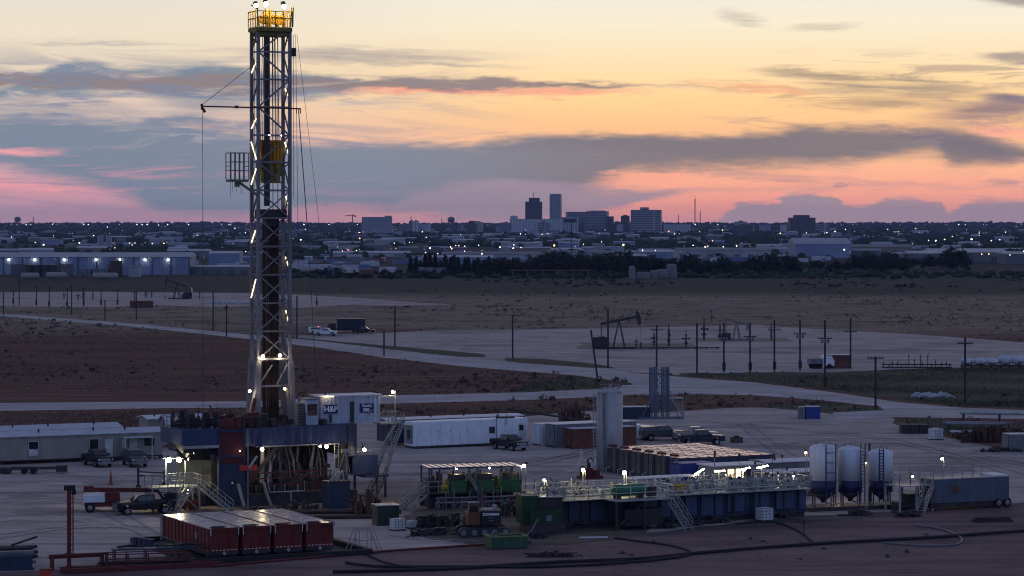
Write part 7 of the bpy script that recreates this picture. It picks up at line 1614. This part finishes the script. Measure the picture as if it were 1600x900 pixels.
for k,(x_,lab) in enumerate(((.4,'left'),(3.7,'middle'),(7.0,'right'))):
    t = thing('mud_pump', 'dark green mud pump standing behind the shelter deck, '+lab+' of three', 'mud pump', ploc(x_, 3.4, 0), 16); mb = MB(); mb.box(0,2.6,0,2.2,.05,1.6,.08); mb.box(.3,1.4,.2,2.0,1.6,2.7,.15); mb.beam((1.9,.5,1.6),(1.9,.5,3.0),.45,n=12); mb.beam((1.9,1.6,1.6),(1.9,1.6,3.2),.3,n=10); mb.build('body', M_GPUMP if k else M_STEEL, t); mb = MB(); mb.disc_y(.8,-.2,1.4,.75,.2,16); mb.box(1.5,2.5,-.4,-.02,.3,1.2); mb.build('gear_case', M_STEEL, t); mb = MB(); mb.path([(1.9,.5,3.0),(2.4,.3,3.3),(3.0,0,2.8),(3.2,-.4,1.0)],.2,7); mb.build('discharge_pipe', M_GREY, t)
for k,(px,py,w_,h_,lab) in enumerate(((835,796,2.4,2.6,'between the shelter and the generator'),(846,806,2.2,2.2,'just left of the dark mud tank'))):
    t = thing('engine_skid', 'green engine on a dark skid '+lab, 'engine', (*P(px,py),0), 16); mb = MB(); mb.box(-w_/2,w_/2,-.8,.8,.03,.4); mb.box(-w_/2+.2,w_/2-.5,-.6,.6,.4,h_*.7,.08); mb.build('engine', M_GPUMP if k == 0 else M_STEEL, t); mb = MB(); mb.beam((0,0,h_*.7),(0,0,h_+.4),.18,n=8); mb.rail([(-w_/2,-.8,.4),(w_/2,-.8,.4)],1.1,.7,.05); mb.path([(-w_/2,-.9,.3),(0,-1.0,1.0),(w_/2,-.9,.5)],.15,6); mb.build('exhaust', M_GREY, t)
M_GPUMP_ = M_GPUMP
ps2 = thing('standpipe_manifold', 'grey standpipe manifold running along the front of the green pump shelter', 'manifold', ploc(.5,-1.1,0), 16); mb = MB(); mb.beam((0,0,.7),(8.6,0,.7),.22,n=8); mb.beam((0,0,1.15),(8.6,0,1.15),.14,n=8)
for i in range(11): mb.beam((.3+i*.8,0,0),(.3+i*.8,0,1.3+.4*(i%3)),.12,n=6)
mb.build('pipe', M_GREY, ps2); mb = MB()
for i in range(6): mb.disc_y(.7+i*1.4,-.14,.95,.2,.05,10)
mb.build('hand_wheel', M_RED, ps2)
# cattle of small gear on the ground along the tanks
for k,(px,py,lab,w_) in enumerate(((1040,826,'by the foot of the railed stair',1.6),(1082,822,'under the first blue mud tank',2.2),(1120,818,'under the middle blue mud tank',2.0),(1225,810,'right of the white caged tote',1.6),(1345,806,'before the silo skid',2.4),(1420,808,'before the stair platform',2.0),(840,842,'before the generator box',1.5),(690,836,'left of the excavator',2.2),(655,838,'right of the narrow white tote',1.6))):
    heap('equipment_pile', 'low dark litter of hoses and blocks '+lab, 'pile', px, py, w_, .9, .7, 22, M_STEEL, TH)
# ================================================================== tower skid behind
lt2 = thing('lattice_tower', 'blue grey lattice tower section standing with its stair beyond the yard', 'tower', (XA(1018,386), 386, 0), 8)
mb = MB(); hT = ZA(574,386)
for x in (0,.75,1.75,2.5): mb.box(x-.09,x+.09,-.2,0,0,hT); mb.box(x-.09,x+.09,1.2,1.4,0,hT)
None
for i in range(14):
    z = 1.0+i*(hT-1)/14; dz_ = (hT-1)/14
    for xa_ in (0,1.75): mb.beam((xa_,-.1,z),(xa_+.75,-.1,z+dz_),.1); mb.beam((xa_+.75,-.1,z),(xa_,-.1,z+dz_),.1); mb.beam((xa_,1.3,z),(xa_+.75,1.3,z+dz_),.1); mb.beam((xa_,-.1,z),(xa_+.75,-.1,z),.12)
    mb.beam((0,-.1,z),(0,1.3,z+dz_),.08); mb.beam((2.5,1.3,z),(2.5,-.1,z+dz_),.08)
for i in range(7): z = 1.0+i*(hT-1)/7; mb.beam((.75,-.1,z),(1.75,-.1,z+(hT-1)/7),.08); mb.beam((1.75,-.1,z),(.75,-.1,z+(hT-1)/7),.08); mb.beam((0,-.1,z),(2.5,-.1,z),.1)
mb.beam((-1.6,-.6,0),(0,-.1,3.2),.12); mb.beam((4.0,-.6,0),(2.5,-.1,3.0),.12); mb.box(-2,4.6,-.5,1.5,.03,.3); mb.build('lattice', pm('tower_blue_grey', (.10,.13,.19), .6, streak=True), lt2)
mb = MB(); mb.stair((4.8,.2,.3),(2.7,.2,3.0),.8); mb.box(2.6,4.6,-.4,1.3,2.9,3.0); mb.rail([(2.6,-.4,3.0),(4.6,-.4,3.0)],1.0,1,.05); mb.beam((4.5,-.4,.3),(4.5,-.4,2.9),.1); mb.build('stair', M_GALV, lt2)
heap('equipment_pile', 'dark red brown machinery stacked behind the white topped containers', 'pile', 897, 660, 4.0, 2, 3.2, 60, pm('rusty_red', (.1,.05,.04)), 20)
lpz = thing('pipe_length', 'long dark pipe resting on the machinery beyond the white box trailer', 'pipe', (*P(845, 662), .4), -14); MB().beam((-5,0,1.6),(6,0,.2),.3,n=8).build('pipe', M_STEEL, lpz); MB().box(-2.5,-2.3,-.2,.2,-.4,1.1).build('prop', M_STEEL, lpz)
rc = thing('rubbish_crate', 'small dark wooden crate alone on the pad behind the row of tanks', 'crate', (*P(1151, 692), 0), 10); mb = MB(); mb.box(-.7,.7,-.5,.5,.05,.7); mb.build('body', pm('brown_wood', (.09,.07,.055), .8), rc); mb = MB(); mb.box(-.75,.75,-.55,.55,.702,.76); mb.box(-.3,.3,-.2,.2,.763,.95); mb.build('lid', M_STEEL, rc)
# ================================================================== the far well pads: pump jacks, poles, manifolds
M_PJ = pm('pump_jack_paint', (.050,.045,.050), .6, var=.4); M_PJT = pm('pump_jack_tan', (.20,.17,.15), .6, var=.3)
def pumpjack(label, px, py, rz, sc, tilt, m, cw=True):
    t = thing('pump_jack', label, 'pump jack', (*P(px, py), 0), rz); t.scale = (sc,sc,sc)
    MB().box(-5.5,3.6,-.7,.7,.02,.45).build('base', m, t)
    mb = MB()
    for y in (-1.1,1.1): mb.beam((1.4,y,.4),(.25,y*.15,6.1),.26); mb.beam((-1.1,y*.9,.4),(.1,y*.15,6.1),.22)
    mb.beam((.7,-.6,3.2),(.7,.6,3.2),.14); mb.build('samson_post', m, t)
    c, s_ = cos(tilt), sin(tilt); q_ = lambda x, z: (x*c-z*s_+.2, 0, 6.3+x*s_+z*c)
    MB().beam(q_(-4.2,0), q_(4.3,0), .32, .62).build('walking_beam', m, t)
    hh = MB(); pts = [q_(4.2+.75*cos(a)-.2, 1.7*sin(a)-.35) for a in [pi/2-k*pi/8 for k in range(9)]]; inn = [q_(3.9,1.0), q_(3.9,-1.6)]
    hh.prism([(x,z,.25) for x,_,z in pts]+[(x,z,.25) for x,_,z in inn[::-1]]); hh.build('horse_head', m, t)
    br = MB(); bx_, _, bz = pts[5]; br.beam((bx_,-.1,bz),(bx_,-.1,.8),.06); br.beam((bx_,.1,bz),(bx_,.1,.8),.06); br.beam((bx_,0,.2),(bx_,0,1.4),.35,n=8); br.build('polished_rod', m, t)
    cr = MB(); e_ = q_(-4.1,0)
    for y in (-.75,.75): cr.beam((e_[0],y*.3,e_[2]),(-3.6,y,2.0),.14); cr.box(-4.4,-2.8,y-.14,y+.14,1.1,2.7,.1); cr.beam((-3.4,y,2.2),(-2.6,y,1.6),.3)
    cr.build('crank', m, t)
    g = MB(); g.box(-3.3,-2.0,-.5,.5,.45,2.0,.06); g.box(-5.3,-4.3,-.5,.5,.45,1.4,.06); g.disc_y(-2.6,.9,1.6,.6,.15,14); g.build('gearbox', m, t)
    if cw: gd_ = MB(); gd_.box(-5.6,-2.2,-1.25,-1.2,.4,2.6); gd_.build('guard', M_STEEL, t)
    return t
pumpjack('dark pump jack with its horse head raised on the near well pad', 966, 545, 2, 1.02, .20, M_PJ)
pumpjack('tan pump jack folded low among pale guards on the well pad', 1150, 532, 12, .7, -.25, M_PJT, True)
pumpjack('dark pump jack with a bright slanted arm on the far left well pad', 277, 467.5, 170, .95, .32, M_PJ)
fb = thing('flare_boom', 'pale slanted boom arm reaching up beyond the tan pump jack', 'boom', (XA(1112,770), 770, 0), 0); zf_ = lambda py: ZA(py,770); MB().beam((0,0,0),(0,0,zf_(483)),.2).build('post', M_STEEL, fb); MB().beam((0,0,zf_(483)),(7.2,0,zf_(465)),.3).build('arm', M_GALV, fb)
wellpos = [(994,542,1.4),(1022,541,1.6),(1045,541,2.2),(1072,543,1.7),(1100,531,2.2),(1125,531,1.9),(1205,532,1.8)]
we = thing('wellhead', 'dark wellhead valve tree on the well pads', 'wellhead', (*P(*wellpos[0][:2]), 0), 0, 'dark wellheads on the well pads')
mb = MB(); mb.beam((0,0,0),(0,0,1.8),.22,n=8); mb.box(-.24,.24,-.16,.16,.5,.7); mb.box(-.38,.38,-.1,.1,1.13,1.27); mb.beam((0,0,1.8),(0,0,2.4),.1,n=6); mb.build('tree', M_STEEL, we); mb = MB(); mb.disc_y(.42,-.1,1.2,.15,.05,10); mb.disc_y(-.42,-.1,1.2,.15,.05,10); mb.build('hand_wheel', M_STEEL, we)
for (a, b2, s_) in wellpos[1:]+[(100,468,1.5),(122,469,1.4),(130,469,1.8),(145,469,1.5),(228,466,1.6),(237,466,1.4),(312,467,1.6)]: copy_tree(we, P(a,b2), random.uniform(0,180), scale=s_)
ww_ = thing('white_pipe_post', 'short white bent pipe post right of the far left pump jack', 'post', (*P(300,467), 0), 0); MB().path([(0,0,0),(0,0,3.6),(-.3,0,4.2)],.5,8).build('pipe', M_WHITE, ww_); MB().box(-.6,.6,-.4,.4,0,.3).build('base', M_WHITE, ww_)
# utility poles
M_WOOD = pm('pole_wood', (.045,.036,.032), .9, var=.3)
def pole(px, yb, yt, label, arm=False, can=False, lean=0.0, group=None, rz=0):
    x, Y = P(px, yb); h = (yb-yt)*Y/F; t = thing('utility_pole', label, 'pole', (x, Y, 0), rz, group)
    MB().beam((0,0,-.2),(lean*h,0,h),.34,n=8).build('pole', M_WOOD, t)
    if arm: mb = MB(); mb.box(-1.25,1.25,-.12,-.02,h*arm,h*arm+.16); mb.build('cross_arm', M_WOOD, t); mb = MB()
    if arm:
        for xx in (-1.1,-.6,.6,1.1): mb.beam((xx,-.07,h*arm+.16),(xx,-.07,h*arm+.42),.12,n=6)
        mb.build('insulator', M_GREY, t)
    if can == 'bank':
        for xx in (-.65,0,.65): MB().lathe([(.2,h*arm-.75),(.22,h*arm-.7),(.22,h*arm-.1),(.1,h*arm)],xx*.8,-.35,10).build('transformer', M_GREY, t)
    if can: MB().box(-.32,.32,-.5,-.2,.5,1.9).build('meter_box', M_STEEL, t)
    return t
G_ = 'transformer poles in a row along the well pad'
for px, yb, yt, kind in ((1131,582,505,1),(1172,582,505,1),(1210,581,500,0),(1250,579,500,1),(1289,605,500,1)): pole(px, yb, yt, 'pole with a bank of transformers and a meter box along the well pad' if kind else 'pole with a meter box and no transformers along the well pad', .72 if kind else .8, 'bank' if kind else True, 0, G_ if kind else None)
pole(1329,576,497,'pole with a short cross arm just right of the rust coloured container', .72); pole(1089,583,505,'bare pole nearest the lattice tower on the near well pad'); pole(1026,575,508,'pole with a small cross arm rising behind the lattice tower', .88)
pole(950,575,483,'tall pole beside the raised pump jack'); pole(934,592,516,'leaning pole by the corner of the gravel roads', False, False, -.14); pole(801,560,492,'tall bare pole alone at the left edge of the near well pad'); pole(617,542,478,'tall bare pole near the parked lorries'); pole(600,556,518,'short pole at the road edge below the parked lorries')
pole(464,529,462,'tall pole just right of the drilling mast'); pole(1368,640,557,'pole with a single left arm on the small verge', .96); pole(1508,629,527,'tallest pole on the right verge by the white bundles', .9)
pole(333,517,455,'tall pole just left of the drilling mast'); pole(354,526,476,'shorter pole at the road edge left of the drilling mast')
for px, yb, yt in ((5.5,492,456),(30,477,432),(112,492,446),(213,500,455),(164,501,469)): pole(px, yb, yt, 'plain wooden pole along the far left field', False, False, 0, 'plain poles of the far left field')
for px, yb, yt in ((21,476,453),(57,478,445),(77,480,448),(105,480,450),(131,479,449),(158,478,450),(184,477,452),(210.5,483,455),(495,478,460)): pole(px, yb, yt, 'pole with a cross arm and meter box on the far left well pad', .93, True, 0, 'cross armed poles of the far left well pad')
pole(893,430,345,'tall thin pale pole standing in front of the windbreak trees', False)
# flow lines on the well pad
fl_ = thing('flow_line', 'long dark bundle of flow pipes lying between the wellheads', 'pipe', (*P(985,545), .0), -3); mb = MB()
for i in range(4): mb.beam((0,i*.5-1,.3),(20,i*.5-1+random.uniform(-.6,.6),.3),.22,n=6)
for i in range(9): mb.box(i*2.4,i*2.4+.3,-1.3,1.0,.02,.22)
mb.build('pipe', M_STEEL, fl_)
# manifold rows
mf = thing('manifold_rack', 'row of dark valve posts on a low skid on the near well pad', 'manifold', (*P(1378,575), 0), -2); mb = MB(); mb.box(0,13.5,-.6,.8,.03,.28); mb.beam((0,0,.7),(13.5,0,.7),.22,n=8); mb.build('skid', M_STEEL, mf); mb = MB()
for i in range(16): xx = .3+i*.86+random.uniform(-.3,.3); hq = random.uniform(.6,1.3)+(1.5 if 5 < i < 13 else 0)*random.random(); mb.beam((xx,0,.3),(xx,0,hq),.16,n=6); mb.beam((xx-.2,0,hq-.2),(xx+.2,0,hq-.2),.14); mb.beam((xx,0,hq),(xx+random.uniform(-.3,.3),0,hq+.35),.08)
mb.build('valve', M_STEEL, mf)
mb_rack = thing('pipe_trestle', 'dark low pipe trestle on which the white wrapped bundles lie', 'trestle', (*P(1503,575), 0), -2); mb = MB(); mb.box(0,17,-.2,.2,.3,.6); mb.box(0,17,1.6,2,.3,.6)
for i in range(10): mb.box(i*1.85,i*1.85+.25,-.3,2.1,.02,.3); mb.beam((i*1.85,0,.6),(i*1.85,0,1.5),.1)
mb.build('frame', M_STEEL, mb_rack)
M_WRAP = pm('white_wrap', (.55,.57,.62), .6, var=.3, bump=.4, bscale=3)
for i in range(7):
    o = thing('wrapped_bundle', 'lumpy white wrapped bundle lying on the dark trestle by the tall pole', 'bundle', (P(1503,575)[0]+1.2+i*2.45, P(1503,575)[1]+.9-.08*i, .61), -2, 'white wrapped bundles on the trestle'); mb = MB(); rr_ = random.Random(i)
    hb_ = 1.35+(.55 if i > 2 else 0); nq = 12; rings = []
    for j in range(6):
        f = j/5; sc = sin(pi*(.12+.76*f))**.4
        rings.append([(-1.2+2.4*f+rr_.uniform(-.05,.05), cos(2*pi*k/nq)*1.1*sc*rr_.uniform(.85,1.1), hb_*(.5+.5*sin(2*pi*k/nq)*sc*rr_.uniform(.85,1.12))) for k in range(nq)])
    mb.add([p for r_ in rings for p in r_], [(j*nq+k,j*nq+(k+1)%nq,(j+1)*nq+(k+1)%nq,(j+1)*nq+k) for j in range(5) for k in range(nq)]+[tuple(range(nq-1,-1,-1)),tuple(5*nq+k for k in range(nq))]); mb.build('wrap', M_WRAP, o, True)
wr = thing('white_pipe_heap', 'white heap of plastic pipe lying in the green verge', 'heap', (*P(1455,622), 0), -3); mb = MB()
for i in range(46): xx = random.uniform(-3.2,2.6); mb.path([(xx,random.uniform(-.6,.6),random.uniform(.1,.7)),(xx+random.uniform(.2,.7),random.uniform(-.6,.6),random.uniform(.2,1.0)),(xx+random.uniform(.6,1.6),random.uniform(-.6,.6),random.uniform(.05,.5))],random.uniform(.12,.3),6)
mb.build('pipe', M_WRAP, wr)
wp = thing('white_pipe_row', 'white pipes heaped in a low row on the far left well pad', 'heap', (*P(365,475), 0), 0); mb = MB()
for i in range(60): xx = random.uniform(-9,9); mb.path([(xx,random.uniform(-.8,.8),random.uniform(.1,.8)),(xx+random.uniform(.4,1.2),random.uniform(-.6,.6),random.uniform(.2,1.2)),(xx+random.uniform(1,2.2),random.uniform(-.6,.6),random.uniform(.05,.6))],random.uniform(.2,.5),6)
mb.build('pipe', M_WRAP, wp)
# white kerb line pieces on the pad edge
for i, (a, b2) in enumerate(((1105,1140),(1142,1162),(1182,1205),(1222,1240))):
    o = thing('laid_pipe', 'pale pipe laid flat along the edge of the near well pad', 'pipe', (*P((a+b2)/2,584-.6*i), .15), -1, 'pale pipes along the pad edge'); L_ = (b2-a)*P(a,583)[1]/F; MB().beam((-L_/2,0,0),(L_/2,0,0),.26,n=8).build('pipe', M_PALEP, o); MB().beam((-L_/2-.1,0,0),(-L_/2+.1,0,0),.36,n=8).build('collar', M_STEEL, o)
lo_ = thing('white_hose_loop', 'white hose bent in a loop at the corner of the gravel roads', 'hose', (*P(972,604), .1), 0); MB().path([(0,1.6,0),(1.0,1.2,0),(1.7,.2,0),(1.3,-.9,0),(.2,-1.4,0),(-1.2,-1.5,0)],.16,6).build('hose', M_WHITE, lo_)
# ================================================================== pipe yard at the right
heap('scrap_heap', 'rusty heap of scrap iron in the pipe yard left of the dark grey container', 'heap', 1548, 690, 9, 4, 2.2, 170, pm('scrap_rust', (.085,.045,.035), .8, var=.6), 6)
heap('scrap_heap', 'dark flat heap of frames in front of the rusty heap', 'heap', 1560, 706, 5, 2, .7, 40, M_STEEL, 8)
for i, (px, py, L_, z_, rz_) in enumerate(((1478,668,9,.6,-12),(1476,674,8,.9,-8),(1484,682,7,.5,-10),(1500,661,11,1.3,-14))):
    t = thing('pipe_rack', ('rack of dark pipes with pale ends at the back of the pipe yard','rack of dark pipes behind the white tote','low rack of pale pipes beside the white tote','topmost single pale pipe on a high rack in the pipe yard')[i], 'rack', (*P(px, py), 0), rz_); mb = MB()
    for x in (.5,L_/2,L_-.5): mb.box(x-.12,x+.12,-.9,.9,0,z_)
    mb.build('rack', M_STEEL, t); mb = MB()
    if i == 3: mb.beam((0,0,z_+.2),(9,0,z_+.2),.55,n=10)
    else:
        for k in range(6): mb.beam((random.uniform(-.5,.5),-.8+k*.32,z_+.16),(L_+random.uniform(-1,.3),-.8+k*.32,z_+.16),.24,n=7)
    mb.build('pipe', M_PALEP if i in (2,3) else M_GREY, t)
for i, px in enumerate((1409,1423,1438)):
    t = thing('dark_skid_tank', ('leftmost dark low tank of three at the edge of the pipe yard','middle dark low tank of three in the pipe yard','dark low tank of three nearest the white tote')[i], 'tank', (*P(px, 678), 0), 6); MB().box(0,1.25,0,1.6,.12,1.25,.1).build('shell', M_STEEL, t); MB().box(-.05,1.3,.1,1.5,.0,.119).build('skid', M_STEEL, t)
tote('tall pale blue tote in the pipe yard', 1462, 687, 0, 1.35)
# ================================================================== front: hoses, bin, debris
def ghose(name, label, pts, w, mat, cat='hose', z=None):
    p = [np.array((*P(*q_), z if z is not None else w/2+.03)) for q_ in pts]; out = []
    for i in range(len(p)-1):
        for k in range(6):
            t_ = k/6; a = p[max(i-1,0)]; b_ = p[i]; c = p[i+1]; d = p[min(i+2,len(p)-1)]
            out.append(.5*((2*b_)+(-a+c)*t_+(2*a-5*b_+4*c-d)*t_**2+(-a+3*b_-3*c+d)*t_**3))
    out.append(p[-1]); o = MB().path(out, w, 7).build(name, mat, None, True); return tag(o, label, cat)
ghose('pipeline_hose', 'thick black hose running along the whole bottom right of the site', [(520,897),(700,892),(860,882),(1000,876),(1080,868),(1200,858),(1320,850),(1450,843),(1560,835),(1700,826)], .30, M_BLACK)
ghose('pipeline_hose', 'thinner black hose just below the thick one at the bottom', [(540,882),(600,888),(720,888),(860,888),(1000,880),(1060,872)], .24, M_BLACK)
ghose('pipeline_hose', 'black hose curving from the berm corner down to the bottom hoses', [(548,850),(570,866),(600,880),(640,888),(700,892)], .16, M_BLACK)
ghose('pipeline_hose', 'hose swinging from the mud tanks to a pale bend at the bottom', [(960,842),(1000,848),(1040,853),(1070,860),(1080,866),(1060,873),(1000,876),(940,880)], .18, M_BLACK)
ghose('pipeline_hose', 'hose swinging from under the silos to a pale bend at the right', [(1430,822),(1470,828),(1495,838),(1503,846),(1490,853),(1440,854),(1380,850)], .18, M_GREY)
ghose('pipeline_hose', 'black hose running down from the white caged tote', [(1150,820),(1210,818),(1250,833),(1270,850)], .18, M_BLACK)
ghose('red_pipe_line', 'long thin dark red pipe along the front edge of the pad', [(330,887),(480,874),(620,862),(760,853),(830,849)], .2, M_RED, 'pipe')
o = thing('white_pipe', 'single white pipe lying on the ground below the generator', 'pipe', (*P(926,842), .12), 8); MB().beam((-1.2,0,0),(1.2,0,0),.16,n=8).build('pipe', M_WHITE, o); MB().beam((1.2,0,0),(1.32,0,0),.2,n=8).build('collar', M_WHITE, o)
bn = thing('green_skip', 'open green skip with yellow edges on the red ground below the excavator', 'skip', (XA(768,231), 231, 0), 18); b = MB(); b.box(0,3.3,0,.08,.06,1.05); b.box(0,3.3,1.9,1.98,.06,1.05); b.box(0,.08,.08,1.9,.06,1.05); b.box(3.22,3.3,.08,1.9,.06,1.05); b.box(.08,3.22,.08,1.9,.06,.14)
for i in range(5): b.box(.2+i*.7,.3+i*.7,-.06,0,.1,1.0)
b.build('body', pm('skip_green', (.035,.10,.055), .55, var=.4, dirt=(.05,.05,.035)), bn); mb = MB(); mb.beam((0,0,1.09),(3.3,0,1.09),.1); mb.beam((3.3,0,1.09),(3.3,1.98,1.09),.1); mb.beam((0,1.98,1.09),(3.3,1.98,1.09),.09); mb.beam((0,0,1.09),(0,1.98,1.09),.09); mb.build('rim', pm('faded_yellow_green', (.22,.24,.09), .6), bn)
mb = MB(); mb.path([(.3,1.2,.9),(.7,.9,1.4),(1.1,1.2,1.0)],.14,6); mb.box(.3,1.0,.5,1.5,.15,1.1,.05); mb.build('scrap', M_STEEL, bn)
heap('debris_heap', 'low dark heap of earth and scrap beside the green skip', 'heap', 862, 870, 3.0, 1.2, .5, 46, pm('dark_earth', (.05,.035,.035), .9), 6)
for i in range(14):
    o = thing('ground_debris', 'small dark lump of debris lying on the red ground', 'debris', (*P(random.uniform(900,1550), random.uniform(832,880)), 0), random.uniform(0,180), 'dark lumps of debris on the red ground'); s_ = random.uniform(.08,.22); MB().ball((0,0,s_*.4),s_,6,4).build('lump', M_STEEL, o); MB().beam((-s_*2,0,.05),(s_*2,.1,.08),.06).build('stick', M_WOOD, o)
sp_ = thing('sign_post', 'thin dark post standing on the red ground under the silos', 'post', (*P(1256,838), 0), 0); MB().beam((0,0,0),(0,0,1.5),.08).build('post', M_STEEL, sp_); MB().box(-.12,.12,-.05,.05,1.1,1.5).build('plate', M_STEEL, sp_)
ct3 = thing('timber_stack', 'low stack of dark timbers on the right end of the red ground', 'timber', (*P(1550,815), 0), 12); mb = MB()
for i in range(6): mb.box(-1.8,1.8,-.7+i*.24,-.5+i*.24,.02+.0,.22)
for i in range(4): mb.box(-1.6,1.7,-.5+i*.24,-.3+i*.24,.223,.42)
mb.build('timber', M_WOOD, ct3)
# ================================================================== the evening air
hm = bpy.data.materials.new('evening_haze'); hm.use_nodes = True; ht = NT(hm.node_tree); ht.n.remove(ht.n['Principled BSDF'])
pv = ht.new('ShaderNodeVolumePrincipled'); pv.inputs['Color'].default_value = (.40,.54,1.0,1); pv.inputs['Density'].default_value = 2.9e-5; pv.inputs['Anisotropy'].default_value = .0
ht.l.new(pv.outputs[0], ht.n['Material Output'].inputs['Volume'])
hz3 = MB().box(-6000, 6000, -400, 14000, -1.2, 112).build('haze', hm); tag(hz3, kind='stuff')
